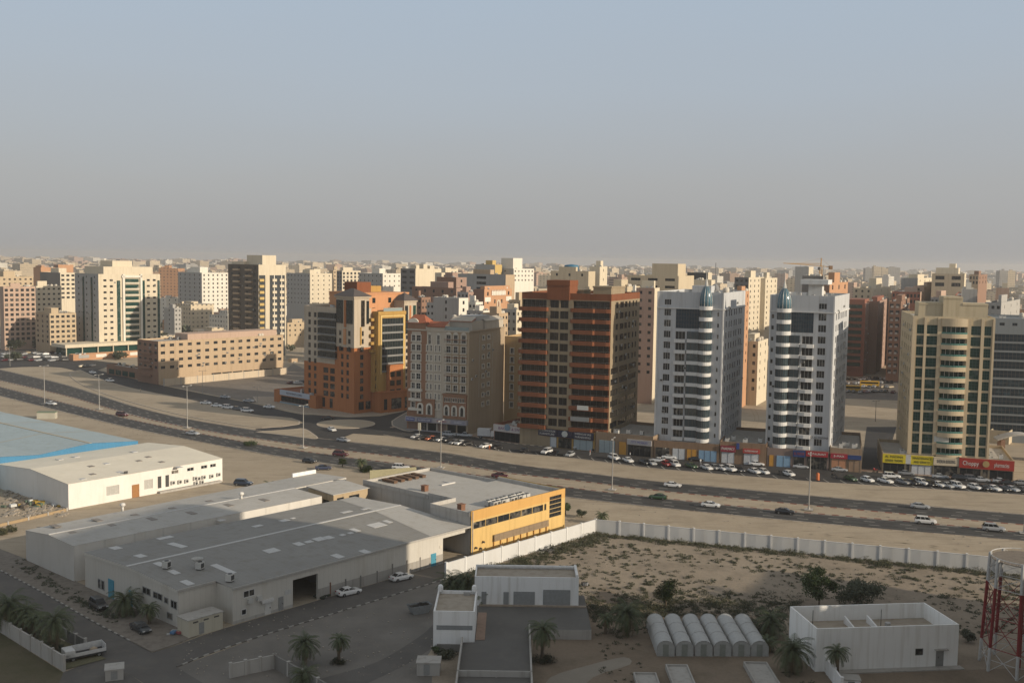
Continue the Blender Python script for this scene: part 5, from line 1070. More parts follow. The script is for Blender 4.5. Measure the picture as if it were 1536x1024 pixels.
gA = wall_run('garden_wall', 'pale boundary wall corner below the two lone yard palms, short arm', G(346, 1016), G(412, 1002), 3, 2.0, CONC, CONC)
wall_run('garden_wall', 'grey boundary wall running out of the picture below the two lone yard palms', G(412, 1002), G(500, 1052), 4, 2.0, CONCD, CONC)
wall_run('yard_wall', 'low ochre wall of the scrap yard below the white warehouse', G(-20, 794), G(100, 766), 4, .55, plaster('ochre_wall', (.34, .25, .15), .35), CONC)
wall_run('garden_wall', 'thin white wall running down from the big parapet building', G(1222, 985), G(1262, 1040), 4, 2.2, WHITE2, WHITE2)
wall_run('boundary_wall', 'long cream boundary wall in front of the tan long block', G(246, 579), G(430, 561), 8, 3.2, plaster('cream_boundary', (.52, .43, .32), .2), CONC)
# street lamps
LAMP = plain('lamp_steel', (.34, .33, .31), .5, .3)
lamp0 = None
LDATA = [(67, 606, 549, 'tall double street lamp farthest left on the highway median'), (149, 614, 562, 'tall double street lamp on the median above the white warehouse'), (281, 642, 579, 'tall double street lamp on the median behind the five parked cars'),
         (455, 672, 608, 'tall double street lamp on the median facing the roundabout'), (661, 702, 631, 'tall double street lamp on the median facing the classical hotel'), (918, 735, 658, 'tall double street lamp on the median facing the brown tower'), (1213, 765, 681, 'tall double street lamp on the median facing the second white tower'), (1536, 800, 700, 'tall double street lamp on the median at the right picture edge')]
for px, py, pt, lb in LDATA:
    p = G(px, py); hh = ZAT(px, pt, p.y); d = Vector((.33, .94, 0))
    o = thing('street_lamp', lb, 'street lamp', p, math.atan2(-.29, .95) if px > 600 else -.5, 'street lamps on the highway median')
    m = MB(); m.lathe(0, 0, [(.16, 0), (.15, hh*.5), (.08, hh)], 8); m.build('pole', LAMP, o)
    m = MB(); m.box(-1.0, -1.0, .14, 1.0, 1.0, .32); m.cyl(0, 0, .3, .8, .3, .25, 8); m.build('base', CONC, o)
    for s in (-1, 1):
        m = MB(); m.tube([(0, 0, hh-.1), (0, s*.6, hh+.05), (0, s*1.4, hh+.1)], .05, 5); arm = m.build('arm', LAMP, o)
        m = MB(); m.box(-.16, s*1.3-.0, hh+.02, .16, s*1.3+s*.9, hh+.18); m.build('lamp_head', plain('lamp_head', (.45, .44, .42)), arm)
for px, py, pt, lb in ((304, 590, 556, 'thin street lamp in front of the tan long block'), (15, 549, 520, 'thin street lamp by the crossroads on the far left'), (1313, 632, 601, 'dark street lamp on the open lot between white and cream towers'), (386, 604, 580, 'thin post on the pavement end left of the orange hotel')):
    p = G(px, py); hh = ZAT(px, pt, p.y); o = thing('street_lamp', lb, 'street lamp', p, .4)
    m = MB(); m.lathe(0, 0, [(.12, 0), (.07, hh)], 7); m.build('pole', LAMP if px != 1313 else DKMET, o); m = MB(); m.tube([(-1.2, 0, hh), (1.2, 0, hh)], .05, 5); m.box(-1.6, -.15, hh-.05, -1.0, .15, hh+.12); m.box(1.0, -.15, hh-.05, 1.6, .15, hh+.12); m.build('lamp_head', LAMP if px != 1313 else DKMET, o)
for px, py, lb in ((629, 655, 'white pole sign on the roundabout corner pavement'),):
    p = G(px, py); o = thing('pole_sign', lb, 'sign', p, -.3); m = MB(); m.cyl(0, 0, 0, 2.4, .07, .07, 6); m.build('pole', LAMP, o); m = MB(); m.box(-.5, -.12, 2.2, .5, .12, 4.8); m.build('sign_panel', plain('sign_cream', (.55, .52, .42)), o)
# lattice tower with round platform (red and white)
MRED = plain('mast_red', (.21, .02, .022), .5); MWHT = plain('mast_white', (.50, .50, .49), .5)
mb0, mb1 = G(1482, 1006), G(1511, 1020); cen = Vector((mb0.x+5.5, mb0.y+1.4, 0)); RB_ = 5.7; NL = 8
lt = thing('lattice_mast', 'red and white lattice water tower frame with round mesh platform at right edge', 'tower', cen, math.atan2(mb0.y-cen.y, mb0.x-cen.x))
LV = [0, 3.6, 8.2, 12.6, 14.7, 17.0]
def rad_at(z): return RB_*(1-.14*z/17)
for k in range(NL):
    t = 2*math.pi*k/NL; m = MB(); c_, s_ = math.cos(t), math.sin(t)
    for a, c in zip(LV, LV[1:]): m.tube([(c_*rad_at(a), s_*rad_at(a), a), (c_*rad_at(c), s_*rad_at(c), c)], .24, 7, 0 if 3.5 < a < 12.5 else 1)
    m.build('leg', [MRED, MWHT], lt)
for i, z in enumerate(LV[1:]):
    m = MB(); n = NL if z < 16 else 24; pts = [(rad_at(z)*math.cos(2*math.pi*k/n), rad_at(z)*math.sin(2*math.pi*k/n), z) for k in range(n+1)]
    m.tube(pts, .07, 5); m.build('ring', MRED if 3.5 < z < 12.5 else MWHT, lt)
for a, c in zip(LV[:-1], LV[1:]):
    z0, z1 = a, c; mid = (a+c)/2
    for k in range(NL):
        t0, t1 = 2*math.pi*k/NL, 2*math.pi*(k+1)/NL; m = MB()
        P = lambda t, z: (rad_at(z)*math.cos(t), rad_at(z)*math.sin(t), z)
        if c - a > 3:
            q = lambda t: tuple((Vector(P(t0, mid))+Vector(P(t1, mid)))/2)
            m.tube([P(t0, z0), P(t1, z1)], .055, 4); m.tube([P(t1, z0), P(t0, z1)], .055, 4); m.tube([P(t0, mid), P(t1, mid)], .045, 4)
        else: m.tube([P(t0, z0), P(t1, z1)], .05, 4)
        m.build('brace', MRED if 3.5 < a < 12.5 else MWHT, lt)
m = MB()
for k in range(30):
    t = 2*math.pi*k/30; m.tube([(rad_at(14.5)*math.cos(t), rad_at(14.5)*math.sin(t), 12.7), (rad_at(17)*math.cos(t), rad_at(17)*math.sin(t), 17.0)], .02, 3)
for z in (13.3, 13.9, 14.5, 15.1, 15.7, 16.3): m.tube([(rad_at(z)*math.cos(2*math.pi*k/24), rad_at(z)*math.sin(2*math.pi*k/24), z) for k in range(25)], .018, 3)
m.build('mesh_guard', MWHT, lt)
m = MB(); m.lathe(0, 0, [(rad_at(17)*.98, 16.5), (rad_at(17)*.98, 16.62)], 24); m.build('platform', plaster('platform_dirt', (.2, .17, .14), .4), lt)
for x, y in ((.6, 1.2), (-1.6, .4)): m = MB(); m.tube([(x, y, 16.6), (x, y, 20.5)], .05, 5); m.build('aerial', STEEL, lt)
m = MB(); m.tube([(.5, .3, 0), (.5, .3, 16.5)], .22, 8); m.build('riser_pipe', MRED, lt)

# ------------------------------------------------------------------ trees
BARK = plain('palm_bark', (.11, .085, .06), .95); LEAFP = None
def leafmat(name, a, c):
    m, n, l, b = nodes(name); f = ramp(n, l, noise(n, l, 1.3, 3), .35, .65); oi = n.new('ShaderNodeObjectInfo')
    col = mixc(n, l, f, a, c); col = mixc(n, l, ramp(n, l, oi.outputs['Random'], 0, 1, 0, .35), col, tuple(x*.6 for x in a)); l.new(col, b.inputs['Base Color']); b.inputs['Roughness'].default_value = .55; b.inputs['Specular IOR Level'].default_value = .3; MATS[name] = m; return m
PALM = leafmat('palm_leaf', (.055, .075, .032), (.10, .115, .055)); LEAF = leafmat('tree_leaf', (.035, .058, .02), (.075, .10, .035)); LEAFD = leafmat('dull_leaf', (.045, .058, .032), (.085, .09, .055)); SCRUB = leafmat('scrub_leaf', (.034, .042, .018), (.075, .068, .034))
def palm_mesh(seed, nf, L, up):
    random.seed(seed); m = MB()
    for k in range(nf):
        az = 2.399*k+random.uniform(-.25, .25); e = up*(1-1.75*(k/nf)**1.1)+random.uniform(-.12, .12); l = L*random.uniform(.85, 1.08)
        pts = []; p = Vector((0, 0, 0)); a = e; N = 9
        for i in range(N+1):
            pts.append(p.copy()); p += Vector((math.cos(az)*math.cos(a), math.sin(az)*math.cos(a), math.sin(a)))*(l/N); a -= (.17+.05*random.random())*(1.1 if e > .3 else .8)
        m.tube([pts[0], pts[4], pts[-1]], [.035, .025, .01], 3)
        side = Vector((-math.sin(az), math.cos(az), 0))
        for i in range(1, 2*N):
            t = i/(2*N); j = min(N-1, int(t*N)); q = pts[j].lerp(pts[j+1], t*N-j); d = (pts[j+1]-pts[j]).normalized(); nrm = side.cross(d)
            ll = l*.20*math.sin(math.pi*(.12+.8*t))+.12
            for s in (-1, 1):
                dr = (side*s*.85+d*.55+nrm*(.28 if s else 0)-Vector((0, 0, .22))).normalized(); tip = q+dr*ll*random.uniform(.85, 1.1); wv = d*.055
                m.add([q-wv, q+wv, tip], [(0, 1, 2)], 1 if k > nf*.84 else 0)
    return m.mesh('crown', [PALM, plain('dry_frond', (.17, .125, .07), .9)])
PM = [palm_mesh(1, 46, 2.7, 1.35), palm_mesh(2, 38, 2.3, 1.3), palm_mesh(3, 54, 3.1, 1.4)]
def palm(px, py, h, lb, var=0, s=1.0, group=None, z=0):
    p = G(px, py, z); random.seed(int(px*7+py)); o = thing('palm_tree', lb, 'palm tree', p, random.uniform(0, 6), group)
    m = MB(); bend = Vector((random.uniform(-.25, .25), random.uniform(-.25, .25), 0)); pts = [(bend.x*(t*t), bend.y*(t*t), h*t) for t in [i/8 for i in range(9)]]
    m.tube(pts, [.34, .27, .24, .23, .22, .22, .22, .25, .3], 9); m.build('trunk', BARK, o)
    c = put('crown', PM[var], o, (bend.x, bend.y, h)); c.scale = (s, s, s); return o
g_ = 'date palms of the foreground'
for a in ((14, 948, 4.2, 'dark date palm cut by the left picture edge in the palm strip', 2, 1.35), (38, 952, 3.6, 'date palm with tangled crown, second from the left in palm strip', 0, 1.15), (52, 958, 3.2, 'low date palm hidden behind its taller neighbours in the palm strip', 1, 1.1), (85, 976, 4.6, 'tallest date palm of the palm strip, nearest the white trailer', 2, 1.25),
          (190, 922, 2.4, 'bushy date palm in the verge against the grey warehouse gable', 2, 1.25), (224, 936, 2.6, 'small date palm beside the lamp pole at the warehouse corner', 1, .95), (455, 996, 3.2, 'lone date palm in the yard, left of the smaller one', 0, 1.15), (508, 992, 3.4, 'lone small date palm standing in a round planted bed', 1, .92),
          (455, 1030, 1.6, 'low leafy date palm inside the boundary wall at bottom edge', 2, .95), (813, 988, 4.6, 'date palm at the corner of the raised grey yard', 0, 1.15), (908, 950, 2.6, 'small drooping palm behind the polytunnels, nearest the raised yard', 1, .8), (941, 953, 3.6, 'tall shaggy date palm between the raised yard and the polytunnels', 2, 1.25), (678, 903, 3.4, 'dense date palm behind the gatehouse, left one of the pair', 2, 1.3), (700, 906, 3.9, 'dense date palm between the gatehouse and the long white shed', 2, 1.35), (722, 915, 2.2, 'drooping date palm leaning on the end of the long white shed', 0, 1.25),
          (1155, 955, 2.6, 'dark bushy palm right of the polytunnels', 2, 1.25), (1187, 1008, 3.4, 'shaggy date palm left of the big parapet building', 2, 1.3), (1256, 1022, 4.4, 'date palm with clear trunk in front of the big parapet building', 1, 1.0), (1150, 975, 1.6, 'low palm against the last polytunnel end', 1, .9),
          (541, 704, 2.2, 'young palm on the highway verge beside the pale hall roof end', 1, 1.0), (402, 734, 1.2, 'low palm between the white warehouse and the pale hall', 0, .85), (828, 741, 1.4, 'low palm behind the yellow office roof by the highway', 1, .85), (903, 786, 2.0, 'palm on the verge outside the compound wall corner', 0, .8)):
    palm(*a[:3], a[3], a[4], a[5], g_ if a[1] > 880 else None)
def leaf_cloud(m, c, r, n, size, flat=.7):
    for _ in range(n):
        d = Vector((random.gauss(0, 1), random.gauss(0, 1), random.gauss(0, 1))).normalized()*random.random()**.45
        p = Vector(c)+Vector((d.x*r, d.y*r, d.z*r*flat)); a = Vector((random.gauss(0, 1), random.gauss(0, 1), random.gauss(0, .6))).normalized(); b2 = a.orthogonal().normalized(); s = size*random.uniform(.6, 1.3)
        m.add([p-a*s, p+b2*s*.6, p+a*s, p-b2*s*.6], [(0, 1, 2, 3)])
def tree_mesh(seed, H, R, n=2600, size=.17):
    random.seed(seed); m = MB()
    for k in range(13):
        t = random.random(); a = random.uniform(0, 6.28); rr = R*random.uniform(.2, .75); leaf_cloud(m, (rr*math.cos(a), rr*math.sin(a), H*(.38+.5*t)), R*random.uniform(.28, .5), n//13, size)
    tr = MB(); tr.tube([(0, 0, 0), (.1, 0, H*.25), (0, .1, H*.5)], [.16, .12, .07], 7)
    for k in range(5): a = 6.28*k/5; tr.tube([(.08, 0, H*.25), (R*.35*math.cos(a), R*.35*math.sin(a), H*.5), (R*.6*math.cos(a), R*.6*math.sin(a), H*.7)], [.08, .05, .02], 5)
    return m, tr
def tree(px, py, H, R, lb, mat=None, seed=1, n=2600, size=.17, name='tree', group=None):
    o = thing(name, lb, 'shrub' if name == 'shrub' else 'tree', G(px, py), seed, group); a, t = tree_mesh(seed, H, R, int(n*1.3), size); a.build('crown', mat or LEAF, o); t.build('trunk', BARK, o); return o
tree(999, 912, 5.0, 3.0, 'bright green bushy tree behind the polytunnels', LEAF, 4)
tree(1228, 912, 7.6, 3.4, 'tall dark green tree behind the big parapet building', LEAF, 5, 3600); tree(1284, 912, 5.0, 4.4, 'wide dull green tree behind the big parapet building', LEAFD, 6, 4200)
tree(1452, 962, 1.8, 1.6, 'low dark bush at the right end of the big parapet building', LEAFD, 7, 1200, .14, 'shrub')
tree(848, 772, 3.0, 1.4, 'slim green bush at the yellow office corner', LEAF, 8, 1200, .15, 'shrub'); tree(873, 776, 1.8, 1.5, 'round dark bush outside the compound wall corner', LEAFD, 9, 1100, .14, 'shrub'); tree(514, 700, 2.8, 1.3, 'slim green bush on the verge left of the young palm', LEAF, 10, 1000, .15, 'shrub')
tree(550, 707, 1.2, 2.6, 'low spreading green hedge clump under the young palm', LEAF, 11, 1500, .15, 'shrub'); tree(375, 668, 1.1, 2.3, 'low bright green shrub on the near carriageway kerb', LEAF, 12, 1000, .16, 'shrub'); tree(10, 800, 1.2, 2.4, 'low green weeds patch outside the ochre yard wall', SCRUB, 13, 1100, .15, 'shrub')
tree(652, 979, .9, .9, 'small green bush at the foot of the gatehouse', LEAF, 14, 600, .12, 'shrub'); tree(672, 985, .8, 1.8, 'dark low growth along the gatehouse plinth', LEAFD, 15, 800, .13, 'shrub'); tree(508, 994, .5, 1.3, 'round green bed under the lone small palm', LEAFD, 16, 700, .11, 'shrub'); tree(815, 992, .7, 2.0, 'round weedy bed under the palm at the raised yard', LEAFD, 17, 900, .12, 'shrub')
tree(1115, 575, 5, 4.5, 'green tree beside the cars behind the first white tower', LEAF, 18, 1500, .35)
for i, (px, py, H_, R_2, lb) in enumerate(((22, 528, 7, 6, 'dark green street tree nearest the left edge by the crossroads'), (58, 524, 6, 5, 'dark tree in front of the pink block'), (75, 516, 7, 5, 'tree between the pink block and low tan block'), (20, 540, 4, 5, 'green hedge tree among the cars by the crossroads'), (178, 539, 4, 5, 'round tree on the forecourt of the cream tower'), (243, 513, 6, 6, 'tree behind the cream tower on its far side'))): tree(px, py, H_, R_2, lb, LEAFD, 30+i, 1300, .45)
# scrub: ground cover that nobody would count
random.seed(42); m = MB()
def inside(x, y):
    a = cB+(Vector((x, y, 0))-cB); n1 = Vector((-(cC-cB).y, (cC-cB).x, 0)).normalized(); n2 = Vector(((cB-cA).y, -(cB-cA).x, 0)).normalized()
    return n1.dot(Vector((x, y, 0))-cB) < -.6 and n2.dot(Vector((x, y, 0))-cB) > .6
cnt = 0
while cnt < 2000:
    x, y = random.uniform(-12, 98), random.uniform(166, 233)
    if not inside(x, y) or (-13 < x < 13.8 and y < 182) or (44 < x < 69 and y < 165): continue
    n1 = Vector((-(cC-cB).y, (cC-cB).x, 0)).normalized(); dw = -n1.dot(Vector((x, y, 0))-cB); n2 = Vector(((cB-cA).y, -(cB-cA).x, 0)).normalized(); dl = n2.dot(Vector((x, y, 0))-cB)
    near = min(dw, dl) < 4.5 or (y < 183 and x < 60)
    if not near and random.random() < .2: continue
    r = random.uniform(.2, .62)*(2.0 if near and random.random() < .7 else 1)*random.choice((.7, 1, 1.5)); leaf_cloud(m, (x, y, r*.22), r, int(18+95*r), .12, .5); cnt += 1
for _ in range(160):
    x, y = random.uniform(14, 44), random.uniform(143, 166)
    if 21 < x < 40.5 and 145 < y < 172.5: continue
    r = random.uniform(.2, .8); leaf_cloud(m, (x, y, r*.2), r, int(14+40*r), .1, .45)
for _ in range(420):
    if random.random() < .68: q = cB.lerp(cC, random.random()*1.05)+Vector(((cC-cB).y, -(cC-cB).x, 0)).normalized()*random.uniform(.6, 3.2)
    else: q = cB.lerp(cA, random.random()*.85)+Vector((.75, -.66, 0))*random.uniform(.8, 6)
    r = random.uniform(.4, 1.1); leaf_cloud(m, (q.x, q.y, r*.25), r, int(20+50*r), .12, .5)
for _ in range(260):
    q = G(random.uniform(880, 1190), random.uniform(888, 925)); r = random.uniform(.3, 1.0); leaf_cloud(m, (q.x, q.y, r*.2), r, int(20+40*r), .11, .5)
tag(m.build('scrub', SCRUB), kind='stuff')
LIT = MB(); random.seed(31)
for _ in range(700):
    k = random.randint(2, len(loB)-3); b_ = (loB if random.random() < .6 else upB)[k]; q = b_+Vector((random.uniform(-6, 6), -random.uniform(.4, 9)**1.0 if random.random() < .7 else -random.uniform(.2, 1.2), 0)); s = random.uniform(.05, .16)
    LIT.box(q.x-s, q.y-s, .02, q.x+s, q.y+s*random.uniform(.6, 1.6), .02+s*.9)
for _ in range(260):
    q = G(random.uniform(270, 690), random.uniform(900, 1015)); s = random.uniform(.04, .13); LIT.box(q.x-s, q.y-s, .02, q.x+s, q.y+s, .03+s*.7)
for _ in range(240):
    q = G(random.uniform(5, 100), random.uniform(735, 775)); s = random.uniform(.1, .5); LIT.box(q.x-s, q.y-s, .0, q.x+s, q.y+s*1.3, s*.9)
TT = MB(); random.seed(8)
for pts in (((0, 628), (120, 640), (260, 668), (420, 690), (520, 704)), ((20, 650), (200, 655), (330, 690), (470, 706)), ((850, 762), (960, 770), (1150, 792), (1350, 815), (1536, 830)), ((900, 775), (1100, 800), (1300, 806), (1536, 842)), ((560, 662), (700, 678), (860, 694), (1040, 712), (1230, 732), (1400, 746), (1536, 752)), ((600, 660), (760, 690), (900, 702), (1100, 722), (1300, 742), (1500, 762)), ((140, 575), (230, 592), (330, 612), (420, 634)), ((180, 590), (300, 612), (400, 628)), ((280, 590), (350, 588), (430, 596), (452, 604)), ((1290, 612), (1330, 622), (1345, 640)), ((1120, 600), (1135, 625), (1128, 645)), ((380, 700), (430, 712), (470, 704)), ((345, 742), (300, 738), (180, 765), (60, 790), (-20, 810)), ((830, 1010), (900, 960), (960, 990))):
    P = cr([G(a, b) for a, b in pts], 8)
    for o_ in (-.8, .8):
        Q_ = [p+Vector((-(q-p).y, (q-p).x, 0)).normalized()*o_ for p, q in zip(P, P[1:])]
        for p, q in zip(Q_, Q_[1:]): s_ = Vector((-(q-p).y, (q-p).x, 0)).normalized()*random.uniform(.14, .26); TT.quad(*[(v.x, v.y, .009) for v in (p+s_, q+s_, q-s_, p-s_)])
struct('tyre_tracks', TT, sandy('track_sand', (.36, .295, .215), (.40, .33, .245), (.26, .21, .15), .2, False))
sheet('alley', [G(1291, 710), G(1323, 709), G(1345, 640), G(1300, 640)], .03, ASPH)
tag(LIT.build('stone_litter', plain('litter_pale', (.33, .29, .24), .9)), kind='stuff')
tree(690, 900, 3.6, 2.6, 'dark green thicket under the palms behind the gatehouse', LEAFD, 19, 1800, .16, 'shrub')
m = MB(); random.seed(9)
P_ = [G(x, y) for x, y in ((60, 880), (130, 893))]
for _ in range(130):
    t = random.random(); b2 = G(38+t*150, 836+t*90+random.uniform(0, 10)); r = random.uniform(.2, .7); leaf_cloud(m, (b2.x-random.uniform(0, 2), b2.y-random.uniform(.3, 2.5), .1+r*.25), r, int(20+40*r), .1, .5)
for _ in range(160):
    t = random.random(); b2 = G(5+t*90, 925+t*60+random.uniform(-14, 10)); r = random.uniform(.2, .8); leaf_cloud(m, (b2.x, b2.y, .1+r*.2), r, int(20+40*r), .1, .4)
tag(m.build('weeds', LEAFD), kind='stuff')
# low sand mounds in the scrub lot
m = MB(); random.seed(12)
NX, NY = 46, 30; o_, ex_, ey_ = cB, (cC-cB).normalized(), Vector(((cC-cB).y, -(cC-cB).x, 0)).normalized()
ph = [(random.uniform(.08, .5), random.uniform(.08, .5), random.uniform(0, 6), random.uniform(.05, .16)) for _ in range(14)]
vv = []
for j in range(NY+1):
    for i in range(NX+1):
        p = o_+ex_*(i*78/NX+1)+ey_*(j*36/NY+.6); e_ = min(i, NX-i, j, NY-j)/4; z = sum(a*math.sin(fx*p.x+fy*p.y+f) for fx, fy, f, a in ph)*.45+.12
        vv.append((p.x, p.y, max(.022, .022+max(0, z)*min(1, e_))))
m.add(vv, [(j*(NX+1)+i, j*(NX+1)+i+1, (j+1)*(NX+1)+i+1, (j+1)*(NX+1)+i) for j in range(NY) for i in range(NX)])
struct('sand_mounds', m, SAND2)

# ------------------------------------------------------------------ vehicles
PAINT = carpaint(); CGL = plain('car_glass', (.012, .014, .016), .08); TYRE = BLACK; HUB = plain('wheel_hub', (.3, .3, .3), .35, .6); HL = plain('headlight', (.6, .6, .58), .15); TL = plain('taillight', (.28, .02, .02), .3); TRIMB = plain('bumper_trim', (.04, .04, .042), .6)
SPEC = {  # length, width, sections (x, z_bottom, z_top) of the lower body, roof: x of windscreen foot/top, rear top/foot, roof z, wheels
 'sedan': (4.6, 1.78, [(-2.3, .42, .78), (-2.2, .28, .98), (-1.5, .22, 1.04), (-.6, .2, .98), (.9, .2, .95), (1.7, .22, .86), (2.2, .28, .72), (2.3, .42, .6)], (1.05, .25, -1.0, -1.75, 1.44)),
 'hatchback': (4.0, 1.7, [(-2.0, .42, .85), (-1.95, .28, 1.02), (-1.3, .22, 1.0), (.8, .2, .96), (1.5, .22, .88), (1.92, .28, .74), (2.0, .42, .62)], (1.05, .3, -1.35, -1.9, 1.5)),
 'suv': (4.8, 1.9, [(-2.4, .5, 1.0), (-2.34, .36, 1.14), (-1.5, .3, 1.14), (.9, .3, 1.1), (1.8, .3, 1.06), (2.3, .36, .95), (2.4, .5, .78)], (1.1, .45, -1.9, -2.3, 1.82)),
 'pickup': (5.2, 1.85, [(-2.6, .5, 1.0), (-2.55, .4, 1.05), (-.8, .32, 1.05), (.9, .32, 1.05), (1.9, .32, 1.0), (2.5, .38, .9), (2.6, .5, .75)], (1.2, .6, -.45, -.75, 1.72)),
 'van': (4.9, 1.9, [(-2.45, .45, 1.05), (-2.4, .3, 1.2), (0, .28, 1.2), (1.9, .28, 1.15), (2.35, .32, .95), (2.45, .45, .75)], (2.0, 1.35, -2.2, -2.38, 2.0))}
CAR_ME = {}
def car_meshes(kind):
    if kind in CAR_ME: return CAR_ME[kind]
    L, Wd, sec, (xw, xt, rt, rf, zr) = SPEC[kind]; hw = Wd/2; b = MB(); ring = []
    for x, z0, z1 in sec:
        e = .9 if abs(x) > L/2-.15 else 1.0
        ring.append([(x, s*hw*e*k, z) for s, k, z in ((-1, .92, z0), (-1, 1, z0+.12), (-1, 1, z0+(z1-z0)*.62), (-1, .9, z1), (1, .9, z1), (1, 1, z0+(z1-z0)*.62), (1, 1, z0+.12), (1, .92, z0))])
    v = [p for r in ring for p in r]; n = 8
    b.add(v, [(k*n+i, k*n+(i+1) % n, (k+1)*n+(i+1) % n, (k+1)*n+i) for k in range(len(sec)-1) for i in range(n)]+[tuple(range(n)), tuple((len(sec)-1)*n+i for i in range(n))])
    zb = sec[2][2]-.03; w0, w1 = hw*.88, hw*.72; c = [(xw, w0, zb), (xt, w1, zr-.06), (rt, w1, zr-.06), (rf, w0, zb)]
    lo = [(c[0][0], -w0, zb), (c[0][0], w0, zb), (c[3][0], w0, zb), (c[3][0], -w0, zb)]; hi = [(xt, -w1, zr-.06), (xt, w1, zr-.06), (rt, w1, zr-.06), (rt, -w1, zr-.06)]
    hi2 = [(xt-.12, -w1*.9, zr), (xt-.12, w1*.9, zr), (rt+.12, w1*.9, zr), (rt+.12, -w1*.9, zr)]
    b.add(lo+hi+hi2, [(0, 1, 5, 4), (1, 2, 6, 5), (2, 3, 7, 6), (3, 0, 4, 7), (4, 5, 9, 8), (5, 6, 10, 9), (6, 7, 11, 10), (7, 4, 8, 11), (8, 9, 10, 11)])
    def pane(a, bb, cc, d, ins=.1, off=.012):
        P = [Vector(x) for x in (a, bb, cc, d)]; ctr = sum(P, Vector())/4; nr = (P[1]-P[0]).cross(P[3]-P[0]).normalized()
        if nr.dot(ctr-Vector(((xw+rf)/2, 0, 1))) < 0: nr = -nr
        mm = MB(); mm.quad(*[p.lerp(ctr, ins)+nr*off for p in P]); return mm
    D = {'body': b.mesh('body', [PAINT]), 'windscreen': pane(lo[0], lo[1], hi[1], hi[0]).mesh('windscreen', [CGL]), 'rear_window': pane(lo[2], lo[3], hi[3], hi[2], .12).mesh('rear_window', [CGL])}
    for nm, ia, ib in (('sl', 1, 2), ('sr', 3, 0)):
        mm = MB(); A, B, Cc, Dd = [Vector(p) for p in (lo[ia], lo[ib], hi[ib], hi[ia])]
        n_ = 2 if kind in ('sedan', 'hatchback', 'pickup') else 3
        if kind == 'pickup': n_ = 1
        for k in range(n_):
            t0, t1 = k/n_, (k+1)/n_; q = pane(A.lerp(B, t0), A.lerp(B, t1), Dd.lerp(Cc, t1), Dd.lerp(Cc, t0), .1); mm.add(q.v, q.f)
        D[nm] = mm.mesh('side_window', [CGL])
    w = MB(); r = .33 if kind != 'suv' else .38; N = 12
    prof = [(r*.55, -.1), (r*.9, -.1), (r, -.06), (r, .06), (r*.9, .1), (r*.55, .1)]
    vv_ = [(rr*math.cos(2*math.pi*i/N), y, rr*math.sin(2*math.pi*i/N)) for rr, y in prof for i in range(N)]
    w.add(vv_, [(k*N+i, k*N+(i+1) % N, (k+1)*N+(i+1) % N, (k+1)*N+i) for k in range(len(prof)-1) for i in range(N)], 0)
    for y in (-.09, .09): w.add([(r*.6*math.cos(2*math.pi*i/N), y, r*.6*math.sin(2*math.pi*i/N)) for i in range(N)], [tuple(range(N))], 1)
    D['wheel'] = w.mesh('wheel', [TYRE, HUB]); D['r'] = r
    h = MB(); h.box(-.03, -.2, -.08, .03, .2, .08); D['headlight'] = h.mesh('headlight', [HL]); t = MB(); t.box(-.03, -.17, -.09, .03, .17, .09); D['taillight'] = t.mesh('taillight', [TL])
    if kind == 'pickup': k = MB(); k.box(-2.5, -hw*.82, 1.0, -.85, hw*.82, 1.075); D['load_bed'] = k.mesh('load_bed', [TRIMB])
    CAR_ME[kind] = D; return D
NC = [0]
def car(px, py, kind, color, head, label, group=None, detail=2, z=.03, p=None):
    """head: heading in degrees, 0 = to the right of the picture, 90 = away"""
    p = p or G(px, py, z); D = car_meshes(kind); L, Wd, sec, cab = SPEC[kind]; hw = Wd/2
    o = thing('parked_car' if group or detail < 2 else 'car', label, {'suv': 'SUV', 'van': 'van', 'pickup': 'pickup truck'}.get(kind, 'car'), (p.x, p.y, p.z), R_(head), group)
    for k in ('body', 'windscreen', 'rear_window', 'sl', 'sr', 'load_bed'):
        if k in D: put(D[k].name.split('.')[0], D[k], o).color = (*color, 1)
    for x in (L*.31, -L*.30):
        for s in (-1, 1): put('wheel', D['wheel'], o, (x, s*(hw-.08), D['r']))
    if detail > 1:
        for s in (-1, 1):
            put('headlight', D['headlight'], o, (L/2-.02, s*hw*.62, sec[-2][2]-.06)); put('taillight', D['taillight'], o, (-L/2+.01, s*hw*.68, sec[1][2]-.14))
    return o
cW, cS, cB_, cG, cR, cM, cGr, cGn, cBe, cOr = (.72, .71, .69), (.38, .39, .40), (.012, .012, .014), (.12, .12, .125), (.30, .02, .02), (.09, .012, .018), (.22, .225, .23), (.03, .075, .03), (.45, .38, .27), (.5, .13, .05)
hw_h = -17                                                # highway direction
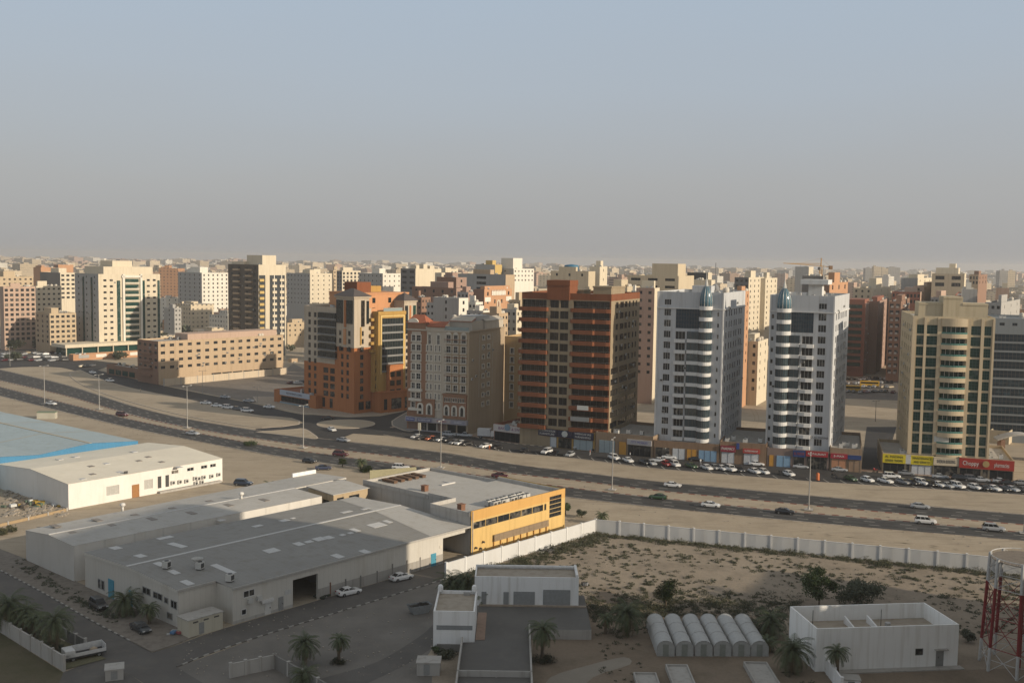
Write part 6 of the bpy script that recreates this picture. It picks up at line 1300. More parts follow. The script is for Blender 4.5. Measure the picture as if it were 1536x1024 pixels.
for a in ((165, 572.5, 'pickup', cW, -38, 'white pickup driving on the left street by the tan long block'), (139, 560, 'sedan', cW, -40, 'white sedan following the pickup on the left street'), (77, 607, 'sedan', cW, -25, 'white sedan on the near carriageway below the farthest left lamp'), (183, 624, 'suv', cM, -26, 'dark maroon SUV on the near carriageway above the white warehouse'), (289, 652, 'sedan', cS, -20, 'silver sedan on the near carriageway above the white warehouse end'),
          (338, 597, 'sedan', cS, -25, 'silver sedan on the lot edge behind the five parked cars'), (373, 603, 'sedan', cS, -10, 'silver sedan by the pavement end left of the orange shop wing'), (404, 612, 'sedan', cW, -12, 'white sedan in front of the orange shop wing'), (491, 629, 'sedan', cB_, -170, 'black sedan at the far side of the roundabout'), (498, 646, 'sedan', cW, -60, 'white sedan leaving the roundabout on its near side'), (515, 662, 'sedan', cS, -30, 'silver sedan joining the highway below the roundabout'), (511, 684, 'suv', cM, -16, 'maroon SUV on the near carriageway below the roundabout'),
          (485, 704, 'sedan', (.04, .05, .09), 10, 'dark blue sedan parked behind the pale hall parapet'), (464, 694, 'hatchback', cB_, -16, 'black hatchback on the sand edge below the roundabout'), (601, 704, 'suv', cW, -12, 'white SUV behind the khaki roof screen of the yellow office'), (750, 716, 'sedan', cM, -15, 'maroon car half hidden behind the yellow office roof'), (1009, 730, 'sedan', cW, hw_h, 'white sedan on the far carriageway in front of the first white tower'), (987, 748, 'sedan', cGn, hw_h+180, 'dark green sedan on the near carriageway kerb'),
          (1066, 760, 'sedan', cW, hw_h, 'white sedan on the near carriageway right of the green one'), (1177, 770, 'sedan', cB_, hw_h, 'black sedan on the near carriageway by the lamp'), (1380, 762, 'sedan', cS, hw_h, 'silver sedan on the far carriageway in front of the cream tower'), (1388, 785, 'suv', cW, hw_h, 'white SUV on the near carriageway below the cream tower'), (1490, 796, 'suv', cS, hw_h, 'silver SUV farthest right on the near carriageway'), (365, 728, 'suv', (.02, .03, .05), -10, 'dark blue SUV parked at the end of the white warehouse'),
          (523, 891, 'sedan', cW, 40, 'white sedan with dark roof parked left of the other by the warehouse wall'), (602, 869, 'sedan', cW, 41, 'white sedan parked near the blue door of the grey warehouse'), (148, 912, 'suv', cB_, -48, 'black SUV on the verge against the grey warehouse gable'), (211, 946, 'sedan', (.02, .025, .03), -45, 'black sedan under the small palm at the warehouse corner')):
    car(a[0], a[1], a[2], a[3], a[4], a[5])
for px, py, k, c, lb in ((309, 606, 'sedan', cW, 'white sedan at the left end of five parked along the street'), (325, 610, 'sedan', cW, 'white sedan second from the left of five parked cars'), (342, 613, 'suv', cW, 'white SUV in the middle of five parked cars'), (356, 615, 'hatchback', cG, 'dark grey hatchback among five parked white cars'), (371, 618, 'suv', cW, 'white SUV at the right end of five parked along the street')):
    car(px, py, k, c, -18, lb, 'five cars parked along the left street')
cn = lambda c: {cW: 'white', cS: 'silver', cB_: 'black', cG: 'dark grey', cR: 'red', cGr: 'grey', cGn: 'dark green', cBe: 'beige', cOr: 'orange red', cM: 'maroon'}[c]
def spot(px):
    for x, t in ((648, 'the hotel corner'), (703, 'the classical hotel'), (760, 'the bakery sign shop'), (850, 'the long dark sign'), (905, 'the brown tower edge'), (978, 'the plain tan shops'), (1060, 'the first white tower'), (1110, 'the pharmacy sign'), (1150, 'the supermarket sign'), (1220, 'the blue poster shops'), (1300, 'the maroon poster shop'), (1370, 'the yellow sign'), (1402, 'the yellow sign end'), (1440, 'the curved entrance'), (1485, 'the red sign'), (9999, 'the red sign end')):
        if px < x: return t
ROW = [(625, 657, 'sedan', cW), (632, 659, 'sedan', cB_), (646, 660, 'hatchback', cOr), (653.5, 661, 'sedan', cB_), (663, 661.5, 'sedan', cW), (672.5, 662.5, 'suv', cB_), (682, 665.5, 'sedan', cGr), (691, 666.5, 'sedan', cW), (700.5, 667.5, 'sedan', cB_), (728, 671, 'sedan', cW), (745.5, 673, 'sedan', cB_), (786, 677, 'sedan', cB_), (820, 680, 'suv', cW), (832.5, 682.5, 'sedan', cB_), (855, 684, 'hatchback', cS),
       (921, 689, 'suv', cW), (942, 692.5, 'sedan', cW), (966.5, 695.5, 'sedan', cB_), (977, 696.5, 'sedan', cS), (999.5, 698, 'hatchback', cR), (1012, 699, 'suv', cW), (1037, 701, 'sedan', cGn), (1060, 703.5, 'sedan', cW), (1072, 703.5, 'hatchback', cGr), (1083, 704.5, 'sedan', cW), (1096, 706, 'suv', cW), (1108, 707, 'sedan', cB_), (1131.5, 709, 'sedan', cW), (1145.5, 710, 'hatchback', cW), (1183, 713, 'hatchback', cW),
       (1276, 720, 'sedan', cGn), (1301, 722, 'hatchback', cW), (1328, 723.5, 'sedan', cW), (1354.5, 725, 'sedan', cGr), (1367, 726, 'sedan', cB_), (1381.5, 726.5, 'suv', cW), (1394, 728, 'sedan', cB_), (1407.5, 729, 'sedan', cW), (1421, 730.5, 'sedan', cS), (1435, 731.5, 'suv', cW), (1462, 733, 'hatchback', cW), (1475, 734, 'sedan', cB_), (1490, 735, 'sedan', cW), (1503, 735.5, 'sedan', cB_), (1517, 736, 'sedan', cS), (1534, 737, 'sedan', cG)]
random.seed(77)
seen_lb = set()
for i, (px, py, k, c) in enumerate(ROW):
    kn = 'SUV' if k == 'suv' else k
    nb = []
    if i and px-ROW[i-1][0] < 17: nb.append('right of a %s %s' % (cn(ROW[i-1][3]), 'SUV' if ROW[i-1][2] == 'suv' else ROW[i-1][2]))
    elif i+1 < len(ROW) and ROW[i+1][0]-px < 17: nb.append('left of a %s %s' % (cn(ROW[i+1][3]), 'SUV' if ROW[i+1][2] == 'suv' else ROW[i+1][2]))
    lb = '%s %s in kerb row facing %s, %s' % (cn(c), kn, spot(px), nb[0] if nb else 'standing apart')
    while lb in seen_lb: lb = lb.replace('in kerb row', 'further right')
    seen_lb.add(lb)
    car(px, py, k, c, (-68 if px > 900 else -132 if px < 760 else -115)+random.uniform(-6, 6), lb, 'cars parked in the kerb row along the street', 2 if px > 900 else 1)
for px, py, k, c, h, lb in ((674, 654, 'suv', cS, -12, 'silver SUV parked at the shop kerb of the classical hotel'), (697, 655, 'pickup', cS, -12, 'silver pickup parked behind the white box truck'), (775, 663, 'sedan', cB_, -14, 'black sedan at the kerb before the bakery sign'), (872, 674, 'pickup', cS, 170, 'silver pickup at the kerb before the blue grey shutters'), (899, 677, 'sedan', cB_, -15, 'black sedan at the kerb before the plain tan shop run'), (986, 692.5, 'sedan', cW, 160, 'white sedan double parked behind the silver one'), (1004, 688, 'sedan', cW, -15, 'white sedan at the kerb before the posters of the first white tower'), (1044, 691, 'sedan', cB_, -15, 'black sedan at the kerb under the first white tower'), (1084, 693, 'sedan', cS, -15, 'silver sedan at the kerb before the pharmacy'),
                            (1135, 698, 'sedan', cW, -15, 'white sedan at the kerb before the supermarket'), (1201, 702, 'sedan', cS, -14, 'silver sedan at the kerb before the blue poster'), (1259, 706.5, 'sedan', cS, -14, 'silver sedan at the kerb before the maroon poster shop'), (1337, 717, 'suv', cW, -12, 'white SUV double parked before the yellow sign shop'), (1359, 712, 'sedan', cGr, -14, 'grey sedan at the kerb under the yellow sign'), (1410, 717, 'sedan', cS, -14, 'silver sedan at the kerb before the curved entrance'), (1440, 720, 'suv', cB_, -14, 'black SUV at the kerb before the red sign'), (1457, 721, 'suv', cG, -14, 'dark grey SUV at the kerb before the red sign'), (1472, 722, 'sedan', cS, -14, 'silver sedan third in line at the kerb before the red sign'), (1501, 724, 'sedan', cS, -14, 'silver sedan at the kerb end of the red sign'), (1512, 727, 'sedan', cB_, -14, 'black sedan double parked at the end of the red sign'), (1533, 727, 'sedan', cGr, -14, 'grey sedan at the kerb cut by the right picture edge')):
    car(px, py, k, c, h, lb, 'cars stopped along the shop kerb')
# white box truck
def box_truck(px, py, head, label):
    o = thing('box_truck', label, 'truck', G(px, py, .03), R_(head)); D = car_meshes('van')
    m = MB(); m.box(-3.2, -1.1, .9, 1.2, 1.1, 3.3); m.build('cargo_box', plain('cargo_white', (.55, .55, .55)), o); m = MB(); m.box(-3.2, -1.0, .6, 3.0, 1.0, .9); m.build('chassis', TRIMB, o)
    m = MB(); m.prism([(1.3, -1.0), (3.1, -1.0), (3.1, 1.0), (1.3, 1.0)], .7, 1.5); m.add([(1.3, -1, 1.5), (3.1, -1, 1.5), (3.1, 1, 1.5), (1.3, 1, 1.5), (1.4, -.9, 2.5), (2.6, -.9, 2.5), (2.6, .9, 2.5), (1.4, .9, 2.5)], [(0, 1, 5, 4), (1, 2, 6, 5), (2, 3, 7, 6), (3, 0, 4, 7), (4, 5, 6, 7)]); cab = m.build('cab', plain('cab_white', (.7, .69, .66), .4), o)
    m = MB(); m.quad((3.06, -.85, 1.58), (3.06, .85, 1.58), (2.68, .78, 2.4), (2.68, -.78, 2.4)); m.build('windscreen', CGL, cab)
    for x in (2.3, -2.1):
        for s in (-1, 1): w_ = put('wheel', D['wheel'], o, (x, s*.95, .42)); w_.scale = (1.25, 1.4, 1.25)
    return o
box_truck(731, 657, -12, 'white box truck parked at the shop kerb by the classical hotel')
# white trailer body near the palm strip, skip, motorcycles, sheds
tr = thing('trailer', 'white open box trailer body parked at the roadside by the palm strip', 'trailer', G(126, 985), R_(38))
m = MB(); m.box(-2.9, -1.15, .5, 2.9, 1.15, .75); m.build('chassis', TRIMB, tr)
m = MB(); m.box(-2.9, 1.08, .75, 2.9, 1.15, 1.75); m.box(-2.9, -1.15, .75, -2.83, 1.08, 1.75); m.box(-2.83, -1.15, .75, -1.5, 1.08, 1.72); m.box(-2.83, -1.15, .75, 2.9, -1.08, 1.25); m.box(2.83, -1.08, .75, 2.9, 1.08, 1.75); m.build('body', plain('trailer_white', (.55, .54, .52)), tr)
for x in (-1.8, 1.9):
    for s in (-1, 1): put('wheel', CAR_ME['suv']['wheel'], tr, (x, s*1.0, .38))
m = MB(); m.lathe(0, 0, [(.5, 0), (.6, .3), (.3, .5)], 9); m.build('load', plaster('load_tan', (.35, .28, .2)), tr, True, (1.4, 0, .75))
sk = thing('skip', 'grey steel skip of dark rubbish on the yard asphalt', 'skip', G(630, 918), R_(28))
m = MB(); v = [(-1.4, -.8, 0), (1.2, -.8, 0), (1.2, .8, 0), (-1.4, .8, 0), (-2.1, -1.0, 1.45), (1.9, -1.0, 1.45), (1.9, 1.0, 1.45), (-2.1, 1.0, 1.45)]; m.add(v, [(0, 1, 5, 4), (1, 2, 6, 5), (2, 3, 7, 6), (3, 0, 4, 7), (0, 1, 2, 3)]); [m.box(x, -1.06, .9, x+.1, -.9, 1.45) for x in (-1.4, -.5, .4, 1.2)]; m.build('body', plain('skip_grey', (.26, .27, .27), .7), sk)
random.seed(4); m = MB(); [leaf_cloud(m, (random.uniform(-1.5, 1.3), random.uniform(-.6, .6), 1.35), .4, 60, .12, .5) for _ in range(12)]; m.quad((-1.9, -.9, 1.2), (1.8, -.9, 1.2), (1.8, .9, 1.2), (-1.9, .9, 1.2)); m.build('rubbish', plain('rubbish_dark', (.05, .045, .04), .95), sk)
def shed(px, py, w_, d, h, head, lb, mat, name='utility_hut', cat='hut', parts=True):
    o = thing(name, lb, cat, G(px, py), R_(head)); m = MB(); m.box(0, 0, 0, w_, d, h-.15); m.build('wall', mat, o); m = MB(); m.box(-.12, -.12, h-.15, w_+.12, d+.12, h); m.build('roof', CONC, o)
    if parts: m = MB(); m.box(w_*.3, -.04, .2, w_*.3+.9, -.002, min(h-.3, 2)); m.build('door', DOORG, o)
    return o
sb = shed(283, 957, 6.2, 3.2, 2.9, 49, 'cream substation cabinet at the near corner of the grey warehouse', plaster('cream_cabinet', (.47, .43, .34), .2), 'substation', 'substation')
for k in range(3): m = MB(); m.box(.8+1.9*k, -.05, 2.2, 1.7+1.9*k, -.003, 2.4); m.build('vent', DKMET, sb)
shed(625, 1013, 3.3, 2.6, 2.0, 0, 'grey concrete hut beside the raised yard at the bottom edge', CONC); shed(158, 1022, 2.4, 2.4, 1.7, 20, 'small pale block hut on the road corner at the bottom edge', CONC); shed(1264, 1034, 2.4, 2.0, 1.6, -8, 'small white generator cabinet in front of the big parapet building', WHITE2, 'cabinet', 'cabinet')
o = thing('cargo_container', 'small green and cream cargo container on the sand by the highway', 'container', G(55, 628), R_(5)); m = MB(); m.box(0, 0, 0, 6.4, 2.6, 2.2); m.build('body', ribbed('container_cream', (.5, .48, .4), .4), o); m = MB(); m.box(-.05, -.05, 2.2, 6.45, 2.65, 2.5); m.build('roof', plain('container_green', (.16, .2, .13)), o); m = MB(); m.box(-.06, .1, .1, -.003, 2.5, 2.1); m.build('door', plain('container_red', (.25, .08, .07)), o)
def motorbike(px, py, head, col, lb):
    o = thing('motorcycle', lb, 'motorcycle', G(px, py, .03), R_(head)); m = MB(); m.tube([(-.5, 0, .6), (0, 0, .75), (.4, 0, .8), (.6, 0, .95)], [.12, .16, .16, .06], 7); m.box(-.75, -.2, .75, -.35, .2, 1.15); m.tube([(.55, -.35, 1.0), (.55, .35, 1.0)], .03, 5); m.tube([(.55, 0, .95), (.72, 0, .32)], .04, 5); b = m.build('body', PAINT, o); b.color = (*col, 1)
    for x in (.72, -.6): w_ = put('wheel', CAR_ME['sedan']['wheel'], o, (x, 0, .32)); w_.scale = (.95, .6, .95)
motorbike(1251, 715.5, -40, cB_, 'black motorcycle standing alone in the street before the maroon poster shop'); motorbike(1313, 708, -60, cR, 'red motorcycle at the mouth of the alley beside the yellow sign'); motorbike(1171, 711, -60, cB_, 'black motorcycle left of the white hatchback in the kerb row')
o = thing('traffic_barrel', 'orange traffic drum at the kerb before the maroon poster shop', 'drum', G(1226.5, 720, .03)); m = MB(); m.lathe(0, 0, [(.55, 0), (.5, .2), (.45, 1.9), (.3, 2.1)], 12); m.build('drum', plain('drum_orange', (.5, .13, .03)), o, True); m = MB(); m.lathe(0, 0, [(.6, .02), (.62, .1)], 12); m.build('base', TRIMB, o)
def heap(name, px, py, lb, cols, n, sp, sz, seed):
    random.seed(seed); o = thing(name, lb, 'rubbish heap', G(px, py)); pl = [plain('junk_%d_%d' % (seed, i), c, .8) for i, c in enumerate(cols)]
    for k in range(n):
        m = MB(); x, y = random.gauss(0, sp), random.gauss(0, sp*.6); a, b, c = [random.uniform(.4, 1)*sz for _ in range(3)]; m.box(-a, -b, 0, a, b, c); m.build('scrap_piece', random.choice(pl), o, False, (x, y, .02+.3*random.random()), random.uniform(0, 3))
heap('rubbish_heap', 272, 951, 'mixed coloured rubbish heap at the near corner of the grey warehouse', ((.4, .4, .38), (.1, .2, .35), (.35, .1, .1), (.3, .28, .2)), 16, .9, .5, 3)
heap('rubbish_heap', 477, 896, 'dark rubbish with turquoise tarpaulin by the warehouse bay', ((.05, .25, .26), (.04, .045, .03), (.05, .06, .04), (.2, .2, .2)), 14, .8, .5, 4)
heap('rubbish_heap', 50, 758, 'white and yellow scrap along the white warehouse gable', ((.6, .6, .58), (.45, .3, .05), (.1, .14, .1), (.12, .1, .08)), 26, 3.2, .7, 5)
heap('rubbish_heap', 815, 826, 'white and black debris on the scrub by the compound wall', ((.55, .55, .53), (.06, .06, .06), (.1, .09, .08)), 18, 2.2, .45, 6)
heap('rubbish_heap', 878, 879, 'dark broken panel pile at the end of the long white shed', ((.04, .04, .045), (.3, .3, .3), (.06, .05, .04)), 7, .6, .5, 7)
# ------------------------------------------------------------------ people
def person(px, py, head, shirt, legs, lb, stride=.25, z=.03):
    me = bpy.data.meshes.new('person')
    v = [(0, 0, .95), (0, 0, 1.2), (0, 0, 1.42), (0, 0, 1.52), (.02, 0, 1.66), (.02, 0, 1.76), (0, .2, 1.42), (0, -.2, 1.42), (.05, .26, 1.15), (-.05, -.26, 1.15), (.15, .25, .9), (.05, -.25, .9), (0, .1, .9), (0, -.1, .9), (stride*.5, .11, .5), (-stride*.3, -.11, .5), (stride*.6, .11, .08), (-stride, -.11, .1), (stride*.6+.18, .12, .04), (-stride+.18, -.12, .04)]
    e = [(0, 1), (1, 2), (2, 3), (3, 4), (4, 5), (2, 6), (2, 7), (6, 8), (7, 9), (8, 10), (9, 11), (0, 12), (0, 13), (12, 14), (13, 15), (14, 16), (15, 17), (16, 18), (17, 19)]
    r = [.15, .15, .16, .065, .11, .08, .075, .075, .055, .055, .045, .045, .1, .1, .075, .075, .055, .055, .05, .05]
    me.from_pydata(v, e, []); o = put('person', me, None, G(px, py, z), R_(head)); tag(o, lb, 'person')
    sm = o.modifiers.new('skin', 'SKIN'); o.modifiers.new('sub', 'SUBSURF').levels = 1; o.modifiers[1].render_levels = 1
    for i, s in enumerate(me.skin_vertices[0].data): s.radius = (r[i], r[i]); s.use_root = i == 0
    m, n, l, b = nodes('clothing'); tc_ = n.new('ShaderNodeTexCoord'); sp = n.new('ShaderNodeSeparateXYZ'); l.new(tc_.outputs['Object'], sp.inputs[0])
    f1 = n.new('ShaderNodeMath'); f1.operation = 'GREATER_THAN'; f1.inputs[1].default_value = .93; l.new(sp.outputs[2], f1.inputs[0]); f2 = n.new('ShaderNodeMath'); f2.operation = 'GREATER_THAN'; f2.inputs[1].default_value = 1.5; l.new(sp.outputs[2], f2.inputs[0]); f3 = n.new('ShaderNodeMath'); f3.operation = 'GREATER_THAN'; f3.inputs[1].default_value = 1.71; l.new(sp.outputs[2], f3.inputs[0])
    col = mixc(n, l, f1.outputs[0], legs, shirt); col = mixc(n, l, f2.outputs[0], col, (.2, .11, .07)); col = mixc(n, l, f3.outputs[0], col, (.02, .017, .015)); l.new(col, b.inputs['Base Color']); b.inputs['Roughness'].default_value = .9
    me.materials.append(m); return o
for a in ((734, 674.5, 90, (.5, .14, .04), (.45, .12, .04), 'person in orange overalls standing beside a white car in the kerb row', .05), (847.5, 669.5, 0, (.6, .58, .54), (.5, .48, .44), 'person in white clothes walking before the long dark sign', .25), (885, 682, 200, (.55, .2, .16), (.5, .48, .46), 'person with red top crossing the street below the brown tower', .2), (1050.5, 696, 100, (.6, .6, .58), (.4, .4, .42), 'person in pale clothes crossing the street before the first white tower', .2), (210.5, 588, 0, (.5, .42, .32), (.3, .26, .2), 'person standing alone on the sand island of the left street', .05), (945, 685.8, 0, (.6, .6, .6), (.1, .1, .12), 'person in white shirt at the orange panel of the tan shops', .15)):
    person(*a)
# ------------------------------------------------------------------ middle distance blocks, each by its outline in the photograph
SCR = []                                                  # (x0, x1, ytop, Y) of what stands in front
def pxof(p): 
    d = Vector(p)-Vector((0, 0, CAMH)); k = d.dot(_f); return 768+FPX*d.dot(_r)/k, 512-FPX*d.dot(_u)/k
for b in (T1, T2, T3, BT, HC, HC_extra, OH, GT):
    q = [pxof(b.C+b.ex*x+b.ey*y+Vector((0, 0, b.h))) for x in (0, b.Lr) for y in (0, b.Ll)]; SCR.append((min(a for a, _ in q), max(a for a, _ in q), max(c for _, c in q), b.C.y))
FOOT = [(b.C+b.ex*b.Lr/2+b.ey*b.Ll/2, max(b.Lr, b.Ll)*.7) for b in (T1, T2, T3, BT, HC, HC_extra, OH, GT)]
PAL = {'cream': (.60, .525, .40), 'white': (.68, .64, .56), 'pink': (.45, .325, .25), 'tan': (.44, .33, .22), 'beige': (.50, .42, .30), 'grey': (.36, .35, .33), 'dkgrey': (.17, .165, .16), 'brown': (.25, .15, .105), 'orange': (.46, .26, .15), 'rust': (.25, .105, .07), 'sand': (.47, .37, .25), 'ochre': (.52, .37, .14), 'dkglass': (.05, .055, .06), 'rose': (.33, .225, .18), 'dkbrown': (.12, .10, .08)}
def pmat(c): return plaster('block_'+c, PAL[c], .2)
def mid(label, xl, xc, xr, Y, ytop, colr, nL, nR, yb=None, az=42, win=(1.3, 1.5), fh=3.3, colL=None, name='apartment_block', bal=False, glass=GLASS, tops=None, seed=0, roofc=None, dmin=6, C=None, group=None):
    c = C or AT(xc, ytop+40, Y); b = Bld(name, label, name.replace('_', ' '), Vector((c.x, c.y, 0)), R_(az), 10, 10, 10, group)
    b.Lr = max(dmin, min(70, b.s_at('R', xr, ytop))); b.Ll = max(dmin, min(70, b.s_at('L', xl, ytop))); b.h = h = ZAT(xc, ytop, c.y)
    zmin = max(2.5, ZAT(xc, yb, c.y)) if yb else 2.5
    H = {'L': [], 'R': []}; nr = max(1, int((h-1.0-zmin)/fh))
    while (nL+nR)*nr > 100: nr -= 1
    for fc, n in (('L', nL), ('R', nR)):
        L = b.Ll if fc == 'L' else b.Lr
        if n:
            w_ = min(win[0], L/n*.6)
            for i in range(nr):
                for k in range(n):
                    s = L*(k+.5)/n-w_/2; z = h-1.3-i*fh; H[fc].append((s, s+w_, z-win[1], z))
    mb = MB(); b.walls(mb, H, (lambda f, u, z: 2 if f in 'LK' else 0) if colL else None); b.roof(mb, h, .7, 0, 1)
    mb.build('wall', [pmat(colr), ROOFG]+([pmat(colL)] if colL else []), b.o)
    for fc in H:
        for q in H[fc]: b.window(fc, q, glass, DFRAME, 1 if win[0] < 2 else 3, 1)
    if bal:
        for i in range(nr):
            for fc, n in (('L', min(nL, 2)), ('R', min(nR, 2))):
                L = b.Ll if fc == 'L' else b.Lr
                for k in range(n): m = MB(); m.box(0, -1.0, 0, L*.2, -.005, 1.0); b.fit('balcony', fc, L*(.2+.4*k), L*(.4+.4*k), h-1.3-i*fh-win[1]-.5, m, pmat(bal))
    random.seed(seed+int(xc)); 
    for t in (tops if tops is not None else [(random.uniform(.1, .3), random.uniform(.1, .4), random.uniform(.45, .7), random.uniform(.5, .8), random.uniform(2, 3.4))]):
        m = MB(); m.box(b.Lr*t[0], b.Ll*t[1], h-.7, b.Lr*t[2], b.Ll*t[3], h+t[4]); m.build('penthouse', pmat(roofc or colr), b.o)
    for i in range(2): water_tank(b.o, (b.Lr*random.uniform(.6, .92), b.Ll*random.uniform(.15, .85), h-.7), .9)
    for i in range(2): ac_unit(b.o, (b.Lr*random.uniform(.1, .9), b.Ll*random.uniform(.1, .9), h-.7), 0, 1.4)
    q = [pxof(b.C+b.ex*x+b.ey*y+Vector((0, 0, h))) for x in (0, b.Lr) for y in (0, b.Ll)]; SCR.append((min(a for a, _ in q), max(a for a, _ in q), max(e for _, e in q), c.y))
    FOOT.append((b.C+b.ex*b.Lr/2+b.ey*b.Ll/2, max(b.Lr, b.Ll)*.65)); return b
# tan long block left of the orange hotel
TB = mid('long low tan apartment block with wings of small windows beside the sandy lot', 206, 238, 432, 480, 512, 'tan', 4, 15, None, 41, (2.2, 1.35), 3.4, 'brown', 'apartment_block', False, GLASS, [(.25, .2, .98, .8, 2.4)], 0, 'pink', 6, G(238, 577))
for k in range(7): m = MB(); m.box(0, -.1, 0, 5.2, -.004, 2.6); TB.fit('ground_floor_glazing', 'R', TB.Lr*.40+6*k, TB.Lr*.40+6*k+5.2, .8, m, GLASS)
for k in range(4): m = MB(); m.box(0, -1.1, 0, TB.Ll*.55, -.006, .9); TB.fit('balcony', 'L', TB.Ll*.3, TB.Ll*.85, 3.4+3.4*k, m, pmat('brown'))
sw2 = mid('low brown shop annex in front of the tan long block, by the street', 160, 206, 222, 498, 553, 'brown', 0, 0, None, 41, (1.3, 1.5), 3.3, None, 'shop', False, GLASS, [], 0, None, 6, G(207, 568.5))
for k in range(4): m = MB(); m.box(0, -.1, 0, 5, -.004, 2.4); sw2.fit('shop_front', 'L', 3+6.5*k, 8+6.5*k, .5, m, GLASSG)
# left group
mid('pink block with six columns of wide windows near the left edge', 2, 6, 53, 640, 430, 'pink', 0, 6, 522, 42, (3.2, 1.7), 3.0)
mid('cream block with small square windows joined to the pink block', 50, 55, 92, 675, 429, 'cream', 0, 5, 470, 42, (1.5, 1.2), 3.3)
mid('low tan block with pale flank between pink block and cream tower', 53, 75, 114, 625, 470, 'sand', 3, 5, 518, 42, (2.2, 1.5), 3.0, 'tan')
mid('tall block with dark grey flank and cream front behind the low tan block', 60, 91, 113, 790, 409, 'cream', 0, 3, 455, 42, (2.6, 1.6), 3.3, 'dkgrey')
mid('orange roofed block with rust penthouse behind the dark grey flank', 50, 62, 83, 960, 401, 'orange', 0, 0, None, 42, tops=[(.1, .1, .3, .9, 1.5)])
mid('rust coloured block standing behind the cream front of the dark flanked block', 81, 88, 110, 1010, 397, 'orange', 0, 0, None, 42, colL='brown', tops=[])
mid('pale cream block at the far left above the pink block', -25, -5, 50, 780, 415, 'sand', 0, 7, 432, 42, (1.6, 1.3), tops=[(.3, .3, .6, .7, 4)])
CT = mid('tall cream tower with green glass edge and scaffolded centre bay', 112, 148, 240, 632, 411, 'cream', 3, 0, 518, 42, (1.5, 1.2), 3.65, 'grey', 'apartment_tower', False, GLASSG, [(.12, .1, .92, .9, 4.4), (.3, .2, .62, .7, 8)])  # grey of the left face stands in for shade on the cream
zt = CT.h
for i in range(11):
    z = zt-3.2-i*3.62
    for a in (.10, .20, .80, .90): m = MB(); m.box(0, -.06, 0, 1.9, -.004, 1.2); CT.fit('window', 'R', CT.Lr*a-.9, CT.Lr*a+1, z-1.2, m, GLASS)
    m = MB(); m.box(0, -.06, 0, 9, -.004, 2.2); CT.fit('bay_window', 'R', CT.Lr*.42, CT.Lr*.42+9, z-1.9, m, GLASSG); m = MB(); m.box(0, -1.1, 0, 9.4, -.005, .35); CT.fit('balcony', 'R', CT.Lr*.42-.2, CT.Lr*.42+9.2, z-2.6, m, pmat('white'))
for s_, w_ in ((.30, 2.2), (.70, 2.2), (.965, 1.6)): m = MB(); m.box(0, -.12, 0, w_, -.005, zt-9); CT.fit('glass_strip', 'R', CT.Lr*s_-.5, CT.Lr*s_-.5+w_, 5, m, GLASSG)
for s_ in (.375, .66): m = MB(); m.box(0, -.9, 0, 1.3, -.006, zt-5); CT.fit('pier', 'R', CT.Lr*s_, CT.Lr*s_+1.3, 5, m, pmat('white'))
m = MB(); m.box(0, -.9, 0, CT.Lr*.33, -.006, 1.3); CT.fit('pier_head', 'R', CT.Lr*.362, CT.Lr*.692, zt-2.2, m, pmat('white'))
for k in range(2): m = MB(); m.box(0, -.5, 0, 1.3, -.005, zt-7); CT.fit('glass_strip', 'L', CT.Ll*(.25+.35*k), CT.Ll*(.25+.35*k)+1.3, 5, m, GLASSG)
cn_ = Bld('canopy', 'long low cream canopy building at the foot of the tall cream tower', 'canopy', G(98, 534), R_(42), 60, 18, 6.5); m = MB(); m.box(0, 0, 4.6, 60, 18, 6.5); m.build('roof', pmat('cream'), cn_.o); m = MB(); m.box(2, 2, 0, 58, 16, 4.6); m.build('wall', GLASSG, cn_.o)
for k in range(7): m = MB(); m.cyl(1+9.6*k, .8, 0, 4.6, .35, .35, 8); m.build('column', pmat('cream'), cn_.o)
lw = Bld('kiosk', 'low orange walled shop strip with white posters in front of the cream canopy', 'shop', G(110, 541), R_(44), 46, 6, 3.4); mb = MB(); lw.walls(mb, {}); lw.roof(mb, None, .3); mb.build('wall', pmat('orange'), lw.o)
for k in range(4): m = MB(); m.box(0, -.1, 0, 6, -.004, 1.8); lw.fit('poster', 'R', 3+10*k, 9+10*k, 1.2, m, pmat('white') if k % 2 else pmat('grey'))
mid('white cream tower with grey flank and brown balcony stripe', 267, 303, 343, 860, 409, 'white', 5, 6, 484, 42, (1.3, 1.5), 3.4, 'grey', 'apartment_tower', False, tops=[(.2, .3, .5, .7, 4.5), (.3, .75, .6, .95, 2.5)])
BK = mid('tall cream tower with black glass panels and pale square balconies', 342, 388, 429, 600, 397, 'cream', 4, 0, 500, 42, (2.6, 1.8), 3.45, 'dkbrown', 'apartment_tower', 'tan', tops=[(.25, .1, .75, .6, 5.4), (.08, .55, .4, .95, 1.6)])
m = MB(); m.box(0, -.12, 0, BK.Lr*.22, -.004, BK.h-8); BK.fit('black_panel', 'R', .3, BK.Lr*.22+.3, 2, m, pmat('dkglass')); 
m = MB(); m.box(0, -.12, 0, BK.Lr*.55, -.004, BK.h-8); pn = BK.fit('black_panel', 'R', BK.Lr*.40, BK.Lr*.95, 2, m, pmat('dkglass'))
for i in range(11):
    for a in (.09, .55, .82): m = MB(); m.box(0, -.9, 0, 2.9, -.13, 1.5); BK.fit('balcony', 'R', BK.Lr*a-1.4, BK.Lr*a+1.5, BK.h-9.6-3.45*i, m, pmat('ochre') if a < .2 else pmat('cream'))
for a in (.545, .815): m = MB(); m.box(0, -.3, 0, .5, -.125, BK.h-8); BK.fit('mullion', 'R', BK.Lr*a, BK.Lr*a+.5, 2, m, pmat('white'))
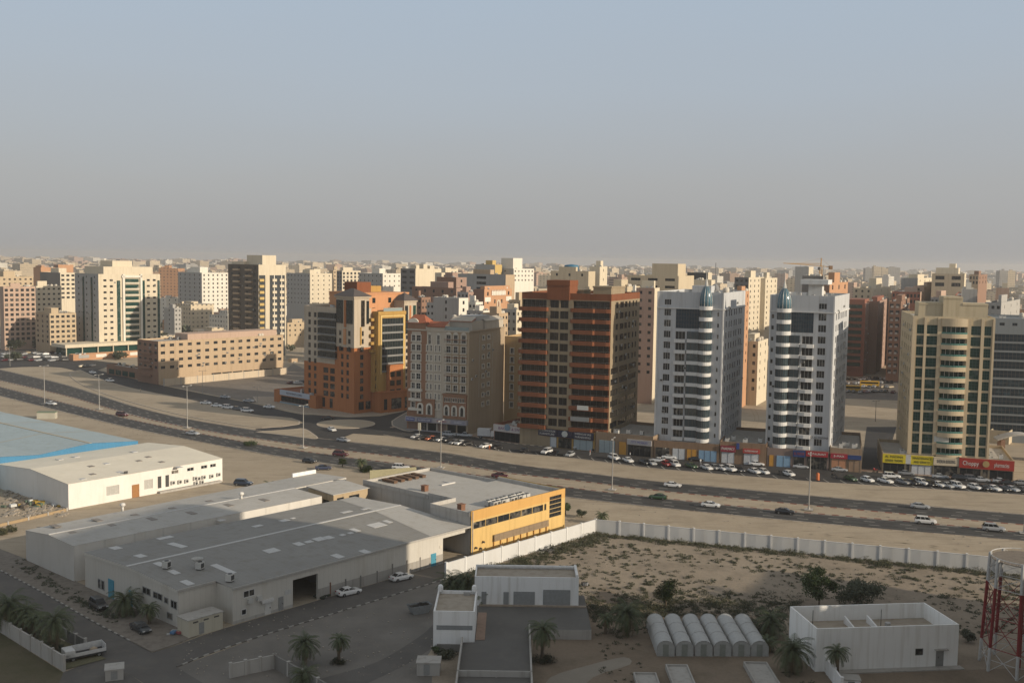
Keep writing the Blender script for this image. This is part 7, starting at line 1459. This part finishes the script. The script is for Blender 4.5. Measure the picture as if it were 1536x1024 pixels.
mid('grey flanked cream block with tiny windows behind the orange hotel', 430, 465, 498, 740, 410, 'cream', 7, 4, 462, 42, (.9, 1.0), 3.2, 'grey', tops=[(.1, .1, .3, .4, 2.5), (.5, .3, .8, .7, 3)])
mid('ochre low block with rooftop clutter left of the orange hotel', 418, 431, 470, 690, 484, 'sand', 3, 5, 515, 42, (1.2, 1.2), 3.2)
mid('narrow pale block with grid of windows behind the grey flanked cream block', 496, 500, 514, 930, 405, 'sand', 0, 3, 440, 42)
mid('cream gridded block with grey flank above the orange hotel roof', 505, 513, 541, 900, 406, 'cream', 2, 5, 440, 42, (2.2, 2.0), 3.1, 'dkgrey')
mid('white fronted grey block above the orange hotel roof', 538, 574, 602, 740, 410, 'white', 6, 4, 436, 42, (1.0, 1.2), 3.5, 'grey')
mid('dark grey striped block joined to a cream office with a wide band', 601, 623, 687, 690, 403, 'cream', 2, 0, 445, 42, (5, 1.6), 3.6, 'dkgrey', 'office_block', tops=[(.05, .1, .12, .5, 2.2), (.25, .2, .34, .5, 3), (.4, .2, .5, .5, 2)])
mid('low cream wing with long dark window right of the striped grey block', 655, 662, 692, 660, 409, 'cream', 0, 2, 425, 42, (5, 1.2), 3.3)
mid('brown grey hall with a slot window above the classical hotel', 687, 758, 772, 620, 412, 'tan', 1, 0, None, 42, (8, 1.6), 3.3, 'grey', 'hall', dmin=8)
mid('white cream twin blocks with yellow flank right of the city centre', 713, 742, 753, 800, 397, 'ochre', 0, 0, None, 42, colL='grey')
mid('bright white tower block with a stepped top left of brown tower', 745, 770, 801, 800, 403, 'white', 1, 6, 428, 42, (1.4, 1.2), 3.4, 'grey', tops=[(.05, .1, .5, .8, 8)])
mid('brown block with pink flank behind the white roof house', 618, 684, 700, 560, 432, 'rose', 5, 1, 465, 42, (1.6, 1.6), 3.3, 'brown', tops=[(.1, .2, .6, .6, 3)])
mid('pinkish brown block between the striped grey block and orange classical block', 655, 684, 700, 590, 416, 'rose', 0, 1, None, 42, colL='brown')
mid('low white roof house with lean-to behind the classical hotel', 650, 688, 700, 470, 447, 'white', 1, 1, None, 42, (1.2, 1.6), 3.3, 'grey', 'house', tops=[])
OC = mid('orange classical block with white stripes and arched balcony behind the hotel', 718, 726, 768, 500, 434, 'orange', 0, 4, 470, 30, (1.4, 1.8), 3.8, 'brown', tops=[(.05, .1, .95, .5, 1.5)])
m = MB(); m.box(0, -.25, 0, OC.Lr*.5, -.004, 2.0); [m.box(OC.Lr*.5*k/9, -.4, 0, OC.Lr*.5*k/9+.35, -.251, 2.6) for k in range(9)]; OC.fit('striped_parapet', 'R', OC.Lr*.25, OC.Lr*.75, OC.h-3, m, pmat('white'))
archwin(3.2, 2.2).build('arch_balcony', [pmat('cream'), pmat('brown')], OC.o, False, (OC.Lr*.5, -.02, OC.h-9))
for k in range(2): m = MB(); m.box(0, -.1, 0, OC.Lr*.2, -.004, 2.2); OC.fit('white_panel', 'R', OC.Lr*(.02+.76*k), OC.Lr*(.22+.76*k), OC.h-6, m, pmat('white'))
# centre, behind the brown and white towers
mid('long beige block with blue tank on its roof behind the brown tower', 826, 882, 893, 560, 407, 'beige', 3, 0, 425, 23, (1.2, 1.4), 3.3, tops=[(.1, .35, .35, .8, 2.2)])
o = [b for b in SCR][-1]
tk = thing('roof_tank', 'blue cylindrical tank on the long beige block behind the brown tower', 'tank', AT(857, 405, 585)-Vector((0, 0, 1.2)), 0); m = MB(); m.lathe(0, 0, [(4.0, 0), (4.0, 3.4), (3.6, 3.9)], 16); m.build('shell', plain('tank_blue', (.03, .15, .25)), tk, True); m = MB(); m.lathe(0, 0, [(3.65, 3.91), (.4, 4.4)], 16); m.build('lid', plain('tank_blue', (.03, .15, .25)), tk)
mid('cream stair tower block behind the right half of the brown tower', 891, 899, 911, 575, 400, 'cream', 0, 1, None, 23, (1.0, 1.5), 5)
mid('beige stepped blocks low behind the brown tower roof', 911, 940, 960, 480, 430, 'beige', 1, 1, None, 23, tops=[(.3, .5, .8, .9, 3)])
mid('large beige flat roofed block with long dark windows left of the first white tower', 941, 1017, 1041, 520, 414, 'beige', 3, 0, 440, 23, (5, 1.3), 3.6, tops=[(.1, .05, .6, .55, 6)])
mid('pink brown slab with white stacked balconies between brown and white towers', 955, 981, 987, 440, 432, 'cream', 2, 0, 575, 23, (1.4, 1.3), 3.35, 'rose', dmin=8)
WB = mid('narrow white block of stacked balconies right behind the brown tower', 948, 957, 963, 455, 439, 'white', 1, 1, 570, 23, (2.4, 1.6), 3.35, bal='white', dmin=5)
mid('black glazed box on a cream block behind the first white tower dome', 1031, 1061, 1068, 590, 409, 'cream', 0, 0, None, 23, colL='dkglass', dmin=10, tops=[])
mid('cream low block under the black glazed box', 1022, 1066, 1074, 570, 420, 'cream', 0, 0, None, 23, dmin=10, tops=[])
mid('dark glass flanked cream tower between the two white towers', 1102, 1122, 1147, 640, 416, 'cream', 3, 4, 520, 30, (1.6, 1.5), 3.3, 'dkgrey', 'apartment_tower', tops=[(.2, .1, .5, .5, 4)])
mid('shaded cream tower joined to the dark flanked one between white towers', 1140, 1147, 1166, 660, 417, 'cream', 0, 3, 500, 30, (1.6, 1.5), 3.3, name='apartment_tower')
mid('thin orange red block with round corner right behind the first white tower', 1103, 1113, 1124, 430, 437, 'orange', 0, 2, 560, 25, (1.2, 1.4), 3.4, 'rust', dmin=5)
mid('low beige house with flat roofs between the two white towers', 1114, 1136, 1152, 440, 512, 'cream', 2, 2, None, 25, (1.2, 1.5), 3.6, 'beige', 'house', tops=[(.4, .5, .9, .95, 2.5)])
mid('tall grey slab tower beneath the crane jib', 1193, 1212, 1218, 1250, 400, 'cream', 0, 0, None, 42, colL='grey', name='tower', dmin=12, tops=[])
mid('orange block with open frame top right of the white canopy tower', 1235, 1243, 1272, 520, 424, 'orange', 0, 3, 445, 30, (2.6, 2.2), 4.0, 'brown', tops=[(.3, .1, .6, .6, 5)])
mid('dark boarded block carrying the crane behind the white canopy', 1205, 1232, 1237, 540, 414, 'dkgrey', 0, 0, None, 24, tops=[], dmin=10)
RB1 = mid('dark red apartment tower with green balconies right of the second white tower', 1266, 1297, 1314, 560, 455, 'rose', 0, 3, 556, 24, (2.0, 1.8), 3.45, 'rust', 'apartment_tower', False, tops=[(.1, .1, .5, .9, 1.8)], roofc='rust')
for i in range(10): m = MB(); m.box(0, -.9, 0, RB1.Ll*.8, -.005, 1.1); RB1.fit('balcony', 'L', RB1.Ll*.1, RB1.Ll*.9, RB1.h-4-3.45*i, m, pmat('rust')); m = MB(); m.box(0, -.3, 0, RB1.Ll*.7, -.006, 1.9); RB1.fit('balcony_glazing', 'L', RB1.Ll*.15, RB1.Ll*.85, RB1.h-2.7-3.45*i, m, GLASSG)
mid('pinkish brown tower with dark window columns joined to the dark red tower', 1310, 1316, 1336, 575, 452, 'rose', 0, 4, 565, 24, (1.7, 1.8), 3.4, 'brown', 'apartment_tower', tops=[(.2, .3, .8, .8, 2)], roofc='rust')
mid('dark brown tower with pale balcony rails hidden behind the cream tower', 1334, 1350, 1380, 540, 452, 'brown', 2, 4, 590, 24, (2.2, 1.6), 3.4, 'brown', 'apartment_tower', 'grey')
mid('dark red topped block with columns above the pale railed tower', 1338, 1379, 1396, 620, 438, 'pink', 8, 2, 460, 24, (1.4, 2.0), 3.4, 'rust')
mid('beige cluster block with stair turret above the dark red tower', 1280, 1306, 1336, 650, 432, 'cream', 3, 3, 455, 30, (1.2, 1.4), 3.4, 'beige', tops=[(.3, .1, .6, .5, 6), (.7, .4, .9, .9, 3)])
mid('grey flanked pale block above the dark red topped block', 1352, 1375, 1398, 700, 417, 'cream', 0, 3, 435, 35, (1.5, 1.2), 3.4, 'grey')
mid('small pink house block in front of the large beige hall', 1374, 1384, 1417, 640, 429, 'pink', 1, 4, 440, 30, (1.4, 1.4), 3.4)
mid('large beige hall block with tanks on top above the cream tower', 1398, 1445, 1453, 620, 411, 'cream', 2, 1, 440, 24, (5, 2.2), 4.0, 'beige', tops=[(.1, .2, .8, .9, 3.5), (.2, .3, .6, .5, 6)])
ARC = mid('white block with brown arch on its front right of the cream tower roof', 1452, 1464, 1504, 460, 434, 'white', 0, 2, 450, 20, (1.2, 1.4), 3.4, 'grey', 'house')
archwin(8, .8).build('arch_panel', [pmat('rose'), pmat('rose')], ARC.o, False, (ARC.Lr*.52, -.02, ARC.h-6))
mid('cream and pink block at the right edge behind the white arch block', 1496, 1512, 1545, 520, 432, 'cream', 0, 4, 455, 24, (1.4, 1.5), 3.4, 'pink')
mid('half built brown block with open floors right of the beige hall', 1454, 1466, 1481, 790, 412, 'brown', 3, 3, 435, 30, (3, 2.2), 3.5, 'tan')
mid('rust flared parapet block beside the cream tower roof', 1437, 1450, 1460, 520, 443, 'rust', 0, 0, None, 24, tops=[])
# low houses seen in the gaps
for i, (xl, xc, xr, Y_, yt, cl, lb) in enumerate(((246, 262, 268, 760, 462, 'grey', 'grey domed workshop roofed shed right of the cream tower'), (240, 250, 268, 900, 447, 'white', 'low white shed between the cream and white towers'), (1116, 1130, 1148, 700, 487, 'tan', 'low tan house with yard between the white towers'), (430, 438, 456, 590, 545, 'tan', 'low tan sheds behind the lot beside the orange hotel'), (1500, 1512, 1560, 352, 647, 'beige', 'low beige petrol canopy house right of the red sign'))):
    mid(lb, xl, xc, xr, Y_, yt, cl, 1, 2, None, 35, (1.2, 1.2), 3.3, name='house')
for i, (xl, xc, xr, Y_, yt, cl, lb) in enumerate(((640, 656, 669, 505, 454, 'rose', 'small rose house left of the white roof house behind the hotels'), (700, 713, 724, 482, 453, 'white', 'small white villa left of the orange classical block'), (752, 774, 791, 452, 464, 'cream', 'cream low house against the brown tower behind the classical hotel'), (724, 748, 762, 438, 470, 'tan', 'tan flat house just behind the classical hotel roof'), (700, 722, 738, 446, 466, 'white', 'whitewashed house with terraces behind the classical hotel roof'), (764, 780, 800, 470, 450, 'sand', 'sandy house right of the orange classical block'), (686, 702, 718, 545, 438, 'rose', 'rose flat roofed house above the white villa'), (612, 632, 646, 540, 446, 'brown', 'dark brown house right behind the orange hotel turret'),
        (1280, 1296, 1312, 690, 447, 'cream', 'cream flat house over the dark red tower roof'), (1318, 1330, 1345, 720, 441, 'sand', 'sandy flat house left of the dark red topped block'), (1396, 1412, 1430, 560, 446, 'pink', 'pale pink flat house behind the cream tower penthouse'), (1480, 1500, 1530, 420, 454, 'grey', 'grey flat house above the blue grey glass tower roof'), (1128, 1150, 1162, 470, 530, 'sand', 'sandy garage house between the white towers nearest the car park'))):
    mid(lb, xl, xc, xr, Y_, yt, cl, 3, 3, None, 32, (1.1, 1.3), 3.3, None if i % 2 else 'grey', 'house', seed=50+i)
# curved canopy beside the red sign
cv = thing('curved_canopy', 'curved pale canopy on brown piers right of the cream tower', 'canopy', G(1500, 690), R_(-12)); n = 12; m = MB()
pr = [(-1+14*k/n, 6.0+2.0*math.sin(math.pi*k/n)) for k in range(n+1)]; v = [(x, y, z+d) for d in (0, .35) for y in (0, 6) for x, z in pr]; k = n+1
m.add(v, [(i, i+1, k+i+1, k+i) for i in range(n)]+[(2*k+i, 2*k+i+1, 3*k+i+1, 3*k+i) for i in range(n)]+[(i, i+1, 2*k+i+1, 2*k+i) for i in range(n)]); m.build('roof', pmat('grey'), cv)
for x in (.2, 11.5): m = MB(); m.box(x, .5, 0, x+1.2, 5.5, 6.3); m.build('pier', pmat('brown'), cv)
# tower crane
cb = AT(1231, 412, 560); cr_ = thing('tower_crane', 'yellow tower crane with long jib over the canopy of the second white tower', 'crane', (cb.x, cb.y, 0), 0)
CY = plain('crane_yellow', (.46, .26, .07), .6); zj = ZAT(1231, 400, cb.y); zt = ZAT(1231, 387, cb.y)
m = MB()
for x in (-.6, .6):
    for y in (-.6, .6): m.tube([(x, y, 0), (x, y, zj)], .13, 4)
for z in range(36, int(zj), 2): m.tube([(-.6, -.6, z), (.6, -.6, z+2)], .08, 4); m.tube([(.6, -.6, z), (-.6, -.6, z+2)], .08, 4)
m.build('mast', CY, cr_)
m = MB(); m.tube([(-20, 0, zj+1.6), (0, 0, zj+.4)], .22, 4); m.tube([(-20, .0, zj+1.5), (0, .0, zj+1.7)], .16, 4); [m.tube([(-20+k, 0, zj+1.6-.06*k), (-19+k, 0, zj+1.5+.01*k)], .09, 3) for k in range(0, 20)]; m.build('jib', CY, cr_)
m = MB(); m.tube([(0, 0, zj+.4), (5.5, 0, zj-.2)], .25, 4); m.build('counter_jib', CY, cr_); m = MB(); m.box(4.3, -.8, zj-1.4, 6.0, .8, zj+.6); m.build('counterweight', plain('crane_brown', (.2, .11, .05)), cr_)
m = MB(); m.tube([(0, 0, zj), (0, 0, zt)], .3, 5); m.tube([(0, 0, zt), (-12, 0, zj+1.3)], .04, 3); m.tube([(0, 0, zt), (5, 0, zj)], .04, 3); m.build('tower_top', CY, cr_); m = MB(); m.box(-1.6, -1.2, zj-1.8, -.6, .2, zj-.2); m.build('cab', DKMET, cr_); m = MB(); m.tube([(-11, 0, zj+1), (-11, 0, zj-14)], .06, 3); m.build('hoist_cable', DKMET, cr_)
# far parking lots: small cars
MINI = None
def mini(px, py, c, head, lb, group):
    global MINI
    if MINI is None: D = car_meshes('sedan'); MINI = D
    o = put('small_car', MINI['body'], None, G(px, py, .03), R_(head)); o.color = (*c, 1); tag(o, lb, 'car', group)
    for k in ('windscreen', 'rear_window', 'sl', 'sr'): put(MINI[k].name.split('.')[0], MINI[k], o)
random.seed(15); clrs = [cW, cW, cS, cB_, cG, cB_, cGr, cS, cG, cBe, cM]
for x0, x1, rows, gname, where in ((1268, 1342, ((569, 9), (575, 9), (582, 9), (589, 9)), 'cars in the open lot behind the second white tower', 'parked in the open lot between the second white and cream towers'), (955, 979, ((590, 3), (598, 3)), 'cars in the gap right of the brown tower', 'parked in the gap right of the brown tower'), (1116, 1150, ((562, 5), (572, 5)), 'cars in the gap between white towers', 'parked in the gap between the two white towers'), (2, 100, ((531, 11), (536, 12), (541, 10)), 'cars crowded at the far left crossroads', 'parked in the crowd of cars at the far left crossroads'), (120, 140, ((550, 3),), 'cars at the left street bend', 'parked at the bend of the left street'), (432, 458, ((588, 2), (575, 3)), 'cars behind the orange hotel', 'parked on the lot behind the orange hotel')):
    for yy, n in rows:
        for k in range(n):
            c = random.choice(clrs)
            mini(x0+(x1-x0)*(k+random.uniform(.2, .8))/n, yy+random.uniform(-1, 1), c, random.choice((60, -110, 40)), 'tiny %s car %s' % (cn(c), where), gname)
for px, py, lb in ((1304, 580, 'yellow school bus among the cars of the open lot'), (1276, 587, 'yellow bus at the left of the open lot behind second white tower')):
    o = thing('bus', lb, 'bus', G(px, py, .03), R_(-10)); m = MB(); m.box(-4.5, -1.2, .5, 4.5, 1.2, 2.9); m.build('body', plain('bus_yellow', (.5, .3, .02)), o); m = MB(); m.box(-4.2, -1.23, 1.7, 4.0, -1.201, 2.5); m.build('window', CGL, o)
    for x in (-2.8, 2.8):
        for s in (-1, 1): put('wheel', CAR_ME['suv']['wheel'], o, (x, s*1.05, .4))
# split coolers on the facades, plant on the shop roofs
WAC = MB(); WAC.box(-.45, -.42, 0, .45, -.02, .7); WAC.box(-.36, -.45, .08, .36, -.421, .62, 1); WACM = WAC.mesh('wall_ac_unit', [plain('ac_white', (.5, .49, .46), .6), DKMET])
def wall_acs(b, face, n, seed, z0=8):
    random.seed(seed); L = b.Lr if face in 'RB' else b.Ll
    for _ in range(n): s = random.uniform(.06, .94)*L; loc, rz = b.mount(face, s, s, random.uniform(z0, b.h-3)); put('wall_ac_unit', WACM, b.o, loc, rz)
for b_, fc, n in ((T1, 'R', 22), (T2, 'R', 22), (T1, 'L', 4), (T2, 'L', 4), (BT, 'R', 16), (HC, 'R', 8), (TB, 'R', 14), (TB, 'L', 5), (CT, 'R', 12), (CT, 'L', 8), (T3, 'B', 10), (BK, 'L', 8), (RB1, 'R', 6)): wall_acs(b_, fc, n, n+int(b_.h), min(8, b_.h*.3))
for o in [o for o in COL.objects if o.get('category') == 'shop' and o.parent is None]:
    w_ = next((c for c in o.children if c.name.startswith('wall')), None)
    if w_ is None: continue
    xs = [v.co for v in w_.data.vertices]; X, Y2, Z = max(v.x for v in xs), max(v.y for v in xs), max(v.z for v in xs); random.seed(int(X*Y2))
    for _ in range(5 if X > 12 else 0): ac_unit(o, (random.uniform(2, 9), random.uniform(.1, .9)*Y2, Z-.9), random.choice((0, 1.57)), 1.4)
# ------------------------------------------------------------------ the hazy city behind
FARC = {'cream': (.60, .50, .36), 'white': (.66, .62, .54), 'beige': (.46, .38, .27), 'pink': (.46, .32, .24), 'grey': (.34, .33, .31), 'brown': (.27, .19, .14), 'orange': (.42, .24, .14)}
FM = {k: farwall('far_'+k, v) for k, v in FARC.items()}; FR = plaster('far_roof', (.40, .36, .30), .3, .95, False)
LM = ((60, 'the pink block'), (115, 'the low tan block'), (245, 'the tall cream tower'), (345, 'the white cream tower'), (432, 'the black panelled tower'), (500, 'the grey flanked block'), (615, 'the orange hotel'), (700, 'the classical hotel'), (775, 'the orange classical block'), (960, 'the brown tower'), (1045, 'the big beige block'), (1110, 'the first white tower'), (1200, 'the gap of white towers'), (1275, 'the second white tower'), (1345, 'the dark red tower'), (1490, 'the cream tower'), (9999, 'the right edge tower'))
def bodymesh(mb, cx, cy, az, a, c, h, rng, mi=0, ri=1):
    e1 = Vector((math.sin(az), math.cos(az), 0)); e2 = Vector((-math.cos(az), math.sin(az), 0))
    def bx(u0, v0, u1, v1, z0, z1):
        P = [Vector((cx, cy, 0))+e1*u+e2*v for u, v in ((u0, v0), (u1, v0), (u1, v1), (u0, v1))]; mb.prism([(p.x, p.y) for p in P], z0, z1, mi, ri, False)
    bx(0, 0, a, c, 0, h); 
    for _ in range(3): u, v = rng.uniform(.05, .9)*a, rng.uniform(.05, .9)*c; bx(u, v, min(a, u+1.6), min(c, v+1.6), h+.012, h+rng.uniform(.8, 2))
    for _ in range(rng.choice((1, 1, 2))): u, v = rng.uniform(.05, .5)*a, rng.uniform(.05, .5)*c; bx(u, v, u+a*rng.uniform(.2, .4), v+c*rng.uniform(.2, .4), h+.01, h+rng.uniform(1.5, 4))
rng = random.Random(99); placed = list(FOOT); nind = 0
def hidden(px0, px1, py, Y): return any(x0 < px0 and px1 < x1 and py > yt+1 and Y > y for x0, x1, yt, y in SCR)
Yc = 560
while Yc < 1180:
    half = .53*Yc; x = -half
    while x < half:
        cx, cy = x+rng.uniform(-8, 8), Yc+rng.uniform(-14, 14); a, c = rng.uniform(14, 26), rng.uniform(14, 30); h = rng.choice((6, 8, 10, 12, 14, 16, 18, 22)) if cy > 760 else rng.choice((5, 7, 9, 12)); x += 34
        az = R_(42 if cx < 60 else 28); r = max(a, c)*.6
        if any((Vector((cx, cy, 0))-p).length < q+r for p, q in placed): continue
        px, py = pxof((cx, cy, h))
        if px < -30 or px > 1566 or hidden(px-a/cy*FPX*.5, px+a/cy*FPX*.5, py-3, cy) or nind > 255: continue
        if cy < 640 and (cx < -20 or cx > 45): continue
        if cx > 60 and cy < 700 and rng.random() < .5: continue
        k = rng.choice(('cream', 'cream', 'cream', 'white', 'white', 'beige', 'beige', 'pink', 'grey', 'orange')); mb = MB(); bodymesh(mb, 0, 0, math.pi/2, a, c, h, rng)
        o = mb.build('city_block', [FM[k], FR]); o.location = (cx, cy, 0); o.rotation_euler = (0, 0, math.pi/2-az)
        lmk = next(t for xx, t in LM if px < xx); near = 'just behind' if cy < 820 else 'well behind' if cy < 1000 else 'in the haze beyond'
        tag(o, '%s %s %s city block %s %s' % ('low' if h < 10 else 'tall' if h > 15 else 'middling', 'flat', k, near, lmk), 'city block', 'flat roofed blocks of the hazy city'); nind += 1
        placed.append((Vector((cx, cy, 0)), r))
    Yc += 34
for px, xr, yt, Y_, k, lb in ((1298, 1309, 402, 2300, 'grey', 'leftmost of the hazy far towers above the dark red tower'), (1311, 1322, 400, 2250, 'cream', 'pale middle one of the hazy far towers above the dark red tower'), (1323, 1331, 402, 2350, 'cream', 'thin pale hazy far tower right of the middle one'), (1332, 1350, 401, 2500, 'grey', 'broad grey hazy far tower at the right of its group'), (1500, 1511, 406, 1900, 'grey', 'hazy grey far tower near the right edge'), (1511, 1523, 406, 1950, 'cream', 'pale hazy far tower nearest the right edge'), (148, 150, 391, 1300, 'white', 'white far block with pale sign wall over the cream tower'), (238, 268, 402, 1150, 'orange', 'dark red walled far hall right of the cream tower')):
    p = AT(px, yt, Y_); w_ = max(14, (xr-px)/FPX*Y_); mb = MB(); bodymesh(mb, 0, 0, math.pi/2, w_, 18, p.z, rng); o = mb.build('far_tower', [FM[k], FR]); o.location = (p.x, Y_, 0); o.rotation_euler = (0, 0, R_(-5)); tag(o, lb, 'far tower')
mb = MB(); keys = list(FM); Yc = 1190
while Yc < 7600:
    s = 37*(Yc/1100)**.55; x = -.54*Yc
    while x < .54*Yc:
        cx, cy = x+rng.uniform(-.3, .3)*s, Yc+rng.uniform(-.3, .3)*s; x += s
        if rng.random() < .08: continue
        a, c = rng.uniform(.35, .7)*s, rng.uniform(.35, .7)*s; h = rng.choice((6, 8, 10, 12, 14, 18, 22, 24)) if rng.random() < .93 else rng.uniform(24, 40)
        bodymesh(mb, cx, cy, R_(rng.choice((42, 42, 30, 20))), a, c, h, rng, keys.index(rng.choice(('cream', 'cream', 'white', 'beige', 'pink', 'grey', 'brown', 'beige'))), len(keys))
    Yc += s*.95
tag(mb.build('distant_city', [FM[k] for k in keys]+[FR]), kind='stuff')
m = MB(); random.seed(6)
for _ in range(520):
    Y_ = random.uniform(650, 4200); x = random.uniform(-.52, .52)*Y_; s = random.uniform(2, 5)*(1 if Y_ < 1500 else 1.8)
    if any((Vector((x, Y_, 0))-p).length < q+s for p, q in placed[:90]): continue
    for _k in range(3): leaf_cloud(m, (x+random.uniform(-s, s), Y_+random.uniform(-s, s), s*.9), s, 26, s*.33, .8)
tag(m.build('distant_trees', LEAFD), kind='stuff')
# ------------------------------------------------------------------ two unseen blocks added beside the viewpoint, outside the frame, to shade the foreground
S_ = SUN_AZ_DIR; N_ = Vector((.456, .89, 0)).normalized()
def slab(p0, p1, q0, q1, h, lb):
    c = S_*p0+N_*q0; o = thing('shade_slab', lb, 'apartment block', (c.x, c.y, 0), math.atan2(S_.y, S_.x)); m = MB(); m.box(0, 0, 0, p1-p0, q1-q0, h-2); m.build('wall', farwall('slab_wall', (.46, .42, .36)), o); m = MB(); m.box(-.3, -.3, h-2, p1-p0+.3, q1-q0+.3, h); m.build('roof', CONC, o)
slab(12, 32, 88, 166, 64, 'tall plain slab added outside the picture to shade the warehouse yard'); slab(48, 66, 160, 203, 31, 'lower plain slab added outside the picture to shade the big parapet building')
